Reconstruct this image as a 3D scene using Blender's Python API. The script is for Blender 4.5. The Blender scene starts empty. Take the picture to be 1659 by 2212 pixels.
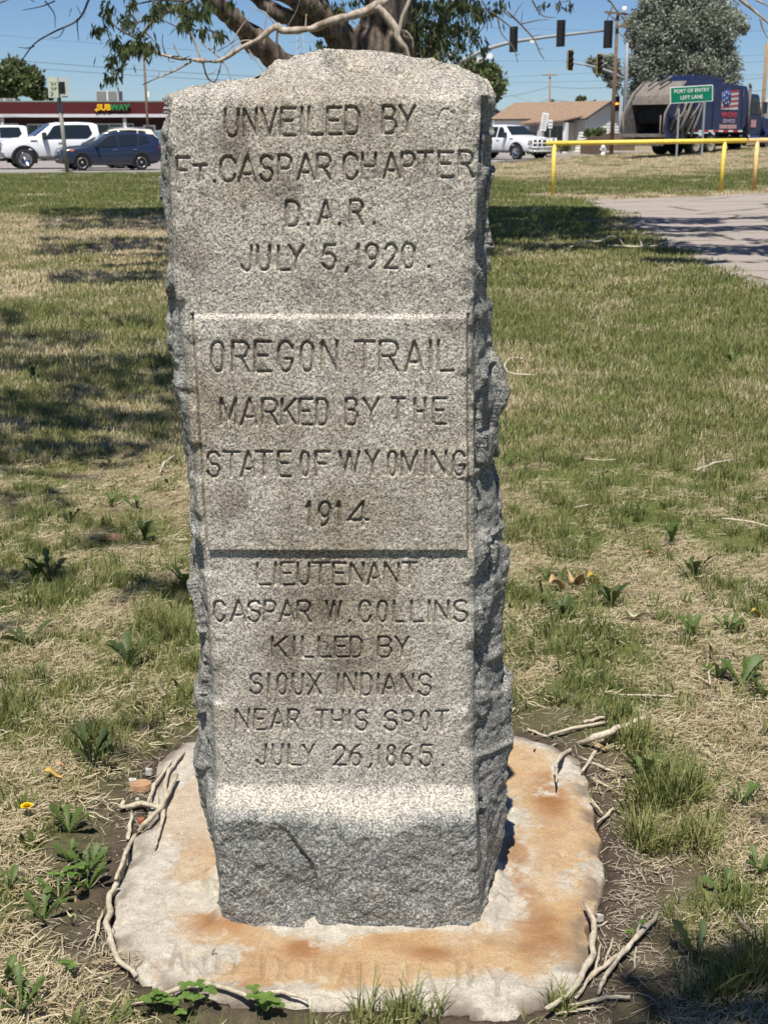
import bpy, math, random
import numpy as np
from mathutils import Vector, Matrix, Quaternion
R = math.radians
sc = bpy.context.scene
COL = sc.collection
# ------------------------------------------------------------ camera, sky, sun
CAMH, PITCH, FP = 1.5, R(15.2), 3000.0
cam_d = bpy.data.cameras.new('camera'); cam = bpy.data.objects.new('camera', cam_d); COL.objects.link(cam)
cam.location = (0, 0, CAMH); cam.rotation_euler = (R(90) - PITCH, 0, 0)
cam_d.sensor_fit = 'VERTICAL'; cam_d.sensor_height = 24; cam_d.lens = 24 * FP / 2212
cam_d.clip_start = .05; cam_d.clip_end = 3000
cam_d.dof.use_dof = True; cam_d.dof.focus_distance = 2.5; cam_d.dof.aperture_fstop = 13
sc.camera = cam
SUN_EL, SUN_AZ = R(64), R(9)          # az: how far the sun stands to the left of straight behind the camera
SV = Vector((-math.sin(SUN_AZ) * math.cos(SUN_EL), -math.cos(SUN_AZ) * math.cos(SUN_EL), math.sin(SUN_EL)))
w = bpy.data.worlds.new('World'); sc.world = w; w.use_nodes = True
nt = w.node_tree; nt.nodes.clear()
sky = nt.nodes.new('ShaderNodeTexSky'); sky.sky_type = 'NISHITA'; sky.sun_disc = False
sky.sun_elevation = SUN_EL; sky.sun_rotation = math.pi + SUN_AZ
sky.altitude = 1600; sky.air_density = 1.0; sky.dust_density = 0.0; sky.ozone_density = 3
bg = nt.nodes.new('ShaderNodeBackground'); bg.inputs[1].default_value = .056
wo = nt.nodes.new('ShaderNodeOutputWorld')
tint = nt.nodes.new('ShaderNodeMix'); tint.data_type = 'RGBA'; tint.blend_type = 'MULTIPLY'; tint.inputs[0].default_value = 1; tint.inputs[7].default_value = (.79, .94, 1.18, 1)
nt.links.new(sky.outputs[0], tint.inputs[6]); nt.links.new(tint.outputs[2], bg.inputs[0]); nt.links.new(bg.outputs[0], wo.inputs[0])
sd = bpy.data.lights.new('sun', 'SUN'); sd.energy = 4.9; sd.angle = R(.53); sd.color = (1, .95, .87)
so = bpy.data.objects.new('sun', sd); COL.objects.link(so); so.location = (-5, -8, 20)
so.rotation_euler = SV.to_track_quat('Z', 'Y').to_euler()
sc.view_settings.view_transform = 'Standard'; sc.view_settings.look = 'None'
sc.view_settings.exposure = 0.42; sc.view_settings.gamma = 1; sc.view_settings.use_curve_mapping = False
rng = np.random.default_rng(7); random.seed(7)

# ------------------------------------------------------------ helpers
cp, sp_ = math.cos(PITCH), math.sin(PITCH)
def ray(px, py):
    a = (px - 829.5) / FP; b = (1106 - py) / FP
    return Vector((a, cp + b * sp_, -sp_ + b * cp))
def P(px, py, Y):                       # point of the place seen in that direction at distance Y
    d = ray(px, py); t = Y / d.y
    return Vector((d.x * t, Y, CAMH + d.z * t))
def ss(a, b, x):
    t = np.clip((np.asarray(x, float) - a) / (b - a), 0, 1); return t * t * (3 - 2 * t)
def gz(x, y):
    x = np.asarray(x, float); y = np.asarray(y, float)
    r = .06 * (np.log1p(np.exp(np.clip((x - 7.0) / .8, -30, 30))) * .8) * ss(12, 32, y)
    r = np.minimum(r, .80) * (1 - .78 * ss(82, 98, y))
    n = .012 * np.sin(x * 2.1 + y * .9) * np.sin(y * 1.7 - x) * ss(3, 6, y) * (1 - ss(40, 50, y))
    return r + n
def G(px, py, z=0.0):
    d = ray(px, py); Y = 5.0
    for _ in range(12):
        zz = float(gz(d.x / d.y * Y, Y)) + z
        Y = (CAMH - zz) / (-d.z / d.y)
    return Vector((d.x / d.y * Y, Y, zz))
def tag(o, label=None, cat=None, group=None, kind=None):
    if label: o['label'] = label
    if cat: o['category'] = cat
    if group: o['group'] = group
    if kind: o['kind'] = kind
    return o
def empty(name, loc, rz=0, label=None, cat=None, group=None):
    o = bpy.data.objects.new(name, None); COL.objects.link(o)
    o.location = loc; o.rotation_euler = (0, 0, rz); o.empty_display_size = .1
    return tag(o, label, cat, group)
def link(name, me, mat=None, parent=None):
    o = bpy.data.objects.new(name, me); COL.objects.link(o)
    if mat and not me.materials: me.materials.append(mat)
    if parent: o.parent = parent
    return o
def np_mesh(name, v, f, smooth=False):
    v = np.asarray(v, np.float32); f = np.asarray(f, np.int32); k = f.shape[1]
    me = bpy.data.meshes.new(name); me.vertices.add(len(v)); me.vertices.foreach_set('co', v.ravel())
    me.loops.add(f.size); me.loops.foreach_set('vertex_index', f.ravel())
    me.polygons.add(len(f)); me.polygons.foreach_set('loop_start', np.arange(0, f.size, k, dtype=np.int32))
    me.polygons.foreach_set('loop_total', np.full(len(f), k, np.int32))
    if smooth: me.polygons.foreach_set('use_smooth', np.ones(len(f), bool))
    me.update(calc_edges=True); me.validate(); return me
def attr(me, name, arr, dom='POINT'):
    a = me.attributes.new(name, 'FLOAT', dom); a.data.foreach_set('value', np.asarray(arr, np.float32))
class MB:
    """collects simple solids into one mesh"""
    def __init__(s): s.v = []; s.f = []; s.sm = []
    def add(s, vs, fs, sm=False):
        n = len(s.v); s.v += [tuple(q) for q in vs]; s.f += [tuple(i + n for i in f) for f in fs]; s.sm += [sm] * len(fs); return s
    def box(s, c, d, rz=0, rx=0, ry=0):
        M = Matrix.Rotation(rz, 3, 'Z') @ Matrix.Rotation(ry, 3, 'Y') @ Matrix.Rotation(rx, 3, 'X'); c = Vector(c)
        vs = [c + M @ Vector((x * d[0] / 2, y * d[1] / 2, z * d[2] / 2)) for x in (-1, 1) for y in (-1, 1) for z in (-1, 1)]
        return s.add(vs, [(0, 1, 3, 2), (4, 6, 7, 5), (0, 4, 5, 1), (2, 3, 7, 6), (0, 2, 6, 4), (1, 5, 7, 3)])
    def tube(s, pts, rad, n=6, cap=True):
        pts = [Vector(p) for p in pts]
        if not hasattr(rad, '__len__'): rad = [rad] * len(pts)
        vs = []; fs = []; prev = None
        for i, p in enumerate(pts):
            t = (pts[min(i + 1, len(pts) - 1)] - pts[max(i - 1, 0)])
            if t.length < 1e-9: t = Vector((0, 0, 1))
            t.normalize()
            if prev is None: a = t.orthogonal().normalized()
            else:
                a = prev - t * prev.dot(t)
                a = a.normalized() if a.length > 1e-6 else t.orthogonal().normalized()
            prev = a; b = t.cross(a)
            for k in range(n):
                an = 2 * math.pi * k / n
                vs.append(p + (a * math.cos(an) + b * math.sin(an)) * rad[i])
        for i in range(len(pts) - 1):
            for k in range(n):
                k2 = (k + 1) % n; fs.append((i * n + k, i * n + k2, (i + 1) * n + k2, (i + 1) * n + k))
        if cap: fs.append(tuple(range(n - 1, -1, -1))); fs.append(tuple((len(pts) - 1) * n + k for k in range(n)))
        return s.add(vs, fs, True)
    def cyl(s, a, b, r, n=10, r2=None): return s.tube([a, b], [r, r if r2 is None else r2], n)
    def lathe(s, c, axis, prof, n=16):       # prof: (radius, along)
        ax = Vector(axis).normalized(); a = ax.orthogonal().normalized(); b = ax.cross(a); c = Vector(c); vs = []; fs = []
        for (r, h) in prof:
            for k in range(n):
                an = 2 * math.pi * k / n; vs.append(c + ax * h + (a * math.cos(an) + b * math.sin(an)) * r)
        for i in range(len(prof) - 1):
            for k in range(n):
                k2 = (k + 1) % n; fs.append((i * n + k, i * n + k2, (i + 1) * n + k2, (i + 1) * n + k))
        fs.append(tuple(range(n - 1, -1, -1))); fs.append(tuple((len(prof) - 1) * n + k for k in range(n)))
        return s.add(vs, fs, True)
    def prism(s, poly, ax, h0, h1):          # poly in the two other axes, extruded along ax
        def mk(p, h):
            return {'x': (h, p[0], p[1]), 'y': (p[0], h, p[1]), 'z': (p[0], p[1], h)}[ax]
        n = len(poly); vs = [mk(p, h0) for p in poly] + [mk(p, h1) for p in poly]
        return s.add(vs, [tuple(range(n)), tuple(range(2 * n - 1, n - 1, -1))] + [(i, (i + 1) % n, n + (i + 1) % n, n + i) for i in range(n)])
    def mesh(s, name):
        me = bpy.data.meshes.new(name); me.from_pydata([tuple(v) for v in s.v], [], s.f); me.validate()
        if len(me.polygons) == len(s.sm): me.polygons.foreach_set('use_smooth', s.sm)
        import bmesh
        bm = bmesh.new(); bm.from_mesh(me); bmesh.ops.recalc_face_normals(bm, faces=bm.faces); bm.to_mesh(me); bm.free()
        me.update(); return me
    def build(s, name, mat, parent=None, bevel=0):
        o = link(name, s.mesh(name), mat, parent)
        if bevel:
            m = o.modifiers.new('bevel', 'BEVEL'); m.width = bevel; m.segments = 2; m.limit_method = 'ANGLE'
        return o

def hash3(ix, iy, iz, s):
    h = (ix.astype(np.int64) * 374761393 + iy.astype(np.int64) * 668265263 + iz.astype(np.int64) * 2147483647 + s * 1274126177) & 0xffffffff
    h = ((h ^ (h >> 13)) * 1274126177) & 0xffffffff
    h = (h ^ (h >> 16)) & 0xffffffff
    return h / 4294967295.0
def vnoise(p, s=0):                      # smooth value noise -1..1
    i = np.floor(p).astype(np.int64); f = p - i; u = f * f * (3 - 2 * f); r = 0
    for dx in (0, 1):
        for dy in (0, 1):
            for dz in (0, 1):
                w_ = (u[..., 0] if dx else 1 - u[..., 0]) * (u[..., 1] if dy else 1 - u[..., 1]) * (u[..., 2] if dz else 1 - u[..., 2])
                r = r + w_ * hash3(i[..., 0] + dx, i[..., 1] + dy, i[..., 2] + dz, s)
    return r * 2 - 1
def fbm(p, o=4, s=0, g=.5):
    r = 0; a = 1
    for k in range(o):
        r = r + a * vnoise(p * 2 ** k + 13.7 * k, s + k); a *= g
    return r
def chips(p, freq, s=0):                 # chipped rock: each cell is a tilted plane
    q = p * freq; i = np.floor(q).astype(np.int64); best = np.full(q.shape[:-1], 9e9); val = np.zeros(q.shape[:-1])
    for dx in (-1, 0, 1):
        for dy in (-1, 0, 1):
            for dz in (-1, 0, 1):
                jx, jy, jz = i[..., 0] + dx, i[..., 1] + dy, i[..., 2] + dz
                o = np.stack([jx + hash3(jx, jy, jz, s), jy + hash3(jx, jy, jz, s + 1), jz + hash3(jx, jy, jz, s + 2)], -1)
                d = q - o; dd = (d ** 2).sum(-1)
                g = np.stack([hash3(jx, jy, jz, s + 3) - .5, hash3(jx, jy, jz, s + 4) - .5, hash3(jx, jy, jz, s + 5) - .5], -1)
                v = (d * g).sum(-1) * 2.2 + (hash3(jx, jy, jz, s + 6) - .5) * .9
                m = dd < best; best = np.where(m, dd, best); val = np.where(m, v, val)
    return val

# ------------------------------------------------------------ material kit
class NT:
    def __init__(s, name, rough=.8, **kw):
        s.m = bpy.data.materials.new(name); s.m.use_nodes = True; s.t = s.m.node_tree; s.b = s.t.nodes['Principled BSDF']
        s.b.inputs['Roughness'].default_value = rough; s.b.inputs['Specular IOR Level'].default_value = kw.get('spec', .3)
        s.tc = s.n('ShaderNodeTexCoord').outputs['Object']
    def n(s, t): return s.t.nodes.new(t)
    def l(s, a, b): s.t.links.new(a, b)
    def mapped(s, sc_):
        m = s.n('ShaderNodeMapping'); m.inputs['Scale'].default_value = sc_; s.l(s.tc, m.inputs[0]); return m.outputs[0]
    def noise(s, scale, det=4, rough=.55, vec=None, col=False):
        q = s.n('ShaderNodeTexNoise'); q.inputs['Scale'].default_value = scale; q.inputs['Detail'].default_value = det; q.inputs['Roughness'].default_value = rough
        s.l(vec or s.tc, q.inputs['Vector']); return q.outputs[1 if col else 0]
    def vor(s, scale, out='Color', vec=None, feat='F1'):
        q = s.n('ShaderNodeTexVoronoi'); q.feature = feat; q.inputs['Scale'].default_value = scale; s.l(vec or s.tc, q.inputs['Vector']); return q.outputs[out]
    def ramp(s, fac, stops, interp='LINEAR'):
        r = s.n('ShaderNodeValToRGB'); r.color_ramp.interpolation = interp; e = r.color_ramp.elements
        while len(e) < len(stops): e.new(.5)
        for q, (p, c) in zip(e, stops):
            q.position = p; q.color = (c[0], c[1], c[2], 1) if hasattr(c, '__len__') else (c, c, c, 1)
        s.l(fac, r.inputs[0]); return r.outputs[0]
    def mix(s, fac, a, b, mode='MIX'):
        m = s.n('ShaderNodeMix'); m.data_type = 'RGBA'; m.blend_type = mode; m.clamp_factor = True
        for i, v in ((0, fac), (6, a), (7, b)):
            if hasattr(v, 'is_linked') or hasattr(v, 'links'): s.l(v, m.inputs[i])
            elif i == 0: m.inputs[0].default_value = v
            else: m.inputs[i].default_value = (*v, 1)
        return m.outputs[2]
    def math(s, op, a, b=0.0, clamp=False):
        m = s.n('ShaderNodeMath'); m.operation = op; m.use_clamp = clamp
        for i, v in ((0, a), (1, b)):
            if hasattr(v, 'links'): s.l(v, m.inputs[i])
            else: m.inputs[i].default_value = v
        return m.outputs[0]
    def attr(s, name, typ='GEOMETRY', out='Fac'):
        a = s.n('ShaderNodeAttribute'); a.attribute_name = name; a.attribute_type = typ; return a.outputs[out]
    def bump(s, h, dist=.002, strength=1.0, prev=None):
        b = s.n('ShaderNodeBump'); b.inputs['Distance'].default_value = dist; b.inputs['Strength'].default_value = strength
        s.l(h, b.inputs['Height'])
        if prev: s.l(prev, b.inputs['Normal'])
        return b.outputs[0]
    def col(s, c):
        if hasattr(c, 'links'): s.l(c, s.b.inputs['Base Color'])
        else: s.b.inputs['Base Color'].default_value = (*c, 1)
        return s
    def nrm(s, x): s.l(x, s.b.inputs['Normal']); return s
_mc = {}
def flat(name, c, rough=.6, metal=0, var=.12, scale=6, spec=.4, bump=0):
    if name in _mc: return _mc[name]
    k = NT(name, rough, spec=spec); nz = k.noise(scale, 5)
    k.col(k.ramp(nz, [(.25, tuple(x * (1 - var) for x in c)), (.75, tuple(min(1, x * (1 + var)) for x in c))]))
    k.b.inputs['Metallic'].default_value = metal
    if bump: k.nrm(k.bump(k.noise(scale * 8, 3), bump))
    _mc[name] = k.m; return k.m
def glass_dark(name='dark_window_glass', c=(.015, .02, .024)):
    if name in _mc: return _mc[name]
    k = NT(name, .06, spec=.7); k.col(c); _mc[name] = k.m; return k.m
# ------------------------------------------------------------ stroke lettering
def arc(cx, cy, rx, ry, a0, a1, n=8):
    return [(cx + rx * math.cos(R(a0 + (a1 - a0) * i / n)), cy + ry * math.sin(R(a0 + (a1 - a0) * i / n))) for i in range(n + 1)]
def cap_o(): return [arc(.5, .68, .5, .32, 0, 180) + [(0, .32)] + arc(.5, .32, .5, .32, 180, 360) + [(1, .68)]]
GLY = {
 'A': [[(0, 0), (.5, 1), (1, 0)], [(.18, .3), (.82, .3)]],
 'B': [[(0, 0), (0, 1), (.6, 1)] + arc(.6, .78, .34, .22, 90, -90, 6) + [(0, .56)], [(.6, .56)] + arc(.6, .28, .4, .28, 90, -90, 6) + [(0, 0)]],
 'C': [arc(.5, .68, .5, .32, 10, 180) + arc(.5, .32, .5, .32, 180, 350), ],
 'D': [[(0, 0), (0, 1), (.5, 1)] + arc(.5, .66, .5, .34, 90, 0, 5) + arc(.5, .34, .5, .34, 0, -90, 5) + [(0, 0)]],
 'E': [[(1, 1), (0, 1), (0, 0), (1, 0)], [(0, .53), (.75, .53)]],
 'F': [[(1, 1), (0, 1), (0, 0)], [(0, .5), (.7, .5)]],
 'G': [arc(.5, .68, .5, .32, 15, 180) + arc(.5, .32, .5, .32, 180, 360) + [(1, .42), (.55, .42)]],
 'H': [[(0, 0), (0, 1)], [(1, 0), (1, 1)], [(0, .5), (1, .5)]],
 'I': [[(.5, 0), (.5, 1)]],
 'J': [[(1, 1), (1, .28)] + arc(.5, .28, .5, .28, 0, -165)],
 'K': [[(0, 0), (0, 1)], [(1, 1), (0, .42)], [(.3, .6), (1, 0)]],
 'L': [[(0, 1), (0, 0), (1, 0)]],
 'M': [[(0, 0), (0, 1), (.5, .15), (1, 1), (1, 0)]],
 'N': [[(0, 0), (0, 1), (1, 0), (1, 1)]],
 'O': cap_o(), '0': cap_o(),
 'P': [[(0, 0), (0, 1), (.6, 1)] + arc(.6, .74, .4, .26, 90, -90, 6) + [(0, .48)]],
 'R': [[(0, 0), (0, 1), (.6, 1)] + arc(.6, .75, .4, .25, 90, -90, 6) + [(0, .5)], [(.5, .5), (1, 0)]],
 'S': [arc(.5, .75, .48, .25, 20, 260, 9) + arc(.5, .26, .5, .26, 80, -165, 9)],
 'T': [[(0, 1), (1, 1)], [(.5, 1), (.5, 0)]],
 'U': [[(0, 1), (0, .3)] + arc(.5, .3, .5, .3, 180, 360) + [(1, 1)]],
 'V': [[(0, 1), (.5, 0), (1, 1)]],
 'W': [[(0, 1), (.25, 0), (.5, 1), (.75, 0), (1, 1)]],
 'X': [[(0, 0), (1, 1)], [(0, 1), (1, 0)]],
 'Y': [[(0, 1), (.5, .48), (1, 1)], [(.5, .48), (.5, 0)]],
 '.': [[(.5, .0), (.5, .05)]], ',': [[(.6, .06), (.2, -.14)]],
 '1': [[(.5, 0), (.5, 1), (.1, .8)]],
 '2': [arc(.5, .7, .48, .3, 165, -20, 8) + [(0, 0), (1, 0)]],
 '4': [[(.75, 0), (.75, 1), (0, .25), (1, .25)]],
 '5': [[(.9, 1), (.15, 1), (.08, .55)] + arc(.48, .33, .5, .33, 130, -160, 9)],
 '6': [[(.85, 1)] + arc(.95, .38, .92, .6, 110, 180, 5) + arc(.5, .3, .48, .3, 180, -180, 12)],
 '8': [arc(.5, .77, .4, .23, -90, 270, 12), arc(.5, .28, .5, .28, 90, 450, 12)],
 '9': [arc(.5, .7, .48, .3, 0, 360, 12) + arc(.05, .6, .93, .6, 10, -75, 5)],
}
def zoomer(ox, oy, s): return lambda x, y: (ox + x * s, oy + y * s)
z5 = zoomer(338.4, 84.6, .4589); z6 = zoomer(338.4, 648.6, .4589); z7 = zoomer(338.4, 1184.4, .4760); z8 = zoomer(338.4, 1974, .51)
LINES = [  # zoom, (y_top_left, y_bottom_left, y_top_right, y_bottom_right, xl, xr), letters, width
 (z5, (332, 458, 314, 440, 325, 1215), 'U 325 388|N 415 472|V 495 565|E 590 652|I 676 694|L 718 778|E 805 868|D 892 953|B 1067 1125|Y 1145 1215', 1),
 (z5, (558, 676, 528, 646, 95, 1490), 'F 98 155|T 178 238 .45|. 268 282|C 303 370|A 390 465|S 490 548|P 578 634|A 665 740|R 758 818|C 882 945|H 970 1030|A 1070 1140|P 1155 1213|T 1232 1298|E 1328 1393|R 1425 1488', 1),
 (z5, (765, 878, 757, 870, 610, 970), 'D 612 672|. 705 722|A 762 828|. 852 870|R 912 970|. 1016 1034', 1),
 (z5, (975, 1088, 962, 1075, 400, 1215), 'J 402 448|U 478 535|L 575 625|Y 625 690|5 783 845|, 888 906|1 940 960|9 985 1043|2 1075 1130|0 1157 1213|. 1272 1288', 1),
 (z6, (192, 332, 190, 328, 262, 1395), 'O 262 318|R 362 434|E 468 540|G 577 640|O 682 738|N 782 850|T 937 1024|R 1052 1135|A 1172 1250|I 1278 1298|L 1326 1396', 1.05),
 (z6, (462, 582, 458, 578, 305, 1360), 'M 308 375|A 402 475|R 502 570|K 592 655|E 677 733|D 757 805|B 892 945|Y 975 1045|T 1108 1165|H 1215 1263|E 1302 1360', 1),
 (z6, (710, 826, 706, 818, 240, 1450), 'S 242 300|T 318 393|A 402 465|T 472 545|E 577 632|O 682 718|F 752 815|W 862 955|Y 985 1045|O 1090 1128|M 1155 1225|I 1255 1275|N 1297 1360|G 1397 1448', 1),
 (z6, (945, 1060, 943, 1056, 722, 995), '1 706 734|9 767 820|1 850 872|4 902 995', 1.1),
 (z7, (68, 166, 68, 166, 455, 1180), 'L 458 518|I 530 550|E 567 622|U 643 693|T 708 782|E 803 858|N 880 938|A 958 1015|N 1037 1098|T 1117 1180', .95),
 (z7, (240, 334, 240, 334, 262, 1410), 'C 262 308|A 337 405|S 417 470|P 492 540|A 560 622|R 642 697|W 770 838|. 868 886|C 922 970|O 1005 1045|L 1077 1122|L 1157 1210|I 1228 1246|N 1267 1325|S 1350 1410', .95),
 (z7, (404, 494, 404, 494, 525, 1145), 'K 527 590|I 616 634|L 662 710|L 737 790|E 812 865|D 882 930|B 1007 1065|Y 1085 1145', .95),
 (z7, (570, 662, 572, 668, 425, 1245), 'S 427 477|I 502 518|O 550 590|U 620 665|X 690 745|I 817 833|N 852 905|D 932 975|I 998 1014|A 1027 1085|N 1112 1165|S 1190 1245', .95),
 (z7, (732, 822, 740, 830, 360, 1320), 'N 362 420|E 447 495|A 520 580|R 600 645|T 725 777|H 797 845|I 868 884|S 905 955|S 1035 1090|P 1117 1165|O 1200 1235|T 1268 1322', .95),
 (z7, (892, 982, 896, 990, 455, 1250), 'J 455 497|U 527 570|L 602 650|Y 665 715|2 805 855|6 880 928|, 962 982|1 1000 1020|8 1045 1085|6 1112 1160|5 1195 1250|. 1292 1308', .95),
]
def strokes(zm, geo, spec):
    yt0, yb0, yt1, yb1, xl, xr = geo; out = []
    for q in spec.split('|'):
        a = q.split(); ch, x0, x1 = a[0], float(a[1]), float(a[2]); hs = float(a[3]) if len(a) > 3 else 1
        t = ((x0 + x1) / 2 - xl) / (xr - xl); yt = yt0 + (yt1 - yt0) * t; yb = yb0 + (yb1 - yb0) * t
        if hs < 1: yb, yt = yt + (yb - yt) * .92, yt + (yb - yt) * .32
        for st in GLY[ch]:
            out.append([zm(x0 + (x1 - x0) * px, yb + (yt - yb) * py) for (px, py) in st])
    return out
def carve(H, gx, gy, pts, w, depth):      # V-cut along a polyline into the height grid H[row=gy, col=gx]
    for a, b in zip(pts[:-1], pts[1:]):
        x0, x1 = min(a[0], b[0]) - w, max(a[0], b[0]) + w; y0, y1 = min(a[1], b[1]) - w, max(a[1], b[1]) + w
        i0, i1 = np.searchsorted(gx, [x0, x1]); j0, j1 = np.searchsorted(gy, [y0, y1])
        if i1 <= i0 or j1 <= j0: continue
        X, Yg = np.meshgrid(gx[i0:i1], gy[j0:j1]); dx, dy = b[0] - a[0], b[1] - a[1]; L = dx * dx + dy * dy + 1e-12
        t = np.clip(((X - a[0]) * dx + (Yg - a[1]) * dy) / L, 0, 1)
        d = np.hypot(X - a[0] - t * dx, Yg - a[1] - t * dy)
        H[j0:j1, i0:i1] = np.maximum(H[j0:j1, i0:i1], depth * np.clip(1.9 * (1 - d / w), 0, 1))

# ------------------------------------------------------------ the granite marker
YF = 2.42
def FX(px, py, Y=YF): return P(px, py, Y).x
def FZ(py, Y=YF): return P(830, py, Y).z
def prof(pairs, Y=YF):                   # (py, px) -> arrays sorted by z : z, x
    a = sorted([(FZ(py, Y), FX(px, py, Y)) for py, px in pairs]); return np.array([q[0] for q in a]), np.array([q[1] for q in a])
silL = prof([(206, 371), (222, 367), (255, 359), (282, 348), (320, 345), (360, 345), (452, 352), (498, 359), (590, 366), (677, 364), (740, 363), (786, 377), (864, 391), (933, 397), (1016, 405), (1062, 413), (1155, 413), (1184, 411), (1260, 418), (1341, 430), (1400, 432), (1480, 428), (1579, 424), (1641, 423), (1708, 436), (1743, 440), (1805, 456), (1840, 475), (1878, 483), (1971, 476), (2040, 480)], YF + .08)
silR = prof([(170, 1040), (181, 1054), (195, 1063), (218, 1066), (268, 1061), (305, 1063), (350, 1060), (406, 1050), (442, 1047), (498, 1050), (530, 1057), (566, 1063), (612, 1059), (677, 1054), (754, 1054), (805, 1082), (846, 1088), (906, 1068), (979, 1075), (1062, 1090), (1176, 1092), (1300, 1092), (1470, 1090), (1613, 1096), (1640, 1097), (1720, 1092), (1778, 1088), (1860, 1074), (1943, 1058), (2000, 1045), (2040, 1045)], YF + .14)
arrL = prof([(100, 372), (206, 372), (300, 364), (500, 370), (600, 376), (700, 388), (800, 402), (900, 409), (1000, 419), (1100, 427), (1187, 436), (1232, 441), (1327, 452), (1500, 461), (1660, 468), (1760, 470), (1850, 482), (1960, 486), (2040, 488)])
arrR = prof([(100, 1043), (190, 1042), (268, 1037), (406, 1030), (544, 1026), (697, 1022), (900, 1023), (1184, 1024), (1400, 1023), (1645, 1021), (1760, 1024), (1900, 1030), (2000, 1036), (2040, 1036)])
topS = [(371, 206), (412, 192), (450, 182), (490, 174), (540, 171), (559, 168), (577, 155), (595, 137), (632, 125), (669, 112), (715, 109), (770, 112), (806, 112), (852, 121), (926, 133), (990, 144), (1040, 168), (1054, 180), (1063, 196)]
YR = YF + .15
tX = np.array([FX(a, b, YR) for a, b in topS]); tZ = np.array([FZ(b, YR) for a, b in topS])
NF, NK, NB = 430, 44, 26
ZT, Z0 = FZ(204), -.02
NR = 1150; NTp = 120
zr = np.linspace(Z0, ZT, NR)
xl = np.interp(zr, *arrL); xr = np.interp(zr, *arrR); sl = np.interp(zr, *silL); sr = np.interp(zr, *silR)
sl = np.minimum(sl, xl - .004); sr = np.maximum(sr, xr + .004)
uf = np.linspace(0, 1, NF)
Fx = xl[:, None] + (xr - xl)[:, None] * uf[None, :]
Fz = np.repeat(zr[:, None], NF, 1)
# carved relief on a rectangular grid, then sampled
gx = np.arange(-.40, .20, .0010); gy = np.arange(0, ZT + .01, .0010)
H = np.zeros((len(gy), len(gx)))
for zm, geo, spec, wk in LINES:
    for st in strokes(zm, geo, spec):
        pts = [(FX(a, b), FZ(b)) for a, b in st]
        pts = [(a + rng.normal(0, .0003), b + rng.normal(0, .0003)) for a, b in pts]
        carve(H, gx, gy, pts, .0030 * wk, .0068 * wk)
for q in [((z5(1345, 335)), (z5(1325, 375))), (z5(1350, 330), z5(1372, 336)), (z5(1385, 345), z5(1398, 352))]:
    carve(H, gx, gy, [(FX(*q[0]), FZ(q[0][1])), (FX(*q[1]), FZ(q[1][1]))], .003, .0025)
def samp(x, z):
    fi = np.clip((x - gx[0]) / .0010, 0, len(gx) - 1.001); fj = np.clip((z - gy[0]) / .0010, 0, len(gy) - 1.001)
    i = fi.astype(int); j = fj.astype(int); a = fi - i; b = fj - j
    return (H[j, i] * (1 - a) + H[j, i + 1] * a) * (1 - b) + (H[j + 1, i] * (1 - a) + H[j + 1, i + 1] * a) * b
cut = samp(Fx, Fz)
zp0, zp1 = FZ(1187), FZ(678)
pl = np.interp(Fz, [zp0, zp1], [FX(451, 1187), FX(419, 678)]); pr = np.interp(Fz, [zp0, zp1], [FX(1010, 1187), FX(1008, 678)])
inz = (Fz > zp0) & (Fz < zp1)
PR = .009
prt = PR * (1 - ss(zp1 - .008, zp1, Fz) * 1.0) * ss(zp0 - .0008, zp0 + .0016, Fz) * (Fz <= zp1)
edge = np.minimum(Fx - pl, pr - Fx)
prt = prt * ss(-.0015, .0015, edge)
prt += .0035 * ss(0, .08, Fz - zp1)          # the upper field stands almost level with the panel
groove = .006 * np.exp(-((edge + .0022) / .0020) ** 2) * inz
zs0, zs1 = FZ(1690), FZ(1752)
wav = .016 * vnoise(np.stack([Fx * 9, Fz * 0, Fx * 0], -1), 5) + .009 * vnoise(np.stack([Fx * 32, Fz * 0, Fx * 0], -1), 6) - .015 * np.exp(-((Fx - FX(800, 1750)) / .09) ** 2)
low = 1 - ss(0, 1, (Fz - (zs1 + wav)) / ((zs0 - zs1) - wav))
bulge = .062 * low ** 1.2
P3 = np.stack([Fx, Fz * 0, Fz], -1)
rough_m = ss(.55, 1, low)
ch = chips(P3 * np.array([1, 1, 1.2]), 11, 40)
scoop_x = np.interp(Fz, [FZ(2010), FZ(1900), FZ(1830), FZ(1760), FZ(1700)], [FX(692, 2000), FX(690, 1900), FX(680, 1830), FX(620, 1760), FX(540, 1715)])
sd_ = Fx - scoop_x
sc2 = np.interp(Fx, [FX(480, 1850), FX(520, 1862), FX(580, 1890), FX(640, 1945), FX(690, 2003)], [FZ(1835), FZ(1850), FZ(1882), FZ(1935), FZ(2003)]) + .004 * vnoise(P3 * 40, 8)
scoop = (.016 * np.exp(-np.clip(-sd_, 0, 9) / .07) * ss(.007, -.007, sd_ + .004 * vnoise(P3 * 45, 7)) * ss(-.004, .004, Fz - sc2) + .004 * ss(.05, 0, np.abs(Fx - FX(980, 1900))) * ss(.02, -.02, Fz - FZ(1880))) * rough_m * ss(0, .09, FZ(1725) - Fz) 
taper = .02 * ss(.12, 0, Fz)
off = prt + bulge - groove - cut * (1 - rough_m) - scoop + rough_m * (ch * .0012 * ss(.0, .08, zs1 + wav - Fz) + .0055 * fbm(P3 * 11, 6, 3, .64)) 
off += .0011 * fbm(P3 * 30, 3, 9) + .00055 * vnoise(P3 * 260, 21)
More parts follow.
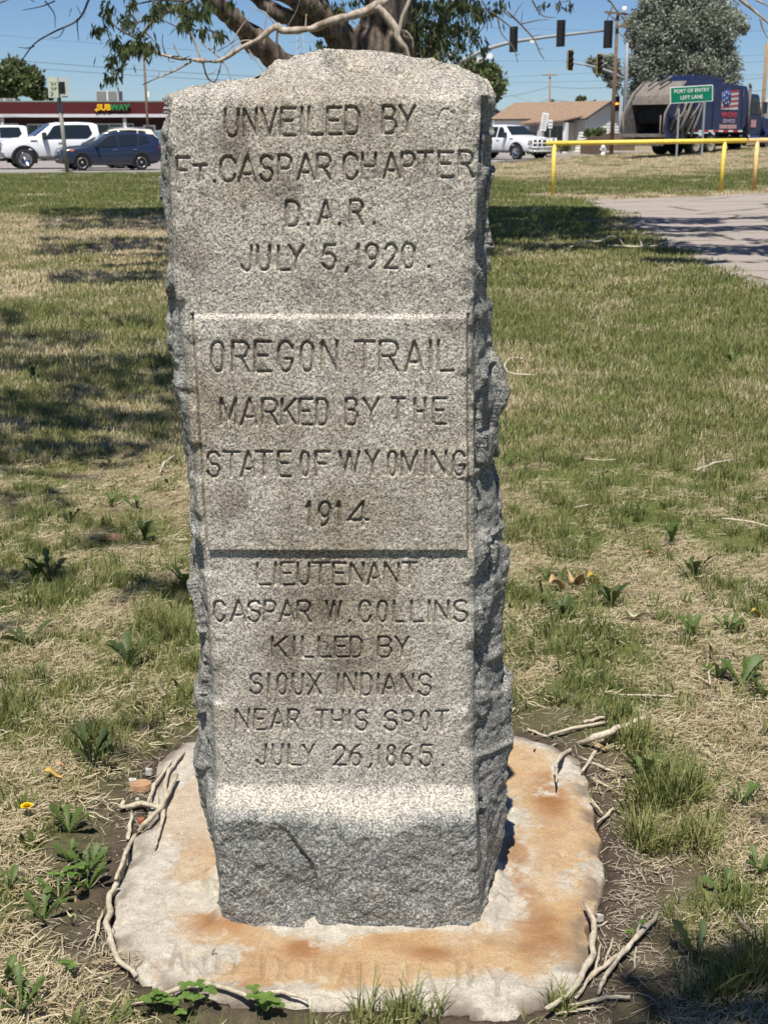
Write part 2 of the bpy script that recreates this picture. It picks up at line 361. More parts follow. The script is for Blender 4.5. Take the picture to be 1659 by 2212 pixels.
# arris chipping
ed = np.minimum(Fx - xl[:, None], xr[:, None] - Fx)
chp = ss(.0, .8, fbm(P3 * 16, 3, 60) + .35)
off -= (.006 + .012 * chp) * np.exp(-ed / (.006 + .008 * chp)) * (1 - .3 * low)
te = ZT - Fz
off -= (.005 + .008 * ss(0, 1, fbm(P3 * 14, 3, 61) + .3)) * np.exp(-te / .009)
Fy = YF - off
edL, edR = Fy[:, 0], Fy[:, -1]
def flank(xa, ya, xs, side):
    u = np.linspace(0, 1, NK + 1)[1:]
    hump = np.interp(u, [0, .38, .6, 1], [0, 1, 1.0, .62]); dy = np.interp(u, [0, .38, .6, 1], [0, .09, .14, .25])
    if side > 0: hump = np.interp(u, [0, .2, .55, .7, 1], [0, .25, 1, 1.0, .62]); dy = np.interp(u, [0, .2, .55, .7, 1], [0, .045, .13, .16, .25])
    x = xa[:, None] + (xs - xa)[:, None] * hump[None]; y = ya[:, None] * (1 - ss(0, .3, u))[None] + (YF - .02) * ss(0, .3, u)[None] + dy[None] + .0 * x
    z = np.repeat(zr[:, None], NK, 1); p = np.stack([x, y, z], -1)
    a = ss(0, .25, u)[None] * (1 - .6 * np.exp(-((u - .45) / .12) ** 2))[None]
    d = a * (.019 * chips(p * np.array([1, 1, .6]), 11, 80 + side * 7) + .006 * fbm(p * 9, 4, 31, .55)) + .0035 * fbm(p * 45, 3, 77, .6) * ss(0, .15, u)[None]
    d += ss(0, .2, u)[None] * .006 * (1 - ss(0, .12, np.abs(vnoise(p * np.array([10, 10, 7]), 90))))
    d = d - (.006 if side > 0 else .002) * ss(0, .3, u)[None]; x = x + side * d * .8; y = y - d * .5; return x, y, z
rx, ry, rz_ = flank(xr, edR, sr, 1)
lx, ly, lz = flank(xl, edL, sl, -1)
ub = np.linspace(0, 1, NB + 2)[1:-1]
bx = rx[:, -1:] * (1 - ub) + lx[:, -1:] * ub; by = ry[:, -1:] * (1 - ub) + ly[:, -1:] * ub + .03 * np.sin(np.pi * ub)[None]; bz = np.repeat(zr[:, None], NB, 1)
RX = np.concatenate([Fx, rx, bx, lx[:, ::-1]], 1); RY = np.concatenate([Fy, ry, by, ly[:, ::-1]], 1); RZ = np.concatenate([Fz, rz_, bz, lz[:, ::-1]], 1)
NC = RX.shape[1]
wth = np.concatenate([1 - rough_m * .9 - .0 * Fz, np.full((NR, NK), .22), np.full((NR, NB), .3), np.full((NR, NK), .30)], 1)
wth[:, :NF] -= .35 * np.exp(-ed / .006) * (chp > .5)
cutA = np.concatenate([np.maximum(cut / .0068, 1.6 * groove / .006), np.zeros((NR, NC - NF))], 1)
# the rough top: every ring point runs up to the crest line
tt = (np.arange(1, NTp + 1) / NTp)[:, None]
x0, y0, z0 = RX[-1], RY[-1], RZ[-1]
cx_ = (tX[0] + tX[-1]) / 2
# crest x follows the same left-right order
cfx = np.interp(x0, [x0.min(), x0.max()], [tX[0], tX[-1]])
cfz = np.interp(cfx, tX, tZ); cfz = np.maximum(cfz, ZT - .002)
front = np.zeros(NC); front[:NF] = 1
e1 = tt ** 1.0
TX = x0 * (1 - e1) + cfx * e1; TY = y0 * (1 - e1) + (YR + 0 * cfx) * e1
rise = np.sin(e1 * math.pi / 2) ** 1.15
TZ = z0 * (1 - rise) + cfz * rise
p = np.stack([TX, TY, TZ], -1); am = np.sin(np.clip(e1, 0, 1) * np.pi) ** .5
nzt = am * (.006 * chips(p, 16, 120) + .011 * fbm(p * 9, 4, 130, .55)) + .0012 * vnoise(p * 210, 22) + .0025 * fbm(p * 45, 2, 141) * am
TZ = TZ + nzt + .0035 * fbm(p * 38, 3, 140) * e1
# small hollow and nub near the crest
for (hx, hy, rr, dp) in ((725, 160, .019, .026), (858, 139, .013, .012)):
    c = P(hx, hy, YF + .085)
    TZ -= dp * np.exp(-(((TX - c.x) / rr) ** 2 + ((TY - c.y) / (rr * .8)) ** 2) ** 2)
    TZ += dp * .30 * np.exp(-(((TX - c.x + .012) / (rr * 1.5)) ** 2 + ((TY - c.y - .014) / (rr * .6)) ** 2))
    hol_m = np.exp(-(((TX - c.x) / (rr * .8)) ** 2 + ((TY - c.y) / (rr * .6)) ** 2) ** 2); HM = hol_m if rr > .015 else np.maximum(HM, hol_m)
AX = np.concatenate([RX, TX]); AY = np.concatenate([RY, TY]); AZ = np.concatenate([RZ, TZ])
W_ = np.concatenate([wth, np.full((NTp, NC), .8)]); CA = np.concatenate([cutA, 1.9 * HM])  # shade inside the crest hollows is painted dark through the cut attribute
rows = NR + NTp
V = np.stack([AX, AY, AZ], -1).reshape(-1, 3)
i = np.arange(rows - 1)[:, None] * NC; j = np.arange(NC)[None]; j2 = (j + 1) % NC
F = np.stack([i + j, i + j2, i + NC + j2, i + NC + j], -1).reshape(-1, 4)
me = np_mesh('granite_marker', V, F, True)
attr(me, 'weather', np.clip(W_, 0, 1).ravel()); attr(me, 'cut', CA.ravel())

def granite():
    k = NT('speckled_granite', .75, spec=.35); wt = k.attr('weather')
    v1 = k.vor(400, 'Color'); sep = k.n('ShaderNodeSeparateColor'); k.l(v1, sep.inputs[0])
    v2 = k.vor(700, 'Color'); sep2 = k.n('ShaderNodeSeparateColor'); k.l(v2, sep2.inputs[0])
    sp = k.math('ADD', k.math('MULTIPLY', sep.outputs[0], .6), k.math('MULTIPLY', sep2.outputs[1], .4))
    weathered = k.ramp(sp, [(.12, (.085, .075, .065)), (.28, (.23, .212, .185)), (.45, (.40, .37, .32)), (.62, (.53, .492, .422)), (.82, (.74, .69, .585))])
    fresh = k.ramp(sp, [(.2, (.06, .064, .062)), (.42, (.135, .14, .134)), (.62, (.205, .21, .197)), (.8, (.43, .43, .39))])
    big = k.noise(5, 6, .6)
    weathered = k.mix(k.ramp(k.noise(3.1, 5, .6), [(.42, 0), (.62, 1)]), weathered, k.mix(.55, weathered, (.50, .43, .30), 'MULTIPLY'))
    weathered = k.mix(k.math('MULTIPLY', k.ramp(big, [(.50, 0), (.68, 1)]), .55), weathered, k.mix(.8, weathered, (.55, .50, .48), 'MULTIPLY'))
    # soft patches of darker grey-violet mottling at fixed spots
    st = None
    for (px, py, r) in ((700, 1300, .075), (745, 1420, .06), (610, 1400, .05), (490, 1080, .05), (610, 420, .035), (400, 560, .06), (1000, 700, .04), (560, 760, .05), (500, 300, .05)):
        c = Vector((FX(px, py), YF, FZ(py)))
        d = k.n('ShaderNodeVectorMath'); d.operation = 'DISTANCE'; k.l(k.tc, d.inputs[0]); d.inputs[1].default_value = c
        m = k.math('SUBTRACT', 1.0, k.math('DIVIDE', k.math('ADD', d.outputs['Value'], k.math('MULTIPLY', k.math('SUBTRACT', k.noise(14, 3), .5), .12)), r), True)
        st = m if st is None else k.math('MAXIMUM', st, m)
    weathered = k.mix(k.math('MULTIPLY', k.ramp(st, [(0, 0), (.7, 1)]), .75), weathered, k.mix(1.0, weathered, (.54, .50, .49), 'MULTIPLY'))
    drip = k.ramp(k.noise(26, 6, .7, k.mapped((1, 1, .10))), [(.34, (.84, .82, .81)), (.52, (1, 1, 1))]); weathered = k.mix(.75, weathered, drip, 'MULTIPLY') if False else k.mix(1.0, weathered, drip, 'MULTIPLY')
    lich = k.ramp(k.noise(48, 6, .75), [(.66, 0), (.70, 1)]); weathered = k.mix(k.math('MULTIPLY', lich, .35), weathered, (.62, .57, .36))
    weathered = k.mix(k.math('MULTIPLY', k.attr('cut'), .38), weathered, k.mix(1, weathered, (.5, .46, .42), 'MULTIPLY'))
    wf = k.math('ADD', wt, k.math('MULTIPLY', k.math('SUBTRACT', k.noise(30, 6, .7), .5), 2.0), True)
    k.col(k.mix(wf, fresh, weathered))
    b = k.bump(sp, .0010, .7); b = k.bump(k.noise(150, 3, .6), .0014, .5, b)
    k.nrm(b); return k.m
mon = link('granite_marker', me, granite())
tag(mon, 'tall rough-hewn granite monument with carved inscriptions standing on the rust-stained concrete pad', 'monument')

# ------------------------------------------------------------ concrete pad under it
slab_px = [(395, 1597), (341, 1640), (330, 1700), (312, 1778), (270, 1860), (250, 1921), (243, 1993), (262, 2064), (312, 2118), (400, 2146), (600, 2160), (811, 2168), (1000, 2180), (1097, 2190), (1180, 2165), (1226, 2128), (1276, 2064), (1275, 1993), (1290, 1940), (1311, 1878), (1300, 1800), (1282, 1743), (1270, 1690), (1254, 1636), (1190, 1600), (1100, 1578), (900, 1568), (600, 1572)]
ST = .035
poly = np.array([[P_.x, P_.y] for P_ in (G(a, b, ST) for a, b in slab_px)])
def sdf(poly, X, Y):
    d = np.full(X.shape, 9e9); ins = np.zeros(X.shape, bool); n = len(poly)
    for a, b in zip(poly, np.roll(poly, -1, 0)):
        ex, ey = b - a; t = np.clip(((X - a[0]) * ex + (Y - a[1]) * ey) / (ex * ex + ey * ey), 0, 1)
        d = np.minimum(d, np.hypot(X - a[0] - t * ex, Y - a[1] - t * ey))
        c = ((a[1] <= Y) != (b[1] <= Y)) & (X < (b[0] - a[0]) * (Y - a[1]) / (b[1] - a[1] + 1e-15) + a[0]); ins ^= c
    return np.where(ins, d, -d)
sx = np.arange(poly[:, 0].min() - .03, poly[:, 0].max() + .03, .0026); sy = np.arange(poly[:, 1].min() - .03, poly[:, 1].max() + .03, .0026)
SX, SY = np.meshgrid(sx, sy); p2 = np.stack([SX, SY, 0 * SX], -1)
D = sdf(poly, SX, SY) + .010 * fbm(p2 * 14, 4, 200)
Hc = np.zeros(SX.shape)
SLT = 'A 60 125 130 238|N 138 208 168 250|D 262 338 165 247|D 452 530 170 270|O 552 636 190 270|N 672 740 195 280|A 782 832 210 285|T 820 902 205 295|E 937 1018 210 300|D 1067 1145 210 300|B 1275 1335 190 305|Y 1400 1490 220 340'
for q in SLT.split('|'):
    a = q.split(); x0_, x1_, yt, yb = map(float, a[1:])
    for stq in GLY[a[0]]:
        pts = [G(*z8(x0_ + (x1_ - x0_) * u, yb + (yt - yb) * v), ST) for u, v in stq]
        carve(Hc, sx, sy, [(q.x + rng.normal(0, .001), q.y + rng.normal(0, .001)) for q in pts], .0046, .0050)
base = np.array([[FX(486, 1960), YF - .03], [FX(1036, 2000), YF - .03], [FX(1060, 1950, YF + .1), YF + .10], [FX(1036, 1950), YF + .25], [FX(486, 1960), YF + .25], [FX(470, 1960, YF + .1), YF + .1]])
DB = -sdf(base, SX, SY)
Z = ST - .07 * ss(.004, -.012, D) - .009 * ss(.035, 0, D) + .002 * fbm(p2 * 7, 3, 210) + .0013 * fbm(p2 * 45, 4, 211, .65)
Hc = Hc * ss(-1.1, -.1, fbm(p2 * 11, 2, 215)); Z -= Hc
Z += (.015 + .007 * fbm(p2 * 34, 3, 213)) * ss(.040, .008, DB + .014 * fbm(p2 * 18, 3, 212))
for (hx, hy) in ((1215, 1846), (1243, 1910), (392, 1800), (374, 1857)):
    c = G(hx, hy, ST); Z -= .006 * np.exp(-(((SX - c.x) / .007) ** 2 + ((SY - c.y) / .009) ** 2))
pits = vnoise(p2 * 170, 230); Z -= .0016 * ss(.72, .95, pits)
n0, n1 = SX.shape; i = np.arange(n0 - 1)[:, None] * n1; j = np.arange(n1 - 1)[None]
keep = (D[:-1, :-1] > -.02).ravel()
Fs = np.stack([i + j, i + j + 1, i + n1 + j + 1, i + n1 + j], -1).reshape(-1, 4)[keep]
me = np_mesh('concrete_pad', np.stack([SX, SY, Z], -1).reshape(-1, 3), Fs, True)
# rust pattern as a colour attribute: the stain's own shape, drawn from overlapping patches
def blob(cx, cy, rx, ry, z=ST):
    c = G(cx, cy, z); ex = abs(G(cx + rx, cy, z).x - c.x); ey = abs(G(cx, cy + ry, z).y - G(cx, cy - ry, z).y) / 2
    return np.exp(-(((SX - c.x) / ex) ** 2 + ((SY - c.y) / ey) ** 2) ** 1.4)
rust = np.zeros(SX.shape)
for b in ((1190, 1740, 110, 90), (1180, 1860, 120, 90), (1200, 1950, 90, 90), (1100, 2060, 170, 60), (760, 2080, 330, 55), (480, 2010, 110, 55), (440, 1840, 60, 110), (420, 1740, 60, 70), (1190, 2020, 110, 70), (1160, 1680, 60, 40), (560, 2100, 160, 40), (1220, 1800, 100, 120), (1130, 1660, 90, 60), (900, 2055, 220, 45), (1200, 2040, 80, 50)):
    rust = np.maximum(rust, blob(*b))
rust = ss(.26, .72, rust + .38 * fbm(p2 * 10, 6, 240, .75)); rust *= 1 - .45 * ss(-.30, -.42, SX) * ss(2.0, 2.2, SY) ; rust *= .72 + .28 * ss(-.4, .3, fbm(p2 * 5, 4, 245))
deep = np.zeros(SX.shape)
for b in ((1150, 1990, 55, 50), (1190, 1720, 40, 60), (655, 2045, 50, 25), (1110, 1840, 25, 50), (1170, 2040, 80, 40), (470, 1990, 60, 25), (1130, 1930, 40, 50), (930, 2060, 60, 20)):
    deep = np.maximum(deep, blob(*b))
deep = np.clip(deep + .35 * fbm(p2 * 12, 4, 241), 0, 1) * rust
white = np.clip(blob(300, 1950, 70, 90) + blob(340, 2060, 70, 50) + blob(700, 2150, 400, 25), 0, 1)
dirtm = np.clip(ss(.055, .005, D) * ss(-.35, .4, fbm(p2 * 16, 4, 242)), 0, 1)
attr(me, 'cut', np.clip(Hc / .0042, 0, 1).ravel()); attr(me, 'rust', rust.ravel()); attr(me, 'deep', deep.ravel()); attr(me, 'dirt', dirtm.ravel()); attr(me, 'mortar', (ss(.03, 0, DB)).ravel())
k = NT('rusty_concrete', .9, spec=.2)
c = k.ramp(k.noise(38, 6, .7), [(.3, (.42, .38, .315)), (.6, (.63, .58, .485)), (.75, (.74, .685, .58))])
c = k.mix(k.math('MULTIPLY', k.attr('rust'), .92), c, k.ramp(k.noise(12, 6, .7), [(.3, (.46, .265, .11)), (.5, (.53, .345, .17)), (.7, (.58, .43, .25))]))
c = k.mix(k.math('MULTIPLY', k.attr('deep'), 1.0), c, (.33, .15, .055))
ck = k.vor(5.5, 'Distance', feat='DISTANCE_TO_EDGE'); ck = k.ramp(k.math('ADD', ck, k.math('MULTIPLY', k.noise(20, 5, .8), .10)), [(.052, 1), (.060, 0)]); c = k.mix(k.math('MULTIPLY', ck, .2), c, (.20, .15, .10))
c = k.mix(k.attr('mortar'), c, k.ramp(k.noise(60, 4), [(.3, (.42, .37, .29)), (.7, (.70, .64, .52))]))
c = k.mix(k.math('MULTIPLY', k.ramp(k.noise(240, 2), [(.58, 0), (.66, 1)]), .5), c, (.2, .17, .13))
c = k.mix(k.math('MULTIPLY', k.attr('cut'), .32), c, (.22, .17, .12)); c = k.mix(1.0, c, k.ramp(k.noise(330, 3, .8), [(.32, (.62, .58, .54)), (.5, (.95, .95, .95)), (.66, (1, 1, 1))]), 'MULTIPLY'); st_ = k.ramp(k.noise(24, 8, .8), [(.35, 1), (.46, 0)]); c = k.mix(k.math('MULTIPLY', st_, .35), c, (.30, .26, .21)); c = k.mix(k.math('MULTIPLY', k.attr('dirt'), .85), c, (.17, .135, .105))
k.col(c); k.nrm(k.bump(k.noise(130, 8, .85), .0035, 1.0)); pad_m = k.m
pad = link('concrete_pad', me, pad_m)
tag(pad, 'rust-stained rounded concrete pad with scratched lettering under the granite monument', 'concrete pad')
# ------------------------------------------------------------ terrain
def gz2(x, y):
    x = np.asarray(x, float); y = np.asarray(y, float); b = gz(x, y)
    near = y < 5
    if not np.any(near): return b
    X, Y = np.broadcast_arrays(x, y); d = -sdf(poly, X, Y)          # distance outside the pad
    p = np.stack([X, Y, 0 * X], -1)
    r = .022 + .020 * ss(.05, .30, d) + .006 * fbm(p * 6, 3, 300) + .0045 * fbm(p * 32, 3, 301) * (1 - ss(.3, .6, d) * .5)
    r = np.where(d < 0, -.02 - .03 * ss(0, .03, -d), r)
    return b + r * (1 - ss(3.8, 5, y))
_cx = np.arange(-2.2, 2.2, .012); _cy = np.arange(1.0, 5.4, .012); _CX, _CY = np.meshgrid(_cx, _cy); _CZ = gz2(_CX, _CY); _CS = sdf(poly, _CX, _CY)
def _look(A, x, y):
    i = min(max((x - _cx[0]) / .012, 0), len(_cx) - 1.01); j = min(max((y - _cy[0]) / .012, 0), len(_cy) - 1.01); a, b = int(i), int(j); u, v = i - a, j - b
    return float((A[b, a] * (1 - u) + A[b, a + 1] * u) * (1 - v) + (A[b + 1, a] * (1 - u) + A[b + 1, a + 1] * u) * v)
def GG(px, py, z=0.0):
    d = ray(px, py); Y = max(1.6, CAMH / max(.01, -d.z / d.y))
    for _ in range(6):
        x = d.x / d.y * Y; zz = (_look(_CZ, x, Y) if Y < 5.2 and abs(x) < 2.1 else float(gz(x, Y))) + z; Y = (CAMH - zz) / (-d.z / d.y)
    return Vector((d.x / d.y * Y, Y, zz))
def Xat(px, Y): return (px - 829.5) / FP * Y * (cp + 0.0)
path_w = np.array([[G(a, b).x, G(a, b).y] for a, b in ((1250, 431), (1330, 468), (1405, 520), (1480, 556), (1560, 591), (1659, 628), (1760, 670))] + [[3.9, 8.0], [7.5, 6.0], [12, 12], [22, 33.0], [9.2, 34.2]])
def greenf(x, y):
    p = np.stack([x, y * .55, 0 * x], -1)
    b = np.interp(y, [1.5, 3, 5, 7, 9, 11, 14, 17, 26, 50, 60], [.52, .56, .58, .58, .58, .62, .64, .62, .72, .80, .6])
    b = b - .62 * ss(17, 19, y) * (1 - ss(25, 29, y)) * (1 - ss(-3, -1.4, x))
    b = b - .30 * ss(12, 13.5, y) * (1 - ss(17, 19, y)) * (1 - ss(-1.5, 0, x))
    b = b - .75 * ss(44, 52, y) * ss(3, 5, x) - .55 * ss(33, 34.5, y) * (1 - ss(36, 38, y)) * ss(3.5, 4.5, x)
    n = .24 * fbm(p * 1.3, 3, 310) + .20 * fbm(p * 4.5, 2, 311) * (1 - ss(10, 20, y))
    return np.clip(b + n * (1 - .5 * ss(20, 30, y)), 0, 1)
def dirtf(x, y):
    d = -sdf(poly, x, y); p = np.stack([x, y, 0 * x], -1)
    near = np.clip(1.05 - d / (.25 + .12 * fbm(p * 5, 3, 320) + .08 * (x > .3) * (y < 2.6) - .10 * ss(2.9, 3.3, y)), 0, 1) * (y < 5)
    bare = ss(.32, .6, fbm(p * 1.6, 3, 321)) * .32 * (1 - ss(4.5, 6.3, y))
    return np.clip(np.maximum(near, bare), 0, 1)
ys = [1.2]
while ys[-1] < 600: ys.append(ys[-1] + max(.013, .0075 * ys[-1] ** 1.25 if ys[-1] > 4 else .013))
ys = np.array([-30, -8, 0, .8] + ys)
u_ = np.linspace(-1, 1, 301); xs_ = 1.3 * u_ + 10 * u_ ** 5 + 60 * u_ ** 15 + 330 * u_ ** 41
GX, GY = np.meshgrid(xs_, ys); GX = GX * (1 + .0 * GY)
GZ = gz2(GX, GY)
v = np.stack([GX, GY, GZ], -1).reshape(-1, 3); n0, n1 = GX.shape
i = np.arange(n0 - 1)[:, None] * n1; j = np.arange(n1 - 1)[None]
me = np_mesh('ground', v, np.stack([i + j, i + j + 1, i + n1 + j + 1, i + n1 + j], -1).reshape(-1, 4), True)
attr(me, 'green', greenf(GX, GY).ravel()); attr(me, 'dirt', dirtf(GX, GY).ravel())
k = NT('dry_lawn_soil', .95, spec=.1)
fine = k.noise(160, 4, .7); mid = k.noise(22, 5, .7); tiny = k.noise(500, 2)
straw = k.ramp(fine, [(.3, (.11, .085, .05)), (.5, (.26, .21, .125)), (.68, (.48, .40, .26))])
grn = k.ramp(k.noise(60, 5, .75), [(.3, (.045, .06, .018)), (.5, (.115, .14, .04)), (.7, (.25, .24, .09))])
soil = k.ramp(mid, [(.3, (.055, .040, .030)), (.6, (.115, .088, .065)), (.78, (.20, .16, .12))])
soil = k.mix(k.ramp(tiny, [(.66, 0), (.72, 1)]), soil, (.42, .38, .32))
gf = k.ramp(k.math('ADD', k.attr('green'), k.math('MULTIPLY', k.math('SUBTRACT', k.noise(3.2, 6, .75), .5), .9)), [(.3, 0), (.7, 1)])
c = k.mix(gf, straw, grn); c = k.mix(k.math('MULTIPLY', k.attr('dirt'), 1.0), c, soil)
k.col(c); k.nrm(k.bump(k.noise(90, 5, .75), .012, .9)); 
ground = tag(link('ground', me, k.m), kind='structure')

# asphalt path at the right, road and car park beyond the lawn
def sheet(name, pts, z, mat, kind='structure', res=None):
    """flat sheet following the terrain, cut to a polygon given in metres"""
    pts = np.array(pts); x0, y0 = pts.min(0); x1, y1 = pts.max(0); res = res or max(x1 - x0, y1 - y0) / 160
    X, Y = np.meshgrid(np.arange(x0 - res, x1 + 2 * res, res), np.arange(y0 - res, y1 + 2 * res, res)); D = sdf(pts, X, Y)
    if name == 'path': D = D + .10 * fbm(np.stack([X, Y, 0 * X], -1) * 2.5, 3, 330)
    Z = gz(X, Y) + z - .04 * ss(res * .8, -res * .6, D)
    n0, n1 = X.shape; i = np.arange(n0 - 1)[:, None] * n1; j = np.arange(n1 - 1)[None]
    f = np.stack([i + j, i + j + 1, i + n1 + j + 1, i + n1 + j], -1).reshape(-1, 4)[(D[:-1, :-1] > -res * 1.2).ravel()]
    me = np_mesh(name, np.stack([X, Y, Z], -1).reshape(-1, 3), f, True)
    return tag(link(name, me, mat), kind=kind)
k = NT('worn_asphalt', .9, spec=.2)
c = k.ramp(k.noise(55, 6, .8), [(.3, (.18, .155, .135)), (.5, (.33, .285, .25)), (.7, (.48, .425, .375))])
crk = k.vor(.35, 'Distance', feat='DISTANCE_TO_EDGE', vec=k.mapped((1, 1.8, 1)))
c = k.mix(k.ramp(k.math('ADD', crk, k.math('MULTIPLY', k.noise(3, 4), .05)), [(.035, 1), (.05, 0)]), c, (.10, .10, .05))
k.col(c); k.nrm(k.bump(k.noise(120, 4, .8), .006, .9)); asph = k.m
sheet('path', path_w, .02, asph, res=.11)
k = NT('road_surface', .85, spec=.25)
k.col(k.ramp(k.noise(1.4, 6, .7), [(.3, (.24, .215, .20)), (.7, (.33, .30, .275))])); k.nrm(k.bump(k.noise(60, 3), .004, .7)); roadm = k.m
road = [(-70, 53.2), (-16, 56.5), (-9, 57.8), (0, 66), (6, 77), (9.5, 84), (13, 86), (40, 88), (120, 90), (120, 118), (30, 112), (8, 108), (-5, 96), (-12, 93), (-70, 88)]
sheet('road', road, .03, roadm, res=1.0)
sheet('parking_lot', [(-90, 88), (-12, 93), (-5, 96), (8, 108), (8, 140), (-90, 140)], .05, roadm, res=1.6)
kc = flat('kerb_concrete', (.42, .39, .35), .9, scale=3)
kerb = MB(); pl_ = [(-70, 52.9), (-16, 56.2), (-9, 57.5), (0, 65.7), (6, 76.7), (9.5, 83.8), (13, 85.8), (40, 87.8), (120, 89.8)]
for a, b in zip(pl_[:-1], pl_[1:]):
    ns = max(1, int(math.dist(a, b) / 6))
    for q in range(ns):
        s0 = (a[0] + (b[0] - a[0]) * q / ns, a[1] + (b[1] - a[1]) * q / ns); s1 = (a[0] + (b[0] - a[0]) * (q + 1) / ns, a[1] + (b[1] - a[1]) * (q + 1) / ns)
        z = float(gz(*[(s0[t] + s1[t]) / 2 for t in (0, 1)]))
        kerb.box(((s0[0] + s1[0]) / 2, (s0[1] + s1[1]) / 2, z + .035), (math.dist(s0, s1) + .01, .18, .11), math.atan2(s1[1] - s0[1], s1[0] - s0[0]))
tag(kerb.build('kerb', kc), kind='structure')

# ------------------------------------------------------------ grass as stuff: tufts scattered by geometry nodes
def gmat(name, ramp_, trans, sheen=.35):
    k = NT(name, .55, spec=.25)
    rnd = k.attr('tint', 'INSTANCER'); bl = k.attr('blade')
    f = k.math('ADD', k.math('MULTIPLY', rnd, .6), k.math('MULTIPLY', bl, .4))
    c = k.ramp(f, ramp_)
    k.col(c); tr = k.n('ShaderNodeBsdfTranslucent'); k.l(c, tr.inputs[0]); mx = k.n('ShaderNodeMixShader'); mx.inputs[0].default_value = trans
    out = k.t.nodes['Material Output']; k.l(k.b.outputs[0], mx.inputs[1]); k.l(tr.outputs[0], mx.inputs[2]); k.l(mx.outputs[0], out.inputs[0]); return k.m
GREEN = gmat('grass_green', [(0, (.07, .10, .024)), (.35, (.155, .185, .055)), (.65, (.28, .28, .105)), (1, (.50, .44, .23))], .3)
STRAW = gmat('grass_straw', [(0, (.24, .18, .10)), (.4, (.47, .39, .25)), (1, (.74, .66, .47))], .15)
def tuft(name, n, rad, h, wd, mat, lean=.5, lying=False, seg=3, seed=0):
    r = np.random.default_rng(seed); V = []; F = []; T = []
    for q in range(n):
        a = r.uniform(0, 6.283); d = rad * math.sqrt(r.uniform()); bx_, by_ = d * math.cos(a), d * math.sin(a)
        L = h * r.uniform(.45, 1.15); th = r.uniform(0, 6.283); w0 = wd * r.uniform(.6, 1.3); t_ = r.uniform(0, 1)
        if lying: z0 = r.uniform(0, .016) ; el = r.uniform(-.1, .35); curv = r.uniform(-1.2, 1.2)
        else: z0 = -.004; el = math.pi / 2 - abs(r.normal(0, lean)); curv = 0
        droop = r.uniform(.2, .9) if not lying else r.uniform(-.2, .5)
        pts = []; x, y, z = bx_, by_, z0; yaw = th; e = el
        for s_ in range(seg + 1):
            pts.append((x, y, z, yaw)); st = L / seg
            x += math.cos(yaw) * math.cos(e) * st; y += math.sin(yaw) * math.cos(e) * st; z += math.sin(e) * st
            e -= droop / seg * (1.3 if not lying else .8); yaw += curv / seg
            if lying and z < .001: z = .001; e = abs(e) * .3
        b = len(V)
        tw = r.uniform(-.5, .5)
        for s_, (x, y, z, yw) in enumerate(pts):
            ww = w0 * (1 - (s_ / seg) ** 1.6) / 2 if not lying else w0 * (.9 if s_ < seg else .3) / 2
            nx, ny = -math.sin(yw + tw), math.cos(yw + tw)
            if s_ == seg and not lying: V.append((x, y, z)); T.append(t_); continue
            V += [(x - nx * ww, y - ny * ww, z), (x + nx * ww, y + ny * ww, z + (ww * .7))]; T += [t_, t_]
        for s_ in range(seg - (0 if lying else 1)): F.append((b + 2 * s_, b + 2 * s_ + 1, b + 2 * s_ + 3, b + 2 * s_ + 2))
        if not lying: F.append((b + 2 * seg - 2, b + 2 * seg - 1, b + 2 * seg))
    me = bpy.data.meshes.new(name); me.from_pydata(V, [], F); me.materials.append(mat); attr(me, 'blade', T)
    me.polygons.foreach_set('use_smooth', [True] * len(me.polygons)); return bpy.data.objects.new(name, me)
protos = bpy.data.collections.new('grass_tufts')
plist = []
for q in range(3): plist.append(tuft(f'a_short_green{q}', 16, .03, .042, .0024, GREEN, .45, seed=q))
for q in range(3): plist.append(tuft(f'b_tall_green{q}', 16, .03, .095, .0038, GREEN, .42, seed=10 + q))
for q in range(3): plist.append(tuft(f'c_straw_mat{q}', 40, .05, .038, .0018, STRAW, lying=True, seed=20 + q))
for q in range(2): plist.append(tuft(f'd_straw_up{q}', 12, .04, .04, .0018, STRAW, .9, seed=30 + q))
for q in range(2): plist.append(tuft(f'e_mid_green{q}', 90, .13, .06, .005, GREEN, .5, seg=2, seed=40 + q))
for q in range(2): plist.append(tuft(f'f_mid_straw{q}', 90, .13, .05, .005, STRAW, 1.0, seg=2, seed=50 + q))
for q in range(2): plist.append(tuft(f'g_far_green{q}', 170, .36, .085, .012, GREEN, .5, seg=2, seed=60 + q))
for q in range(2): plist.append(tuft(f'h_far_straw{q}', 150, .36, .07, .012, STRAW, 1.0, seg=2, seed=70 + q))
for q in range(3): plist.append(tuft(f'i_broad_weed{q}', 7, .02, .045, .013, GREEN, .9, seed=80 + q))
for o in plist: protos.objects.link(o)
K0 = dict(a=0, b=3, c=6, d=9, e=11, f=13, g=15, h=17, i=19)
pts, rots, scls, idxs, tints = [], [], [], [], []
def put(x, y, kind, nvar, s, tint):
    n = len(x); pts.append(np.stack([x, y, gz2(x, y)], -1)); rots.append(rng.uniform(0, 6.283, n)); scls.append(s * rng.uniform(.7, 1.3, n))
    idxs.append(K0[kind] + rng.integers(0, nvar, n)); tints.append(np.clip(tint + rng.normal(0, .14, n), 0, 1))
def field(y0, y1, dens, margin=.25):
    n = int(dens * (y1 - y0) * (.66 * (y0 + y1) / 2 + 2 * margin)); y = rng.uniform(y0, y1, n * 2); hw = .33 * y + margin
    x = rng.uniform(-1, 1, n * 2) * (.33 * y1 + margin); m = np.abs(x) < hw; return x[m][:n], y[m][:n]
def free(x, y):
    m = sdf(poly, x, y) < -.004
    m &= ~((x > -.42) & (x < .28) & (y > 2.35) & (y < 2.75))
    m &= sdf(path_w, x, y) < .02
    return m
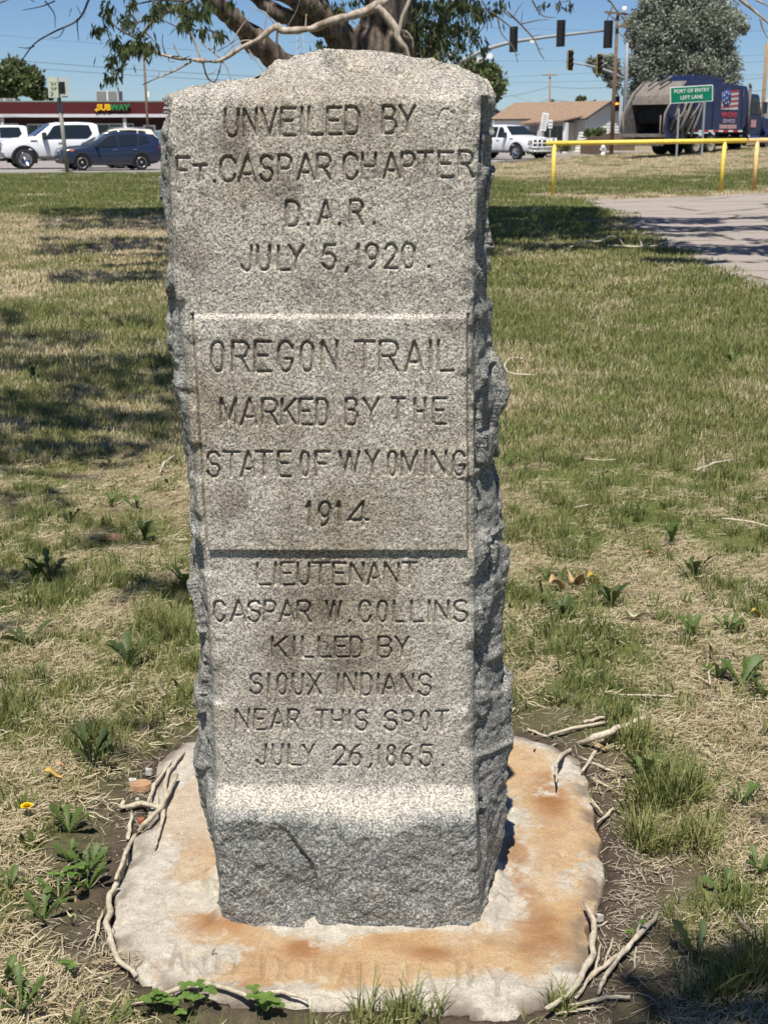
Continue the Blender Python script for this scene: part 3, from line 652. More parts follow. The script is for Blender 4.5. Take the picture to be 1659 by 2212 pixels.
for (y0, y1, d) in ((1.75, 2.6, 1700), (2.6, 3.6, 1400), (3.6, 5, 1050), (5, 7, 650)):
    x, y = field(y0, y1, d); m = free(x, y); x, y = x[m], y[m]; g = greenf(x, y); dt = dirtf(x, y); u = rng.uniform(0, 1, len(x))
    dens = 1 - .95 * ss(.15, .62, dt)
    clump = fbm(np.stack([x, y, 0 * x], -1) * 7, 2, 340)
    isg = (rng.uniform(0, 1, len(x)) < .16 + ss(.05, .85, g + .45 * clump) * .72)
    keep = u < dens
    tint = np.clip(.55 - .35 * clump - .25 * g + .12, 0, 1)
    a = keep & isg; tall = a & (clump > .25) & (rng.uniform(0, 1, len(x)) < .45)
    put(x[a & ~tall], y[a & ~tall], 'a', 3, 1.0, tint[a & ~tall]); put(x[tall], y[tall], 'b', 3, .8, tint[tall] * .7)
    wd_ = keep & (rng.uniform(0, 1, len(x)) < .022 + .05 * (clump > .45)); put(x[wd_], y[wd_], 'i', 3, 1.1, np.full(wd_.sum(), .12))
    b = keep & ~isg; c_ = rng.uniform(0, 1, len(x)) < .72
    put(x[b & c_], y[b & c_], 'c', 3, 1, .5 + .3 * clump[b & c_]); put(x[b & ~c_], y[b & ~c_], 'd', 2, 1, .5 + .3 * clump[b & ~c_])
for (y0, y1, d, kg, ks, s) in ((6.4, 9, 150, 'e', 'f', .9), (9, 13.5, 85, 'e', 'f', 1.15), (13, 20, 24, 'g', 'h', .8), (20, 30, 14, 'g', 'h', .95), (30, 56, 6, 'g', 'h', 1.15), (56, 84, 2, 'g', 'h', 1.3)):
    x, y = field(y0, y1, d, .6); m = free(x, y) & (sdf(np.array(road), x, y) < -.2); x, y = x[m], y[m]; g = greenf(x, y)
    isg = rng.uniform(0, 1, len(x)) < .12 + .8 * ss(.1, .95, g)
    put(x[isg], y[isg], kg, 2, s, .55 - .35 * (g[isg] - .5) - .08 * (y[isg] > 25)); put(x[~isg], y[~isg], ks, 2, s, np.full((~isg).sum(), .5))
# taller clumps the photograph shows
for (px, py, rp, n, s, ti) in ((1440, 1760, 60, 110, 1.25, .25), (1500, 1850, 50, 60, 1.1, .35), (1400, 1850, 40, 26, 1.0, .4), (870, 2200, 70, 20, .8, .3), (960, 2195, 60, 20, .85, .25), (1060, 2205, 40, 12, .8, .3), (1200, 2200, 40, 9, .75, .3), (760, 2200, 60, 14, .9, .35),
    (380, 1400, 40, 70, .9, .3), (330, 1370, 50, 60, .9, .35), (200, 1640, 50, 60, .9, .1), (1300, 1100, 60, 60, .9, .4), (1200, 1080, 50, 50, .9, .35), (1370, 1650, 30, 30, 1.1, .3), (1120, 1130, 40, 50, .9, .35), (1190, 1170, 60, 60, .9, .25), (60, 1560, 60, 60, .9, .2), (430, 1480, 20, 30, .8, .3), (1560, 1050, 80, 70, 1.0, .25), (1450, 1000, 90, 60, .9, .3),
    (110, 1330, 70, 60, .8, .15), (240, 1260, 60, 60, .8, .15), (1640, 2150, 60, 40, 1.0, .1), (1580, 2190, 60, 40, 1.0, .1)):
    X_, Y_ = [], []
    for _ in range(n):
        q = G(px + random.gauss(0, rp * .5), min(2350, py + random.gauss(0, rp * .35))); X_.append(q.x); Y_.append(q.y)
    X_, Y_ = np.array(X_), np.array(Y_); m = (free(X_, Y_) | (Y_ < 2.02)) & (rng.uniform(0, 1, len(X_)) < (.45 if n > 24 else 1)); put(X_[m], Y_[m], 'b', 3, s, np.full(m.sum(), ti + .15))
pts = np.concatenate(pts); me = bpy.data.meshes.new('grass'); me.vertices.add(len(pts)); me.vertices.foreach_set('co', pts.astype(np.float32).ravel())
attr(me, 'rot', np.concatenate(rots)); attr(me, 'scl', np.concatenate(scls)); attr(me, 'tint', np.concatenate(tints))
a = me.attributes.new('idx', 'INT', 'POINT'); a.data.foreach_set('value', np.concatenate(idxs).astype(np.int32))
grass = tag(link('grass', me), kind='stuff'); print('tufts', len(pts))
ng = bpy.data.node_groups.new('scatter_tufts', 'GeometryNodeTree')
ng.interface.new_socket('Geometry', in_out='INPUT', socket_type='NodeSocketGeometry'); ng.interface.new_socket('Geometry', in_out='OUTPUT', socket_type='NodeSocketGeometry')
N = ng.nodes.new; gi = N('NodeGroupInput'); go = N('NodeGroupOutput'); iop = N('GeometryNodeInstanceOnPoints'); ci = N('GeometryNodeCollectionInfo')
ci.inputs['Collection'].default_value = protos; ci.inputs['Separate Children'].default_value = True; ci.inputs['Reset Children'].default_value = True
def na(name, t):
    q = N('GeometryNodeInputNamedAttribute'); q.data_type = t; q.inputs['Name'].default_value = name; return [o for o in q.outputs if o.enabled and o.name == 'Attribute'][0]
cx3 = N('ShaderNodeCombineXYZ'); L_ = ng.links.new
L_(na('rot', 'FLOAT'), cx3.inputs[2]); L_(gi.outputs[0], iop.inputs['Points']); L_(ci.outputs[0], iop.inputs['Instance']); iop.inputs['Pick Instance'].default_value = True
L_(na('idx', 'INT'), iop.inputs['Instance Index']); L_(cx3.outputs[0], iop.inputs['Rotation']); L_(na('scl', 'FLOAT'), iop.inputs['Scale']); L_(iop.outputs[0], go.inputs[0])
md = grass.modifiers.new('scatter', 'NODES'); md.node_group = ng
# ------------------------------------------------------------ fallen twigs, leaves, weeds
k = NT('weathered_twig', .8, spec=.2)
c = k.ramp(k.noise(60, 4, .7), [(.28, (.26, .20, .13)), (.42, (.50, .43, .31)), (.58, (.64, .57, .44)), (.75, (.76, .70, .57))])
c = k.mix(k.ramp(k.noise(150, 4, .8), [(.62, 0), (.70, 1)]), c, (.14, .10, .07)); k.col(c); k.nrm(k.bump(k.noise(200, 5, .8), .004, 1.0)); twig_m = k.m
k = NT('dark_twig', .85, spec=.2); k.col(k.ramp(k.noise(80, 4), [(.3, (.10, .08, .06)), (.7, (.30, .25, .20))])); dtwig_m = k.m
twig_n = [0]
def twig(px, rpx, label, lift=.0, dark=False, group=None, fork=None, z=None):
    """bent dead twig lying on the ground; px: points along it, rpx: half thickness seen"""
    pts = []; rad = []
    for q, (a, b) in enumerate(px):
        g = GG(a, b); sc_ = max(.3, g.y) / FP; r = (rpx if not hasattr(rpx, '__len__') else rpx[q]) * sc_ * .80
        on = _look(_CS, g.x, g.y)
        if on > -.01: g = GG(a, b) if False else G(a, b, ST)
        g.z += r * .8 + lift + .004; pts.append(g); rad.append(r)
    o = empty('fallen_twig', pts[0], 0, label, 'twig', group)
    fine = []; fr = []
    for q in range(len(pts) - 1):
        for t in (0, .33, .66):
            p = pts[q].lerp(pts[q + 1], t); j = rad[q] * .35
            fine.append(p + Vector((random.gauss(0, j), random.gauss(0, j), abs(random.gauss(0, j)) * .6))); fr.append((rad[q] + (rad[q + 1] - rad[q]) * t) * random.uniform(.80, 1.16) * (1.22 if t == 0 and q else 1))
    fine.append(pts[-1]); fr.append(rad[-1] * .85)
    m = MB(); m.tube([p - pts[0] for p in fine], fr, 7); m.build('stem', dtwig_m if dark else twig_m, o)
    if fork:
        for (t, ex, ey, rr) in fork:
            b = fine[int(t * (len(fine) - 1))]; e = GG(ex, ey); e.z += .006 + lift; mm = MB(); r0 = rr * e.y / FP
            mid = b.lerp(e, .5) + Vector((random.gauss(0, .004), random.gauss(0, .004), .004))
            mm.tube([b - pts[0], mid - pts[0], e - pts[0]], [r0, r0 * .85, r0 * .5], 6); mm.build('side_shoot', twig_m, o)
    twig_n[0] += 1
    return o
T = twig
T([(422, 1606), (389, 1646), (367, 1673), (358, 1704), (360, 1728), (352, 1771), (343, 1817), (334, 1841)], [4, 5, 5, 6, 6, 6, 5, 4], 'long pale twig lying from the monument foot down the left side of the pad', .004)
T([(389, 1626), (367, 1655), (334, 1704), (320, 1744)], [2.5, 4, 5, 5], 'straight pale twig crossing the back left corner of the pad')
T([(383, 1692), (367, 1725), (352, 1762), (321, 1790), (294, 1823), (275, 1857), (262, 1890), (252, 1918)], [5, 7, 8, 7, 7, 7, 6, 6], 'thick peeled branch reaching up over the left edge of the concrete pad', .012, fork=[(.35, 345, 1700, 3)])
T([(263, 1757), (306, 1750), (349, 1759)], [7, 8, 7], 'short stubby stick lying crosswise at the left rim of the pad', .006, fork=[(.1, 264, 1742, 6)])
T([(285, 1765), (281, 1795), (277, 1820)], [6, 7, 7], 'short stick with charred lower end at the left rim of the pad', .0)
T([(258, 1922), (238, 1951), (235, 2009), (241, 2050), (258, 2094), (296, 2125)], [8, 9, 9, 9, 9, 8], 'thick curved branch hugging the front left edge of the pad', .008, fork=[(.62, 222, 2078, 2)])
T([(223, 1975), (214, 2009), (204, 2043), (190, 2070)], [5, 5, 4, 2], 'thin forked twig just left of the thick curved branch', 0, fork=[(.5, 185, 2050, 2)])
T([(197, 2026), (170, 2050), (167, 2091)], 2.5, 'dark wiry twig on the bare soil left of the pad', 0, True)
T([(177, 2091), (207, 2114), (235, 2128)], [3, 5, 5], 'short fat twig on bare soil below the curved branch', 0, fork=[(.6, 232, 2112, 2.5)])
T([(136, 2026), (139, 2074), (126, 2104), (126, 2142)], [3, 3, 4, 2], 'thin upright-lying twig between the dandelions and the bare soil', 0)
T([(357, 2155), (408, 2138), (456, 2136), (503, 2148), (561, 2168)], [6, 8, 8, 7, 5], 'grey half-buried root along the front edge of the pad', 0, False)
T([(568, 2152), (610, 2150), (664, 2167)], [5, 7, 5], 'whitish stub of branch at the front edge of the pad beside the clover', 0)
T([(1153, 1626), (1165, 1610), (1192, 1598), (1235, 1584), (1312, 1569)], [3, 4, 5, 5, 4], 'arched pale twig lying over the back right corner of the pad', .006)
T([(1261, 1566), (1284, 1560), (1305, 1555)], 5, 'short broken twig behind the back right corner of the pad')
T([(1390, 1582), (1334, 1607), (1281, 1626), (1238, 1647), (1206, 1669), (1199, 1693), (1200, 1720)], [7, 9, 9, 8, 6, 4, 2.5], 'thick knobbly branch hooking onto the right side of the pad', .03)
T([(1305, 1598), (1281, 1637), (1256, 1672)], 5, 'pale twig crossing beneath the thick knobbly branch', 0)
T([(1249, 1644), (1298, 1665), (1337, 1679)], [5, 5, 3], 'twig pointing right from below the thick knobbly branch', .002)
T([(1263, 1672), (1291, 1693), (1320, 1711)], 4, 'slim twig lower of the pair right of the rust-stained pad', 0)
T([(1275, 1732), (1290, 1752), (1304, 1768)], 3.5, 'slim straight twig touching the right rim of the pad', .002)
T([(1289, 1784), (1312, 1768), (1325, 1748)], [3, 5, 4], 'short twig making a V at the right rim of the pad', .002)
T([(1139, 1580), (1160, 1590), (1181, 1596)], 4, 'orange-brown sliver of twig at the back edge of the pad')
T([(1527, 1426), (1529, 1460), (1532, 1491)], [3.5, 4, 3.5], 'upright-lying pale twig among dandelions at the right edge', .01)
T([(1488, 1460), (1510, 1472), (1529, 1484)], 2.5, 'thin twig meeting the pale one among the right dandelions', .006)
T([(1334, 1511), (1401, 1513), (1465, 1516)], [2.5, 3.5, 2.5], 'long thin twig across the dry grass right of the monument', .008)
T([(1265, 1968), (1281, 2007), (1281, 2046), (1270, 2099), (1252, 2134), (1227, 2170), (1178, 2198)], [6, 8, 9, 10, 10, 9, 8], 'long pale branch hugging the front right corner of the pad', .010)
T([(1422, 1994), (1383, 2032), (1352, 2071), (1320, 2110), (1298, 2141), (1291, 2166)], [8, 8, 8, 7, 7, 4], 'straight cut-ended branch slanting down right of the pad', .012)
T([(1348, 2060), (1312, 2095), (1281, 2120), (1242, 2170)], [6, 7, 7, 6], 'branch slanting parallel between the pad and the cut-ended one', .006)
T([(1387, 1989), (1381, 2008), (1376, 2025)], 4.5, 'stub of twig leaning on the cut-ended branch', .004)
T([(1295, 2049), (1290, 2080), (1281, 2110)], 4, 'thin twig in the wedge between pad branch and slanting branches', .002)
T([(1325, 2033), (1312, 2067), (1304, 2092)], 4, 'wavy grey twig on soil above the slanting branches', 0)
T([(1362, 2164), (1330, 2166), (1298, 2170), (1227, 2182)], [6, 7, 6, 4], 'ringed stick lying level near the bottom of the view', .004)
T([(1373, 2053), (1371, 2075), (1369, 2099)], [3, 4, 4], 'dark-tipped twig right of the slanting branches', 0)
T([(1312, 1996), (1298, 2005), (1284, 2009)], 3, 'tiny crooked twig beside the front right corner of the pad')
T([(1571, 1964), (1603, 2010), (1656, 2067)], [3.5, 5, 5], 'reddish straight twig in the grass at the lower right edge', .008, True)
T([(1199, 2198), (1250, 2188), (1298, 2182)], 4, 'bluish grey twig lowest at the bottom right', 0)
T([(1143, 787), (1115, 781), (1099, 783), (1088, 800), (1095, 812), (1110, 818), (1155, 820)], [1.2, 1.6, 2, 2.4, 2, 2.2, 2.4], 'pale twig curled into a C right of the monument', .02)
T([(1231, 547), (1266, 536), (1296, 536), (1314, 525), (1335, 524), (1346, 543)], [2, 2.6, 3, 2.4, 1.8, 1.2], 'arched fallen limb in the shade by the asphalt path', .07)
T([(1311, 540), (1350, 543), (1385, 544), (1415, 541), (1459, 523)], [2, 2.6, 2.2, 1.6, 1], 'long fallen limb touching the edge of the asphalt path', .05, fork=[(.5, 1380, 520, 1.2), (.8, 1445, 545, 1)])
T([(1430, 595), (1446, 586), (1461, 593)], 1.3, 'small white arc of twig in the lawn near the path', .04)
T([(1615, 600), (1637, 605), (1662, 611)], 1.3, 'dark twig lying on the asphalt path at the right edge', .02, True)
T([(1584, 1005), (1539, 1014), (1502, 1028)], [2.8, 3, 2.5], 'bleached white stick lying in the right lawn', .02)
T([(1557, 1129), (1603, 1134), (1662, 1147)], 2.8, 'pale stick at the right edge below the bleached one', .01)
T([(1238, 1106), (1284, 1096)], 2.6, 'short pale stick in dry grass nearest right of the monument middle', .01)
T([(1263, 998), (1300, 1002), (1330, 1000)], 1.8, 'faint thin stick in the lawn left of the bleached one', .01)
T([(379, 993), (355, 1011), (347, 1030)], [2.5, 3.2, 2], 'hooked pale twig in the grass left of the monument middle', .015)
T([(223, 933), (247, 931), (270, 933)], 1.8, 'thin white stick in the shade at left', .015)
T([(404, 1598), (430, 1575), (446, 1558)], 2.2, 'thin twig leaning in the soil behind the left of the monument', .004)
T([(330, 1530), (350, 1510), (372, 1500)], 1.8, 'wiry twig in the dark soil left of the monument', .004)
T([(414, 1555), (398, 1566), (380, 1572)], 2.2, 'little twig in the dark soil behind the pad left corner', .0)
# scattered straws and bark crumbs over the bare soil: stuff
m = MB()
for _ in range(1500):
    a, b = random.choice(((350, 1560), (300, 1800), (200, 2080), (1330, 1800), (1380, 1950), (1400, 2060), (1200, 1545), (1330, 1650), (1300, 2180), (280, 1650), (1380, 1900)))
    g = GG(a + random.gauss(0, 55), min(2260, b + random.gauss(0, 60)))
    if _look(_CS, g.x, g.y) > -.004: continue
    th = random.uniform(0, 6.28); L = random.uniform(.008, .05); d = Vector((math.cos(th), math.sin(th), random.gauss(0, .15))) * L; bnd = Vector((random.gauss(0, .004), random.gauss(0, .004), .003))
    m.tube([g + Vector((0, 0, .003)), g + d * .5 + bnd + Vector((0, 0, .003)), g + d + Vector((0, 0, .002))], random.uniform(.0005, .0011), 3)
tag(m.build('straw_litter', twig_m), kind='stuff')
m = MB()
for _ in range(1500):
    a, b = random.choice(((350, 1560), (300, 1800), (210, 2080), (1350, 1850), (1380, 1980), (1400, 2080), (1230, 2150), (280, 2120), (1330, 1760)))
    g = GG(a + random.gauss(0, 50), min(2260, b + random.gauss(0, 60)))
    if _look(_CS, g.x, g.y) > .01: continue
    r = random.uniform(.0012, .0042)
    m.add([g + Vector((random.uniform(-1, 1), random.uniform(-1, 1), random.uniform(-.5, 1))).normalized() * r for _ in range(6)], [(0, 1, 2), (0, 2, 3), (1, 2, 4), (3, 4, 5), (0, 1, 5), (2, 3, 4), (1, 4, 5)])
peb = flat('soil_crumb', (.26, .22, .18), .9, var=.6, scale=60)
tag(m.build('soil_crumbs', peb), kind='stuff')

# bark pieces, pebbles, dry leaves
bark_m = flat('bark_chip', (.42, .25, .14), .9, var=.5, scale=40, bump=.002)
def bark(px, py, L, W, ang, label, mat=None, name='bark_chip', cat='bark chip', th=.006):
    g = GG(px, py); s = g.y / FP; L *= s; W *= s * 1.6; m = MB(); n = 9
    top = []; bot = []
    for q in range(n):
        t = 2 * math.pi * q / n; rr = random.uniform(.8, 1.15); x, y = math.cos(t) * L / 2 * rr, math.sin(t) * W / 2 * rr
        X = x * math.cos(ang) - y * math.sin(ang); Y = x * math.sin(ang) + y * math.cos(ang)
        top.append((X, Y, .004 + th * random.uniform(.8, 1.3))); bot.append((X * 1.03, Y * 1.03, 0))
    m.add(top + bot + [(0, 0, th * 1.6)], [(q, (q + 1) % n, 2 * n) for q in range(n)] + [(q, n + q, n + (q + 1) % n, (q + 1) % n) for q in range(n)] + [tuple(range(2 * n - 1, n - 1, -1))])
    o = m.build(name, mat or bark_m); o.location = g + Vector((0, 0, .004)); tag(o, label, cat); return o
bark(303, 1706, 58, 26, .5, 'orange-brown flake of bark at the left rim of the pad', th=.009)
bark(245, 1167, 48, 11, .05, 'reddish strip of bark in the left lawn', th=.012)
bark(340, 1727, 20, 18, .2, 'tan pebble at the left rim of the pad under the twigs', flat('tan_pebble', (.4, .32, .2)), 'pebble', 'pebble', .012)
wp = flat('white_pebble', (.45, .43, .39), var=.25, scale=90)
bark(324, 1676, 18, 10, .3, 'whitish pebble uppermost of those by the bark flake', wp, 'pebble', 'pebble', .01)
bark(288, 1698, 20, 11, .2, 'greyish white pebble directly left of the bark flake', wp, 'pebble', 'pebble', .01)
bark(298, 1740, 9, 8, .2, 'tiny white pebble just below the bark flake', wp, 'pebble', 'pebble', .008)
bark(1295, 1992, 16, 11, .2, 'white pebble in the soil at the right rim of the pad', wp, 'pebble', 'pebble', .008)
bark(1095, 1576, 12, 7, .2, 'white pebble at the back edge of the pad touching the monument', wp, 'pebble', 'pebble', .008)
bark(306, 1782, 14, 11, .8, 'rust-red crumb of bark on the left rim of the pad', flat('red_crumb', (.30, .10, .05)), 'bark_crumb', 'bark', .008)
def leafmat(name, c, c2, tr=.2):
    k = NT(name, .5, spec=.3); cc = k.ramp(k.noise(35, 4), [(.3, c), (.7, c2)]); k.col(cc)
    t = k.n('ShaderNodeBsdfTranslucent'); k.l(cc, t.inputs[0]); mx = k.n('ShaderNodeMixShader'); mx.inputs[0].default_value = tr
    k.l(k.b.outputs[0], mx.inputs[1]); k.l(t.outputs[0], mx.inputs[2]); k.l(mx.outputs[0], k.t.nodes['Material Output'].inputs[0]); return k.m
dry_m = leafmat('dry_leaf', (.42, .27, .13), (.62, .44, .24)); yel_m = leafmat('yellow_leaf', (.55, .36, .08), (.68, .48, .14)); pale_m = leafmat('pale_leaf', (.45, .47, .25), (.6, .6, .36))
def dead_leaf(px, py, L, W, ang, label, mat, curl=1.0):
    g = GG(px, py); s = g.y / FP; L *= s; W *= s * 1.6; V = []; F = []; n = 8
    for q in range(n + 1):
        t = q / n; hw = W / 2 * math.sin(math.pi * min(.97, max(.04, t)) ** .85) * random.uniform(.85, 1.15); z = .012 + .012 * curl * math.sin(t * 5 + .5)
        for e in (-1, -.4, 0, .4, 1): V.append(((t - .5) * L, e * hw, z + abs(e) * hw * .55 * curl + random.gauss(0, .0012)))
    for q in range(n):
        for e in range(4): a = q * 5 + e; F.append((a, a + 1, a + 6, a + 5))
    m = MB(); m.add(V, F, True); o = m.build('fallen_leaf', mat); o.location = g + Vector((0, 0, .006)); o.rotation_euler = (0, 0, ang)
    md = o.modifiers.new('th', 'SOLIDIFY'); md.thickness = .0006; tag(o, label, 'leaf'); return o
dead_leaf(1206, 1278, 50, 22, .3, 'curled tan leaf leftmost of the dry cluster right of the monument', dry_m, 1.6)
dead_leaf(1245, 1271, 52, 26, .9, 'crumpled orange-tan leaf in the middle of the dry cluster', dry_m, 1.8)
dead_leaf(1284, 1263, 40, 20, .2, 'yellowish dry leaf rightmost of the dry cluster', yel_m, 1.2)
dead_leaf(1369, 1343, 36, 30, 1.2, 'pale green upturned leaf on the dry grass right of the monument', pale_m, .8)
dead_leaf(1635, 1338, 34, 14, .1, 'ochre leaf at the right edge of the lawn', yel_m)
dead_leaf(116, 1687, 46, 14, .1, 'long yellow dead leaf under the shaded weed at left', yel_m, .8)
dead_leaf(138, 1669, 40, 9, .25, 'orange sliver of dead leaf above the long yellow one', dry_m, .6)
dead_leaf(170, 1975, 14, 16, .3, 'small peach-coloured leaf among the left dandelions', dry_m)
dead_leaf(158, 2004, 15, 20, 1.0, 'small cream leaf below the peach-coloured one', pale_m)
dead_leaf(1300, 1628, 40, 12, .3, 'pinkish dry leaf under the thick knobbly branch', dry_m, .6)
dead_leaf(418, 1312, 14, 10, .3, 'tiny orange leaf against the left flank of the monument', yel_m)
dead_leaf(1410, 1205, 40, 8, 0, 'brown strip of leaf in the right lawn', dry_m, .5)

# dandelions: rosettes of lobed leaves, every leaf a part
def lobed(name, L, W, teeth, seed):
    r = np.random.default_rng(seed); V = []; F = []; n = 20
    for q in range(n + 1):
        t = q / n; env = (.16 + .84 * math.sin(min(1, t / .78) * math.pi / 2) ** 1.6) * (1 if t < .8 else math.cos((t - .8) / .2 * math.pi / 2) ** .6)
        saw = 1 - teeth * (1 - ((t * 6.0) % 1.0)) * (t < .82) * (t > .12)
        hw = W / 2 * env * saw; x = t * L; zz = .55 * L * math.sin(t * 1.75) * .55
        V += [(x - hw * .25, -hw, zz + hw * .35), (x, 0, zz), (x - hw * .25, hw, zz + hw * .35)]
    for q in range(n): a = q * 3; F += [(a, a + 1, a + 4, a + 3), (a + 1, a + 2, a + 5, a + 4)]
    m = MB(); m.add(V, F, True); return m.mesh(name)
lf_g = leafmat('dandelion_green', (.055, .10, .022), (.13, .19, .045), .3)
lf_d = leafmat('dandelion_old_leaf', (.05, .075, .025), (.10, .13, .045), .25)
rib_m = flat('leaf_midrib', (.42, .46, .24), .5)
LM = [lobed('leaf', 1, .30, .55, 1), lobed('leaf', 1, .33, .5, 2), lobed('leaf', 1, .26, .7, 3), lobed('leaf', 1, .36, .34, 4)]
for q in LM: q.materials.append(lf_g)
LMd = [q.copy() for q in LM]
for q in LMd: q.materials.clear(); q.materials.append(lf_d)
rm = MB(); rm.tube([(0, 0, 0.002), (.3, 0, .29 * .55 * .52 + .012), (.62, 0, .486 * .55 * .95), (.9, 0, .55 * .55 * 1.0)], [.014, .012, .009, .004], 4); rib_me = rm.mesh('midrib'); rib_me.materials.append(rib_m)
def weed(px, py, size, n, label, kinds=(0, 2), old=False, a0=None, up=.15, ribs=True, name='dandelion_plant', cat='weed', group=None):
    g = GG(px, py) if py < 2230 else GG(px, 2230); s = 1.25 * size * g.y / FP
    o = empty(name, g, random.uniform(0, 6), label, cat, group)
    for q in range(n):
        me = (LMd if old else LM)[random.choice(kinds)]
        l = link('leaf', me, None, o); L = s * random.uniform(.65, 1.15)
        th = (2 * math.pi * q / n + random.gauss(0, .3)) if a0 is None else a0[q % len(a0)] - o.rotation_euler.z
        l.scale = (L, L * random.uniform(.8, 1.1), L * random.uniform(.6, 1.1)); l.rotation_euler = (random.gauss(0, .25), -up - random.uniform(0, .35), th)
        if ribs and g.y < 4:
            r = link('midrib', rib_me, None, l)
    return o
weed(150, 1800, 62, 5, 'broad-leaved young dandelion beside the yellow flower', (3, 1), up=.4)
weed(152, 1862, 46, 6, 'small dandelion rosette above the cluster left of the pad', (1, 3), up=.5)
weed(195, 1880, 52, 7, 'dandelion with an upright leaf close by the pad left edge', (1, 0), up=.4)
weed(192, 1922, 60, 6, 'dandelion whose leaf touches the curved branch', (1, 3), up=.3)
weed(130, 1945, 56, 7, 'deeply lobed dandelion in the middle of the left cluster', (0, 2), up=.35)
weed(95, 1990, 62, 7, 'lobed dandelion lowest of the left cluster', (0, 2), up=.3)
weed(20, 1925, 45, 6, 'dandelion at the left edge level with the cluster', (1, 0), up=.35)
weed(50, 2185, 95, 9, 'large serrated dandelion in the bottom left corner', (0, 2), up=.35)
weed(2, 2130, 60, 5, 'dandelion cut by the left edge above the corner one', (3, 1), up=.4)
weed(200, 1655, 78, 10, 'big shaded weed clump left of the pad', (0, 2), True, up=.5)
weed(280, 1440, 72, 8, 'dark lobed dandelion in the left grass above the bare soil', (0, 1), True, up=.5)
weed(313, 1170, 45, 7, 'upright dandelion right of the reddish bark strip', (3, 1), True, up=.75)
weed(110, 1260, 62, 7, 'lobed dandelion in deep shade at the left', (0, 2), True, up=.5)
weed(75, 1260, 42, 5, 'dandelion left neighbour of the deep-shade one', (3, 1), up=.6)
weed(60, 1395, 60, 5, 'wide-leaved weed near the left edge at mid height', (3, 1), True, up=.3)
weed(400, 1275, 52, 7, 'bright dandelion hugging the left flank of the monument', (3, 0), up=.45)
weed(245, 1095, 30, 7, 'small dandelion rosette in the left lawn upper row', (0, 1), up=.5)
weed(295, 1105, 28, 6, 'small dandelion right of the rosette in the upper row', (0, 1), up=.5)
weed(150, 1130, 30, 7, 'small dandelion left of the rosette in the upper row', (0, 1), True, up=.5)
weed(370, 1050, 28, 6, 'tiny dandelion beside the hooked pale twig', (0, 1), up=.5)
weed(70, 820, 24, 8, 'dark weed tuft in the far left shade', (3, 1), True, up=.8)
weed(1390, 1695, 82, 8, 'large feathery dandelion right of the pad with pale midrib', (0, 2), up=.45)
weed(1355, 1725, 36, 5, 'little fern-like dandelion below the large feathery one', (2,), up=.25)
weed(1600, 1485, 66, 8, 'broad bright dandelion group near the right edge', (3, 1), up=.4)
weed(1545, 1468, 48, 6, 'bright dandelion between the crossing twigs and the edge', (3, 1), up=.4)
weed(1650, 1510, 50, 6, 'dandelion cut by the right edge below the bright group', (3, 0), up=.4)
weed(1318, 1310, 52, 8, 'dark dandelion directly below the dry leaf cluster', (3, 1), True, up=.45)
weed(1215, 1335, 40, 7, 'dandelion right of the monument below the dry cluster', (3, 0), True, up=.5)
weed(1490, 1380, 48, 6, 'dandelion with one tall leaf left of the right-edge group', (3, 1), up=.6)
weed(1570, 1365, 42, 8, 'low spreading dandelion above the right-edge group', (0, 1), up=.35)
weed(1500, 1250, 46, 8, 'wiry dandelion in the right lawn', (2, 1), True, up=.5)
weed(1180, 1255, 36, 6, 'dandelion just left above the dry leaf cluster', (1, 0), up=.45)
weed(1450, 1180, 44, 8, 'loose tall weed with narrow leaves in the right lawn', (2,), up=.9)
weed(1600, 1740, 58, 8, 'dandelion at the right edge beside the bright grass clump', (0, 2), up=.4)
weed(1490, 1690, 40, 7, 'small dandelion between the feathery one and the right edge', (2, 0), True, up=.4)
weed(1640, 1890, 60, 8, 'dandelion at the right edge above the reddish twig', (3, 0), up=.4)
weed(1560, 1930, 44, 6, 'pale-leaved dandelion left of the reddish twig', (3, 1), up=.3)
weed(1505, 2075, 78, 5, 'half-shaded feathery dandelion at the lower right', (2, 0), True, up=.35)
weed(1100, 1010, 26, 5, 'small dandelion touching the right flank of the monument', (3,), up=.5)
weed(1580, 790, 22, 6, 'weed in the right lawn nearest the path', (2, 1), up=.6)
weed(500, 2150, 78, 5, 'dandelion with one tall bright leaf in front of the pad', (3, 1), a0=[1.2, 3.9, 5.2, 2.2, .2], up=.7)
# the yellow flower
fl = empty('dandelion_flower', GG(59, 1775), 0, 'bright yellow dandelion flower head in the dry grass at left', 'flower')
s_ = fl.location.y / FP; m = MB(); m.cyl((0, 0, -.01), (.002, 0, .036), .0016, 6); m.build('stalk', lf_g, fl)
petal = flat('dandelion_yellow', (.85, .60, .01), .6, var=.1); m = MB()
for ring in range(5):
    n = 8 + ring * 7; rr = (.2 + .8 * ring / 4) * 15 * s_; el = 1.35 - ring * .33
    for q in range(n):
        a = 2 * math.pi * q / n + ring * .4; r2 = rr * random.uniform(.85, 1.1); c0 = Vector((.002, 0, .036)); d = Vector((math.cos(a), math.sin(a), 0)); nn = Vector((-math.sin(a), math.cos(a), 0))
        tip = c0 + d * r2 + Vector((0, 0, .010 - ring * .0016)); m.add([c0 - nn * .0006, c0 + nn * .0006, tip + nn * .0013, tip - nn * .0013], [(0, 1, 2, 3)])
m.build('petals', petal, fl)
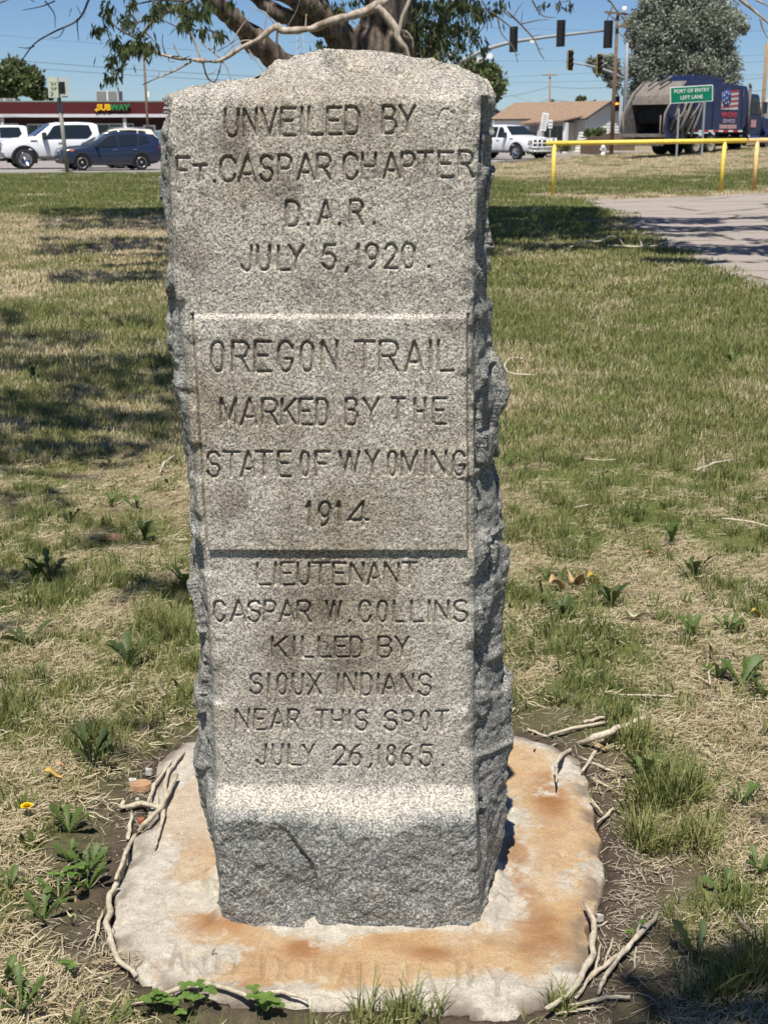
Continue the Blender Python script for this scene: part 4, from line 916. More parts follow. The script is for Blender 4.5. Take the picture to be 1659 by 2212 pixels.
# clover and shamrock-like leaves along the bottom
def clover(px, py, label, n, size):
    g = GG(px, py) if py < 2260 else GG(px, 2260); o = empty('clover_plant', g, 0, label, 'clover'); s = size * g.y / FP
    stem = MB()
    for q in range(n):
        cx, cy = random.gauss(0, s * 1.1), random.gauss(0, s * .8); h = random.uniform(.02, .05); stem.tube([(cx * .3, cy * .3, 0), (cx, cy, h)], .0007, 4)
        m = MB(); a0 = random.uniform(0, 2)
        for t in range(3):
            a = a0 + t * 2.094; r = s * .42 * random.uniform(.85, 1.15); c = Vector((cx + math.cos(a) * r, cy + math.sin(a) * r, h + .003))
            ring = [c + Vector((math.cos(a) * math.cos(u) * r - math.sin(a) * math.sin(u) * r * .9, math.sin(a) * math.cos(u) * r + math.cos(a) * math.sin(u) * r * .9, abs(math.sin(u)) * r * .35)) for u in np.linspace(0, 6.283, 11)[:-1]]
            m.add(ring + [c], [(i, (i + 1) % 10, 10) for i in range(10)], True)
        m.build('leaf', clo_m, o)
    stem.build('stems', lf_g, o)
clo_m = leafmat('clover_green', (.10, .19, .035), (.19, .28, .07), .35)
for a in ((375, 2135, 'clover with round leaves at the front left of the pad', 5, 24), (345, 2195, 'clover patch at the bottom edge left of the tall dandelion leaf', 7, 24), (425, 2185, 'clover patch at the bottom directly under the tall dandelion leaf', 6, 26), (560, 2200, 'clover patch at the bottom right of the tall dandelion leaf', 7, 26), (620, 2165, 'small clover sprig beside the whitish stub', 3, 18), (700, 2190, 'clover sprig left of the tall grass at the bottom', 5, 20), (150, 2120, 'clover sprig above the big corner dandelion', 4, 18), (160, 1915, 'fine clover mat behind the left dandelion cluster', 8, 20), (1360, 2040, 'tiny sprout between the slanting branches', 3, 14)): clover(*a)
m = MB(); g = GG(462, 2150); m.tube([g, g + Vector((.002, .0, .05)), g + Vector((.0, .002, .088)), g + Vector((.006, .002, .098))], [.002, .0022, .0022, .001], 6)
tag(m.build('dead_flower_stalk', dtwig_m), 'single dark dead stalk standing in front of the pad', 'stalk')
# ------------------------------------------------------------ trees
def barkmat(name, c0, c1, sc_=8, dist=.03):
    k = NT(name, .95, spec=.1); v = k.mapped((1, 1, .18)); f = k.noise(sc_, 6, .65, v)
    k.col(k.ramp(f, [(.35, c0), (.62, c1)])); k.nrm(k.bump(f, dist, 1.0)); return k.m
bark_big = barkmat('furrowed_bark', (.05, .04, .033), (.28, .225, .18), 16, .07)
bark_dead = barkmat('peeled_dead_wood', (.22, .17, .125), (.50, .43, .35), 14, .01)
bark_pale = barkmat('pale_poplar_bark', (.28, .27, .24), (.55, .54, .50), 4, .02)
twig_dk = flat('dark_branch_wood', (.13, .105, .085), .9, var=.4)
def leafm(name, a, b, c, tr=.3, rough=.45, spec=.35):
    k = NT(name, rough, spec=spec); rnd = k.attr('blade'); cc = k.ramp(rnd, [(0, a), (.5, b), (1, c)]); k.col(cc)
    t = k.n('ShaderNodeBsdfTranslucent'); k.l(cc, t.inputs[0]); mx = k.n('ShaderNodeMixShader'); mx.inputs[0].default_value = tr
    k.l(k.b.outputs[0], mx.inputs[1]); k.l(t.outputs[0], mx.inputs[2]); k.l(mx.outputs[0], k.t.nodes['Material Output'].inputs[0]); return k.m
leaf_cw = leafm('cottonwood_leaf', (.030, .045, .016), (.055, .075, .024), (.11, .125, .045), .25)
def leaves(name, C, L, W, mat, parent, droop=.6, folded=True):
    """one mesh of separate leaves at the points C"""
    C = np.asarray(C, float); n = len(C); d = rng.normal(0, 1, (n, 3)); d[:, 2] -= droop * 1.6; d /= np.linalg.norm(d, axis=1)[:, None]
    s = np.cross(d, rng.normal(0, 1, (n, 3))); s /= np.linalg.norm(s, axis=1)[:, None] + 1e-9
    l = (L * rng.uniform(.6, 1.25, n))[:, None]; w = (W * rng.uniform(.7, 1.2, n))[:, None]; nn = np.cross(d, s)
    V = np.stack([C, C + d * l * .45 + s * w / 2 + nn * w * .12, C + d * l, C + d * l * .45 - s * w / 2 + nn * w * .12], 1).reshape(-1, 3)
    F = np.arange(4 * n).reshape(-1, 4); me = np_mesh(name, V, F); attr(me, 'blade', np.repeat(rng.uniform(0, 1, n), 4)); me.materials.append(mat)
    return link(name, me, None, parent)
def limb(name, parent, px, w, Y, mat, n=12, rough=0, seed=1):
    """px polyline at depth(s) Y with half widths in picture units, built in metres"""
    Ys = Y if hasattr(Y, '__len__') else [Y] * len(px)
    pts = [P(a, b, y) for (a, b), y in zip(px, Ys)]; rad = [q * y / FP for q, y in zip(w, Ys)]
    return limb3(name, parent, pts, rad, mat, n, rough, seed)
def limb3(name, parent, pts, rad, mat, n=12, rough=0, seed=1, sub=5):
    A = np.array([tuple(p) for p in pts]); m_ = len(A); t = np.arange(m_); tt = np.linspace(0, m_ - 1, (m_ - 1) * sub + 1)
    def cr(y):
        yp = np.concatenate([[2 * y[0] - y[1]], y, [2 * y[-1] - y[-2]]]); i = np.minimum(tt.astype(int), m_ - 2); f = tt - i; a, b, c, d = yp[i], yp[i + 1], yp[i + 2], yp[i + 3]
        return .5 * (2 * b + (c - a) * f + (2 * a - 5 * b + 4 * c - d) * f ** 2 + (3 * b - a - 3 * c + d) * f ** 3)
    Q = np.stack([cr(A[:, k]) for k in range(3)], 1); r = np.interp(tt, t, rad)
    m = MB(); m.tube([Vector(q) for q in Q], list(r), n); me = m.mesh(name)
    if rough:
        co = np.empty(len(me.vertices) * 3, np.float32); me.vertices.foreach_get('co', co); co = co.reshape(-1, 3)
        nr = np.empty(len(me.vertices) * 3, np.float32); me.vertex_normals.foreach_get('vector', nr) if hasattr(me, 'vertex_normals') else None; nr = nr.reshape(-1, 3)
        co += nr * (rough * (fbm(co.astype(float) * np.array([9, 9, 1.3]), 3, seed)))[:, None]; me.vertices.foreach_set('co', co.ravel()); me.update()
    loc = parent.location if parent else Vector((0, 0, 0)); me.transform(Matrix.Translation(-loc))
    me.materials.append(mat); return link(name, me, None, parent)
TY = 17.0
g = G(826, 292 + 1.5 * FP / TY); tree = empty('cottonwood_tree', (g.x, TY, 0), 0, 'large rugged-barked tree directly behind the monument with a dead pale branch and drooping leaves', 'tree')
tx = g.x
def T3(px, py, Y=TY): return P(px, py, Y)
b0 = T3(826, 90)
limb3('trunk', tree, [(b0.x, TY, -.1), (b0.x, TY, .35), (b0.x, TY, 1.2), tuple(T3(828, 110)), tuple(T3(832, 60)), tuple(T3(840, 0)), (b0.x + .1, TY + .1, 5), (b0.x - .1, TY + .2, 7.5), (b0.x, TY, 9.5)], [.62, .46, .38, .345, .30, .275, .25, .17, .06], bark_big, 40, .05, 3, 9)
limb('bough', tree, [(812, 250), (760, 215), (690, 180), (600, 131), (545, 78), (500, 38), (455, -8), (400, -75), (330, -170)], [26, 30, 29, 25, 22, 20, 19, 16, 9], [17, 17, 16.8, 16.6, 16.3, 16, 15.8, 15.6, 15], bark_big, 20, .04, 4)
limb('bough', tree, [(800, 165), (765, 112), (735, 78), (706, 40), (675, 12), (610, -18), (520, -60)], [24, 29, 27, 25, 24, 20, 12], [17, 17, 16.9, 16.8, 16.7, 16.5, 16], bark_big, 20, .04, 5)
limb('bough', tree, [(716, 70), (690, 58), (660, 46), (612, 33), (580, 14), (548, -6), (500, -40)], [15, 17, 18, 17, 13, 12, 10], 16.9, bark_big, 14, .03, 6)
limb('bough', tree, [(848, 210), (885, 165), (916, 122), (940, 80), (962, 40), (1000, -10), (1060, -70)], [12, 12, 12, 11, 10, 9, 6], [17.2, 17.4, 17.6, 17.8, 18, 18, 18], bark_big, 10, .02, 7)
limb('dead_branch', tree, [(850, -14), (833, 0), (815, 12), (784, 27), (723, 43), (686, 58), (665, 63), (610, 66), (598, 57), (564, 81), (551, 89), (521, 104), (475, 131), (438, 131), (365, 122), (313, 104)], [8, 9, 10, 8, 9, 8, 7, 6.5, 6.5, 6, 6, 6, 5, 4, 2.5, 1.2], [16.3] + [15.6] * 3 + [15] * 12, bark_dead, 9, .012, 8)
limb('dead_branch', tree, [(815, 14), (832, 32), (848, 52), (856, 66), (858, 80), (868, 96), (876, 104), (884, 127)], [7, 7, 8, 7, 6, 5, 3, 1.5], 15.5, bark_dead, 8, .01, 9)
limb('dead_branch', tree, [(862, 70), (868, 40), (880, 12), (888, -8)], [4, 4, 4, 4], 15.6, bark_dead, 7)
tw = [([(438, 131), (446, 162), (457, 176), (468, 172), (474, 150)], 2.2), ([(414, 133), (374, 155), (343, 167), (308, 184)], 2.4), ([(436, 130), (425, 100), (414, 76), (395, 45), (380, 24)], 2.6), ([(414, 76), (380, 57), (345, 40)], 2.2), ([(478, 131), (490, 145), (499, 172)], 2), ([(478, 131), (474, 160)], 1.8), ([(600, 62), (598, 90), (601, 115), (599, 133)], 2.8), ([(478, 128), (455, 108), (432, 93)], 2), ([(455, 108), (480, 90), (505, 96)], 1.3), ([(360, 121), (352, 96), (352, 72)], 1.8), ([(390, 124), (378, 102), (376, 92)], 1.6), ([(365, 122), (366, 132), (378, 134)], 1.4), ([(400, 126), (412, 120)], 1.2), ([(551, 89), (525, 88), (500, 103), (485, 118)], 1.6), ([(500, 95), (520, 60), (548, 28)], 1.6), ([(620, 60), (640, 25), (648, 0)], 1.8), ([(598, 57), (575, 30), (540, 14)], 1.6), ([(532, 100), (556, 135), (572, 158)], 1.6), ([(530, 102), (545, 130)], 1.2), ([(571, 100), (573, 60), (580, 10)], 1.5),
      ([(446, 162), (462, 156), (468, 147)], 1.4), ([(343, 167), (345, 155)], 1), ([(374, 155), (368, 147)], 1), ([(660, 62), (662, 30)], 1.8), ([(818, 110), (858, 116), (878, 117)], 2), ([(876, 66), (890, 84), (893, 106)], 1.6), ([(432, 93), (447, 88)], 1), ([(470, 110), (490, 100), (520, 80)], 1.2)]
for q, (px, wd) in enumerate(tw): limb('dead_twig', tree, px, list(np.linspace(wd, wd * .45, len(px))), 15 if q < 19 else 15.3, bark_dead if q % 3 else twig_dk, 5)
lim = [([(440, -20), (408, 2), (365, 24), (337, 40), (313, 67), (291, 101), (267, 138), (255, 160)], 4.5), ([(408, 2), (350, 0), (330, 2), (270, 14)], 3), ([(300, 85), (262, 66), (244, 50), (236, 30)], 2.4), ([(337, 40), (305, 45), (290, 60)], 2.5), ([(291, 101), (262, 125)], 2), ([(380, 57), (420, 64), (450, 66), (480, 72)], 1.6), ([(425, 0), (440, 20), (448, 30)], 2.5), ([(313, 67), (335, 90)], 2), ([(395, 45), (410, 40)], 1.5)]
for px, wd in lim: limb('leafy_branch', tree, px, list(np.linspace(wd, wd * .4, len(px))), 14.5, twig_dk, 6)
C = []
def cl(px, py, rx, ry, n, Y=14.5, dy=.35):
    for _ in range(n):
        p = P(random.gauss(px, rx * .5), random.gauss(py, ry * .5), Y + random.gauss(0, dy)); C.append(tuple(p))
for a in ((232, 12, 12, 14, 26), (234, 32, 10, 10, 22), (272, 34, 12, 14, 30), (278, 50, 12, 10, 26), (215, 58, 14, 9, 24), (208, 64, 8, 8, 12), (252, 84, 12, 10, 34), (262, 96, 10, 6, 20), (296, 90, 20, 10, 70), (282, 102, 18, 10, 50), (322, 96, 18, 9, 55), (310, 104, 14, 8, 30), (242, 122, 12, 8, 30), (262, 112, 12, 10, 36), (240, 134, 6, 6, 12), (244, 165, 11, 6, 22), (232, 170, 5, 4, 8), (262, 145, 8, 8, 16), (340, 18, 16, 12, 50), (326, 34, 14, 10, 36), (350, 4, 24, 10, 50), (286, 4, 12, 14, 30), (412, 22, 24, 14, 90), (436, 30, 12, 12, 40), (390, 6, 20, 10, 50), (402, 46, 12, 8, 34), (396, 50, 10, 8, 20), (436, 66, 8, 10, 20), (440, 58, 6, 5, 10), (468, 66, 11, 9, 30), (474, 74, 8, 8, 16), (370, 8, 16, 8, 30), (450, 10, 14, 14, 44), (500, 2, 14, 8, 22), (302, 70, 10, 8, 26)): cl(*a)
nl = len(C)
for a in ((905, 15, 30, 22, 150), (960, 12, 40, 20, 230), (1010, 8, 35, 14, 170), (1035, 28, 25, 14, 100), (900, 55, 20, 22, 130), (940, 60, 36, 24, 260), (985, 60, 24, 18, 130), (1015, 60, 18, 14, 50), (905, 92, 14, 16, 70), (950, 96, 30, 20, 200), (935, 120, 26, 14, 110), (1000, 92, 20, 16, 50), (1030, 82, 14, 12, 26), (1048, 100, 12, 8, 18), (1040, 128, 7, 9, 14), (985, 118, 14, 12, 30), (690, 6, 26, 8, 44), (735, 18, 16, 14, 60), (745, 50, 12, 20, 34), (700, 100, 14, 10, 44), (720, 112, 18, 7, 40), (690, 86, 10, 6, 12), (1070, 20, 14, 12, 26), (1176, 6, 8, 6, 10), (1206, 8, 7, 8, 12), (1232, 10, 8, 9, 14), (1082, 6, 20, 8, 24), (755, 85, 8, 14, 18), (770, 0, 20, 8, 24)): cl(*a, Y=17.5, dy=.7)
# higher crown, above the picture: throws the shade seen on the lawn and the path
def shade(store, px0, px1, py0, py1, h, per_m2, gap=.35, seed=0):
    a, b = G(px0, py1), G(px1, py0); c_, d_ = G(px1, py1), G(px0, py0)
    X0, X1 = min(a.x, d_.x), max(b.x, c_.x); Y0, Y1 = a.y, b.y; n = int((X1 - X0) * (Y1 - Y0) * per_m2 * 2.1); gap = gap + .12
    x = rng.uniform(X0, X1, n); y = rng.uniform(Y0, Y1, n); nz = fbm(np.stack([x * .75, y * 1.1, 0 * x], -1) * (6 / max(1.5, (Y0 ** .5) * 1.2)), 3, 500 + seed)
    px = 829.5 + x / y * FP; m = (nz > -gap) & (px > px0) & (px < px1); x, y = x[m], y[m]
    hh = h + rng.normal(0, .45, len(x)); s = hh / SV.z
    store += [tuple(q) for q in np.stack([x + SV.x * s, y + SV.y * s, hh], -1)]
C2 = []
shade(C2, 107, 420, 454, 500, 7.2, 60, .12, 1); shade(C2, 240, 420, 455, 478, 7.2, 110, .6, 11); shade(C2, 92, 420, 515, 556, 6.6, 70, .08, 2); shade(C2, 200, 420, 556, 580, 6.2, 90, .12, 3); shade(C2, 130, 420, 588, 616, 6, 80, .02, 4)
shade(C2, 1000, 1290, 449, 520, 7.5, 130, .75, 5); shade(C2, 400, 1100, 452, 560, 7.5, 50, .3, 6); shade(C2, 1270, 1659, 470, 503, 7.5, 110, .28, 7); shade(C2, 1390, 1700, 534, 572, 6.4, 130, .22, 8); shade(C2, 1290, 1700, 505, 530, 7, 90, -.05, 9); shade(C2, 1050, 1330, 515, 545, 6.6, 80, .05, 10)
C = C + [tuple(Vector(q) + Vector((random.gauss(0, .05), random.gauss(0, .1), random.gauss(0, .06)))) for q in random.sample(C, len(C) // 4)]
leaves('crown', [tuple(Vector(q) - tree.location) for q in C], .105, .027, leaf_cw, tree, 1.5)
leaves('crown', [tuple(Vector(q) - tree.location) for q in C2], .24, .15, leaf_cw, tree, .2)
for px, wd in (([(1095, 24), (1122, 50), (1149, 79), (1158, 95), (1166, 114), (1175, 128)], 2.2), ([(1149, 0), (1160, 20), (1174, 35), (1200, 38)], 2), ([(1062, 26), (1095, 52), (1110, 64)], 2), ([(1075, 40), (1082, 70), (1100, 92)], 1.8), ([(1100, 92), (1112, 110), (1118, 135)], 1.5), ([(1149, 79), (1170, 74)], 1), ([(1125, 52), (1160, 44), (1185, 42)], 1.4), ([(1162, 104), (1176, 107)], 1), ([(1112, 120), (1124, 116)], .9), ([(1040, 0), (1056, 30), (1062, 60)], 2), ([(1085, 22), (1105, 38), (1118, 20), (1130, 4)], 1.4), ([(1135, 66), (1126, 48), (1130, 20)], 1.2),
               ([(1312, 0), (1319, 5), (1332, 24), (1345, 40), (1356, 55)], 2.2), ([(1322, 14), (1310, 45)], 1.6), ([(1594, -8), (1602, 2), (1622, 18), (1637, 31), (1665, 55)], 5), ([(1641, 38), (1646, 60), (1657, 82)], 2.4), ([(1632, 0), (1650, 8), (1665, 18)], 2.5), ([(1580, -2), (1600, 12)], 1.5), ([(1230, -6), (1224, 2), (1206, 5)], 1.5),
               ([(196, -10), (192, 0), (170, 42), (115, 70), (75, 95), (45, 135)], 3), ([(98, 2), (118, 30), (120, 60)], 1.6), ([(168, 40), (168, 60), (171, 88)], 1.8), ([(140, 62), (128, 80), (108, 82)], 1.2), ([(120, 2), (90, 14), (50, 22)], 1.6), ([(75, 100), (60, 104), (40, 102)], 1.5), ([(155, 18), (150, 36)], 1), ([(64, -4), (76, 5)], 1.6), ([(175, 30), (166, 10)], 1), ([(0, 6), (20, 0)], 1.8)):
    limb('dead_twig', tree, px, list(np.linspace(wd, wd * .4, len(px))), 14.2, twig_dk if px[0][0] < 1590 and px[0][0] > 30 else bark_dead, 5)
# two more trees stand outside the view and shade the near lawn
def shade_tree(base, label, regs, limbs):
    t = empty('shade_tree', base, 0, label, 'tree'); b = Vector(base)
    limb3('trunk', t, [b, b + Vector((0, 0, 1.5)), b + Vector((.2, .1, 3.2)), b + Vector((.1, .4, 4.6))], [.4, .28, .22, .14], bark_big, 16, .03)
    S = []
    for r in regs: shade(S, *r)
    for e in limbs: limb3('bough', t, [b + Vector((.15, .1, 2.8)), b.lerp(Vector(e), .5) + Vector((0, 0, 1.9 + .4)), Vector(e)], [.13, .08, .02], bark_big, 8)
    leaves('crown', [tuple(Vector(q) - b) for q in S], .13, .08, leaf_cw, t, .2)
shade_tree((-6.2, 5.5, 0), 'leafy tree standing just outside the view on the left, shading the near lawn',
  [(-150, 60, 665, 705, 7, 110, .4, 20), (-150, 340, 682, 708, 7, 110, .25, 21), (-150, 225, 720, 758, 7, 150, .5, 22), (290, 430, 733, 756, 7, 120, .4, 23), (-150, 430, 772, 850, 7, 230, .55, 24), (-150, 430, 850, 910, 7, 230, .45, 25), (-150, 300, 910, 1000, 6.6, 220, .38, 26), (60, 280, 950, 1015, 6.4, 160, .35, 27), (300, 430, 900, 980, 6.4, 120, .05, 35), (-80, 160, 1240, 1278, 6, 240, .5, 28), (250, 430, 1235, 1330, 6, 150, .12, 29), (-100, 130, 1370, 1450, 5.6, 200, .25, 30), (120, 320, 1140, 1195, 5.8, 150, .15, 31), (-100, 140, 1070, 1135, 6, 150, .2, 32), (130, 340, 1540, 1670, 5.8, 80, .0, 34)],
  [(-3.2, 6.0, 7), (-2.6, 4.4, 6.9), (-1.8, 2.9, 6.6), (-1.9, 1.0, 6), (-3.0, 2.6, 6.7), (-1.4, 3.8, 6.8)])
shade_tree((4.6, -1.6, 0), 'leafy tree standing behind the camera on the right, shading the bottom corner',
  [(1490, 1850, 2075, 2330, 5.4, 520, .7, 40), (1380, 1530, 2130, 2330, 5.4, 420, .25, 42), (1120, 1200, 1960, 2015, 10, 110, .4, 41), (655, 790, 1270, 1440, 9, 0, .1, 43)], [(.9, -.6, 5.5), (.4, .2, 5.4), (1.4, -.2, 5.3)])

def far_tree(name, label, lobes, Y, L, W, mat, stems, group=None, trunkmat=None, dens=1.2, depth=1.0):
    g = P(stems[0][0][0][0], 300, Y); gzv = float(gz(g.x, Y)); t = empty(name, (g.x, Y, gzv), 0, label, 'tree', group); C = []; dens *= 2.6 if mat is silver else 1.2
    for (px, py, rx, ry, n) in lobes:
        c = np.array(tuple(P(px, py, Y))); r = np.array([rx, min(rx, ry) * depth, ry]) * Y / FP; nsub = max(5, n // 26)
        cen = rng.normal(0, 1, (nsub, 3)); cen /= np.linalg.norm(cen, axis=1)[:, None]; cen = c + cen * r * (rng.uniform(.25, 1, (nsub, 1)) ** .5) * .86
        k_ = rng.integers(0, nsub, int(n * dens)); q = rng.normal(0, 1, (len(k_), 3)); q /= np.linalg.norm(q, axis=1)[:, None]
        C.append(cen[k_] + q * (rng.uniform(0, 1, (len(k_), 1)) ** .8) * r.min() * .36)
    C = np.concatenate(C); leaves('crown', C - np.array(tuple(t.location)), L, W, mat, t, .1)
    for st, wd in stems: 
        pts = [P(a, b, Y) for a, b in st]; pts[0].z = min(pts[0].z, gzv - .1) if st[0][1] > 280 else pts[0].z
        limb3('trunk' if st is stems[0][0] else 'limb', t, pts, [q * Y / FP for q in np.linspace(wd, wd * .35, len(pts))], trunkmat or twig_dk, 8)
    return t
silver = leafm('silver_poplar_leaf', (.17, .195, .145), (.30, .33, .26), (.46, .49, .40), .38, .5, .3)
midg = leafm('mid_green_leaf', (.07, .095, .035), (.13, .165, .065), (.20, .23, .10), .25)
olive = leafm('olive_leaf', (.07, .09, .035), (.13, .15, .06), (.22, .23, .11), .25)
far_tree('poplar_tree', 'tall silvery grey-leaved tree towering behind the refuse truck', [(1480, 40, 95, 70, 5200), (1430, 90, 70, 60, 3200), (1540, 60, 70, 60, 3000), (1500, 130, 90, 60, 4200), (1400, 150, 55, 50, 1900), (1560, 150, 45, 50, 1800), (1460, 180, 90, 35, 2400), (1380, 60, 34, 50, 900), (1600, 55, 22, 18, 260), (1470, -40, 110, 60, 3200), (1560, 200, 40, 28, 700), (1370, 200, 26, 22, 420), (1420, 10, 50, 50, 1600)], 106, .25, .15, silver,
  [([(1478, 330), (1474, 240), (1462, 160), (1450, 60), (1440, -40)], 9), ([(1470, 235), (1500, 150), (1530, 60), (1545, -20)], 6), ([(1474, 250), (1440, 190), (1410, 110), (1395, 40)], 5), ([(1462, 160), (1480, 90), (1478, 0)], 4), ([(1480, 220), (1530, 170), (1570, 110)], 4)], trunkmat=bark_pale)
far_tree('poplar_tree', 'small silvery side tree left of the brown utility pole', [(1312, 148, 34, 26, 900), (1290, 140, 16, 18, 220), (1325, 170, 24, 20, 420), (1276, 134, 9, 12, 70)], 105, .28, .18, silver, [([(1345, 330), (1340, 230), (1322, 180), (1300, 145)], 3.5)], trunkmat=bark_pale)
far_tree('broadleaf_tree', 'rounded green tree behind the red-fascia shop at the far left', [(22, 165, 44, 36, 2600), (62, 178, 34, 32, 1700), (8, 195, 50, 24, 1200), (90, 206, 24, 12, 420), (40, 150, 28, 20, 700)], 150, .5, .36, midg, [([(30, 300), (30, 220), (35, 180)], 6)])
far_tree('broadleaf_tree', 'green tree showing past the right shoulder of the monument', [(1050, 185, 42, 38, 2400), (1030, 215, 40, 26, 1200), (1062, 160, 26, 22, 700), (1020, 150, 30, 26, 800), (985, 160, 30, 30, 600)], 92, .34, .24, midg, [([(1040, 330), (1042, 230), (1045, 180)], 5)])
far_tree('broadleaf_tree', 'thin pale tree peeking over the grey gabled house', [(1103, 242, 14, 10, 220), (1110, 232, 6, 6, 60)], 160, .36, .26, olive, [([(1102, 300), (1103, 240)], 1.6)], dens=.8)
far_tree('broadleaf_tree', 'small bushy treetop above the brown roof ridge', [(1256, 215, 9, 8, 170), (1280, 222, 5, 4, 40)], 150, .34, .26, olive, [([(1258, 300), (1258, 220)], 1.4)])
far_tree('broadleaf_tree', 'low pale treetop at the foot of the distant pole', [(1190, 220, 7, 5, 60), (1148, 228, 12, 6, 70)], 170, .34, .26, olive, [([(1188, 300), (1188, 222)], 1.2)])
far_tree('leafy_shrub', 'dense green shrub behind the board fence by the white gable', [(1280, 290, 22, 11, 1000), (1298, 284, 10, 8, 300)], 105, .18, .14, midg, [([(1280, 325), (1280, 292)], 2)])['category'] = 'shrub'
far_tree('weedy_shrub', 'olive weed tangle at the foot of the white house', [(1172, 318, 9, 9, 240), (1215, 318, 22, 7, 360)], 108, .2, .12, olive, [([(1172, 328), (1172, 318)], 1)])['category'] = 'shrub'
# ------------------------------------------------------------ street furniture
def U(Y): return Y / FP                          # metres per picture unit at that distance
def base_at(px, Y, dz=0): x = P(px, 300, Y).x; return Vector((x, Y, float(gz(x, Y)) + dz))
galv = flat('galvanised_steel', (.27, .285, .30), .6, .2, var=.12, scale=3)
wood_p = flat('utility_pole_wood', (.17, .115, .08), .95, var=.35, scale=5); wood_l = flat('pale_pole_wood', (.32, .20, .10), .95, var=.3, scale=5)
black = flat('black_housing', (.015, .015, .017), .5, var=.1); blk_rub = flat('tyre_rubber', (.022, .022, .023), .85, var=.2)
white_p = flat('white_paint', (.78, .78, .76), .4, var=.04); yel_p = flat('yellow_rail_paint', (.80, .60, .10), .5, var=.14, scale=9); tan_p = flat('faded_orange_paint', (.78, .50, .22), .6, var=.12, scale=9)
def text_obj(txt, size, mat, parent, M, ext=.004, name='lettering', align='CENTER', bold=0, sx=1):
    c = bpy.data.curves.new('t', 'FONT'); c.body = txt; c.size = size; c.extrude = ext; c.align_x = align; c.align_y = 'CENTER'; c.offset = bold; c.resolution_u = 3; c.space_line = .9
    o = bpy.data.objects.new('t', c); COL.objects.link(o); bpy.context.view_layer.update()
    me = bpy.data.meshes.new_from_object(o.evaluated_get(bpy.context.evaluated_depsgraph_get())); bpy.data.objects.remove(o); me.transform(M @ Matrix.Diagonal((sx, 1, 1, 1)))
    me.materials.clear(); me.materials.append(mat); me.name = name; return link(name, me, None, parent)
FACE = Matrix.Rotation(R(90), 4, 'X')            # lettering that stands up and faces -Y
# yellow pipe rail by the path
RY0 = 36.0; r0 = base_at(1195, RY0); rail = empty('pipe_railing', r0, 0, 'long yellow painted pipe railing standing in the grass beyond the asphalt path', 'railing'); m = MB(); u = U(RY0)
rl = [P(1179, 310, RY0), P(1400, 306.5, RY0), P(1612, 303.5, RY0)]
m.tube([p - r0 for p in rl], 5.2 * u * .95, 10); m.build('top_rail', yel_p, rail)
def post(px, top, bot, mat, par, org):
    b = G(bot[0], bot[1]); t = P(top[0], top[1], RY0); b = Vector((P(bot[0], bot[1], RY0).x, RY0, float(gz(t.x, RY0)) - .05)); mm = MB(); mm.tube([b - org, t - org], 4.4 * u, 10); mm.build('post', mat, par)
post(0, (1197, 310), (1193, 412), yel_p, rail, r0); post(0, (1565, 304), (1556, 402), yel_p, rail, r0)
r1 = base_at(1635, RY0); rail2 = empty('pipe_railing', r1, 0, 'faded orange-tan pipe railing section at the far right end of the yellow rail', 'railing')
m = MB(); m.tube([P(1616, 303.4, RY0) - r1, P(1700, 302, RY0) - r1], 5 * u * .95, 10); m.build('top_rail', tan_p, rail2); post(0, (1635, 303), (1628, 405), tan_p, rail2, r1)

def crossarm_pole(px0, py0, px1, Y, w, arms, label, mat, name='utility_pole', extra=None):
    b = base_at(px1, Y, -.2); t = P(px0, py0, Y); o = empty(name, b, 0, label, 'pole'); m = MB(); uu = U(Y)
    m.tube([Vector((0, 0, 0)), (t - b) * .5, t - b], [w * uu, w * uu * .9, w * uu * .75], 10); m.build('pole', mat, o)
    for (xa, ya, xb, yb, th) in arms:
        p, q = P(xa, ya, Y - .2), P(xb, yb, Y - .2); c = (p + q) / 2; mm = MB(); mm.box(c - b, ((q - p).length, .1, th * uu), 0, 0, -math.atan2(q.z - p.z, q.x - p.x)); ar = mm.build('crossarm', mat, o)
        ins = MB()
        for t_ in (.06, .3, .7, .94): ins.cyl(p.lerp(q, t_) - b, p.lerp(q, t_) - b + Vector((0, 0, 2.6 * uu)), .9 * uu, 6)
        ins.build('insulator', flat('insulator', (.3, .3, .3)), ar)
    if extra: extra(o, b, uu)
    return o
def xB(o, b, uu):
    m = MB(); m.lathe(P(1348, 24, 84.6) - b, (0, 0, 1), [(4.6 * uu, -.01), (5 * uu, .02), (5 * uu, .2), (3 * uu, .26)], 12); m.build('street_light_head', white_p, o)
    for a, c in (((1312, 30), (1330, 46)), ((1352, 30), (1336, 46)), ((1316, 29), (1331, 44))):
        m = MB(); m.tube([P(*a, 84.8) - b, P(*c, 84.8) - b], .8 * uu, 5); m.build('brace', wood_p, o)
crossarm_pole(1334, 22, 1321, 85, 4.6, [(1306, 26, 1359, 31, 4), (1328, 58, 1359, 56, 4)], 'tall brown utility pole with two crossarms beside the grey signal mast', wood_p, extra=xB)
crossarm_pole(1187.5, 153, 1187, 150, 2.2, [(1170, 162, 1202, 162, 2)], 'distant utility pole with one crossarm above the brown roof', wood_l)
crossarm_pole(1656, 93, 1643, 84, 4.2, [], 'plain tan utility pole at the right edge of the view', wood_l)
def xA(o, b, uu):
    m = MB(); m.lathe(P(321, 120, 109.7) - b, (0, 0, 1), [(.5 * uu, -3 * uu), (3.2 * uu, 0), (3 * uu, 2.6 * uu), (1 * uu, 4 * uu)], 10); m.build('lamp_globe', white_p, o)
    m = MB(); m.box(P(322, 204, 109.7) - b, (5 * uu, .3, 11 * uu)); m.build('equipment_box', white_p, o)
crossarm_pole(311, 114, 322, 110, 3, [], 'thin brown pole with a white box rising behind the red-fascia shop', wood_p, extra=xA)
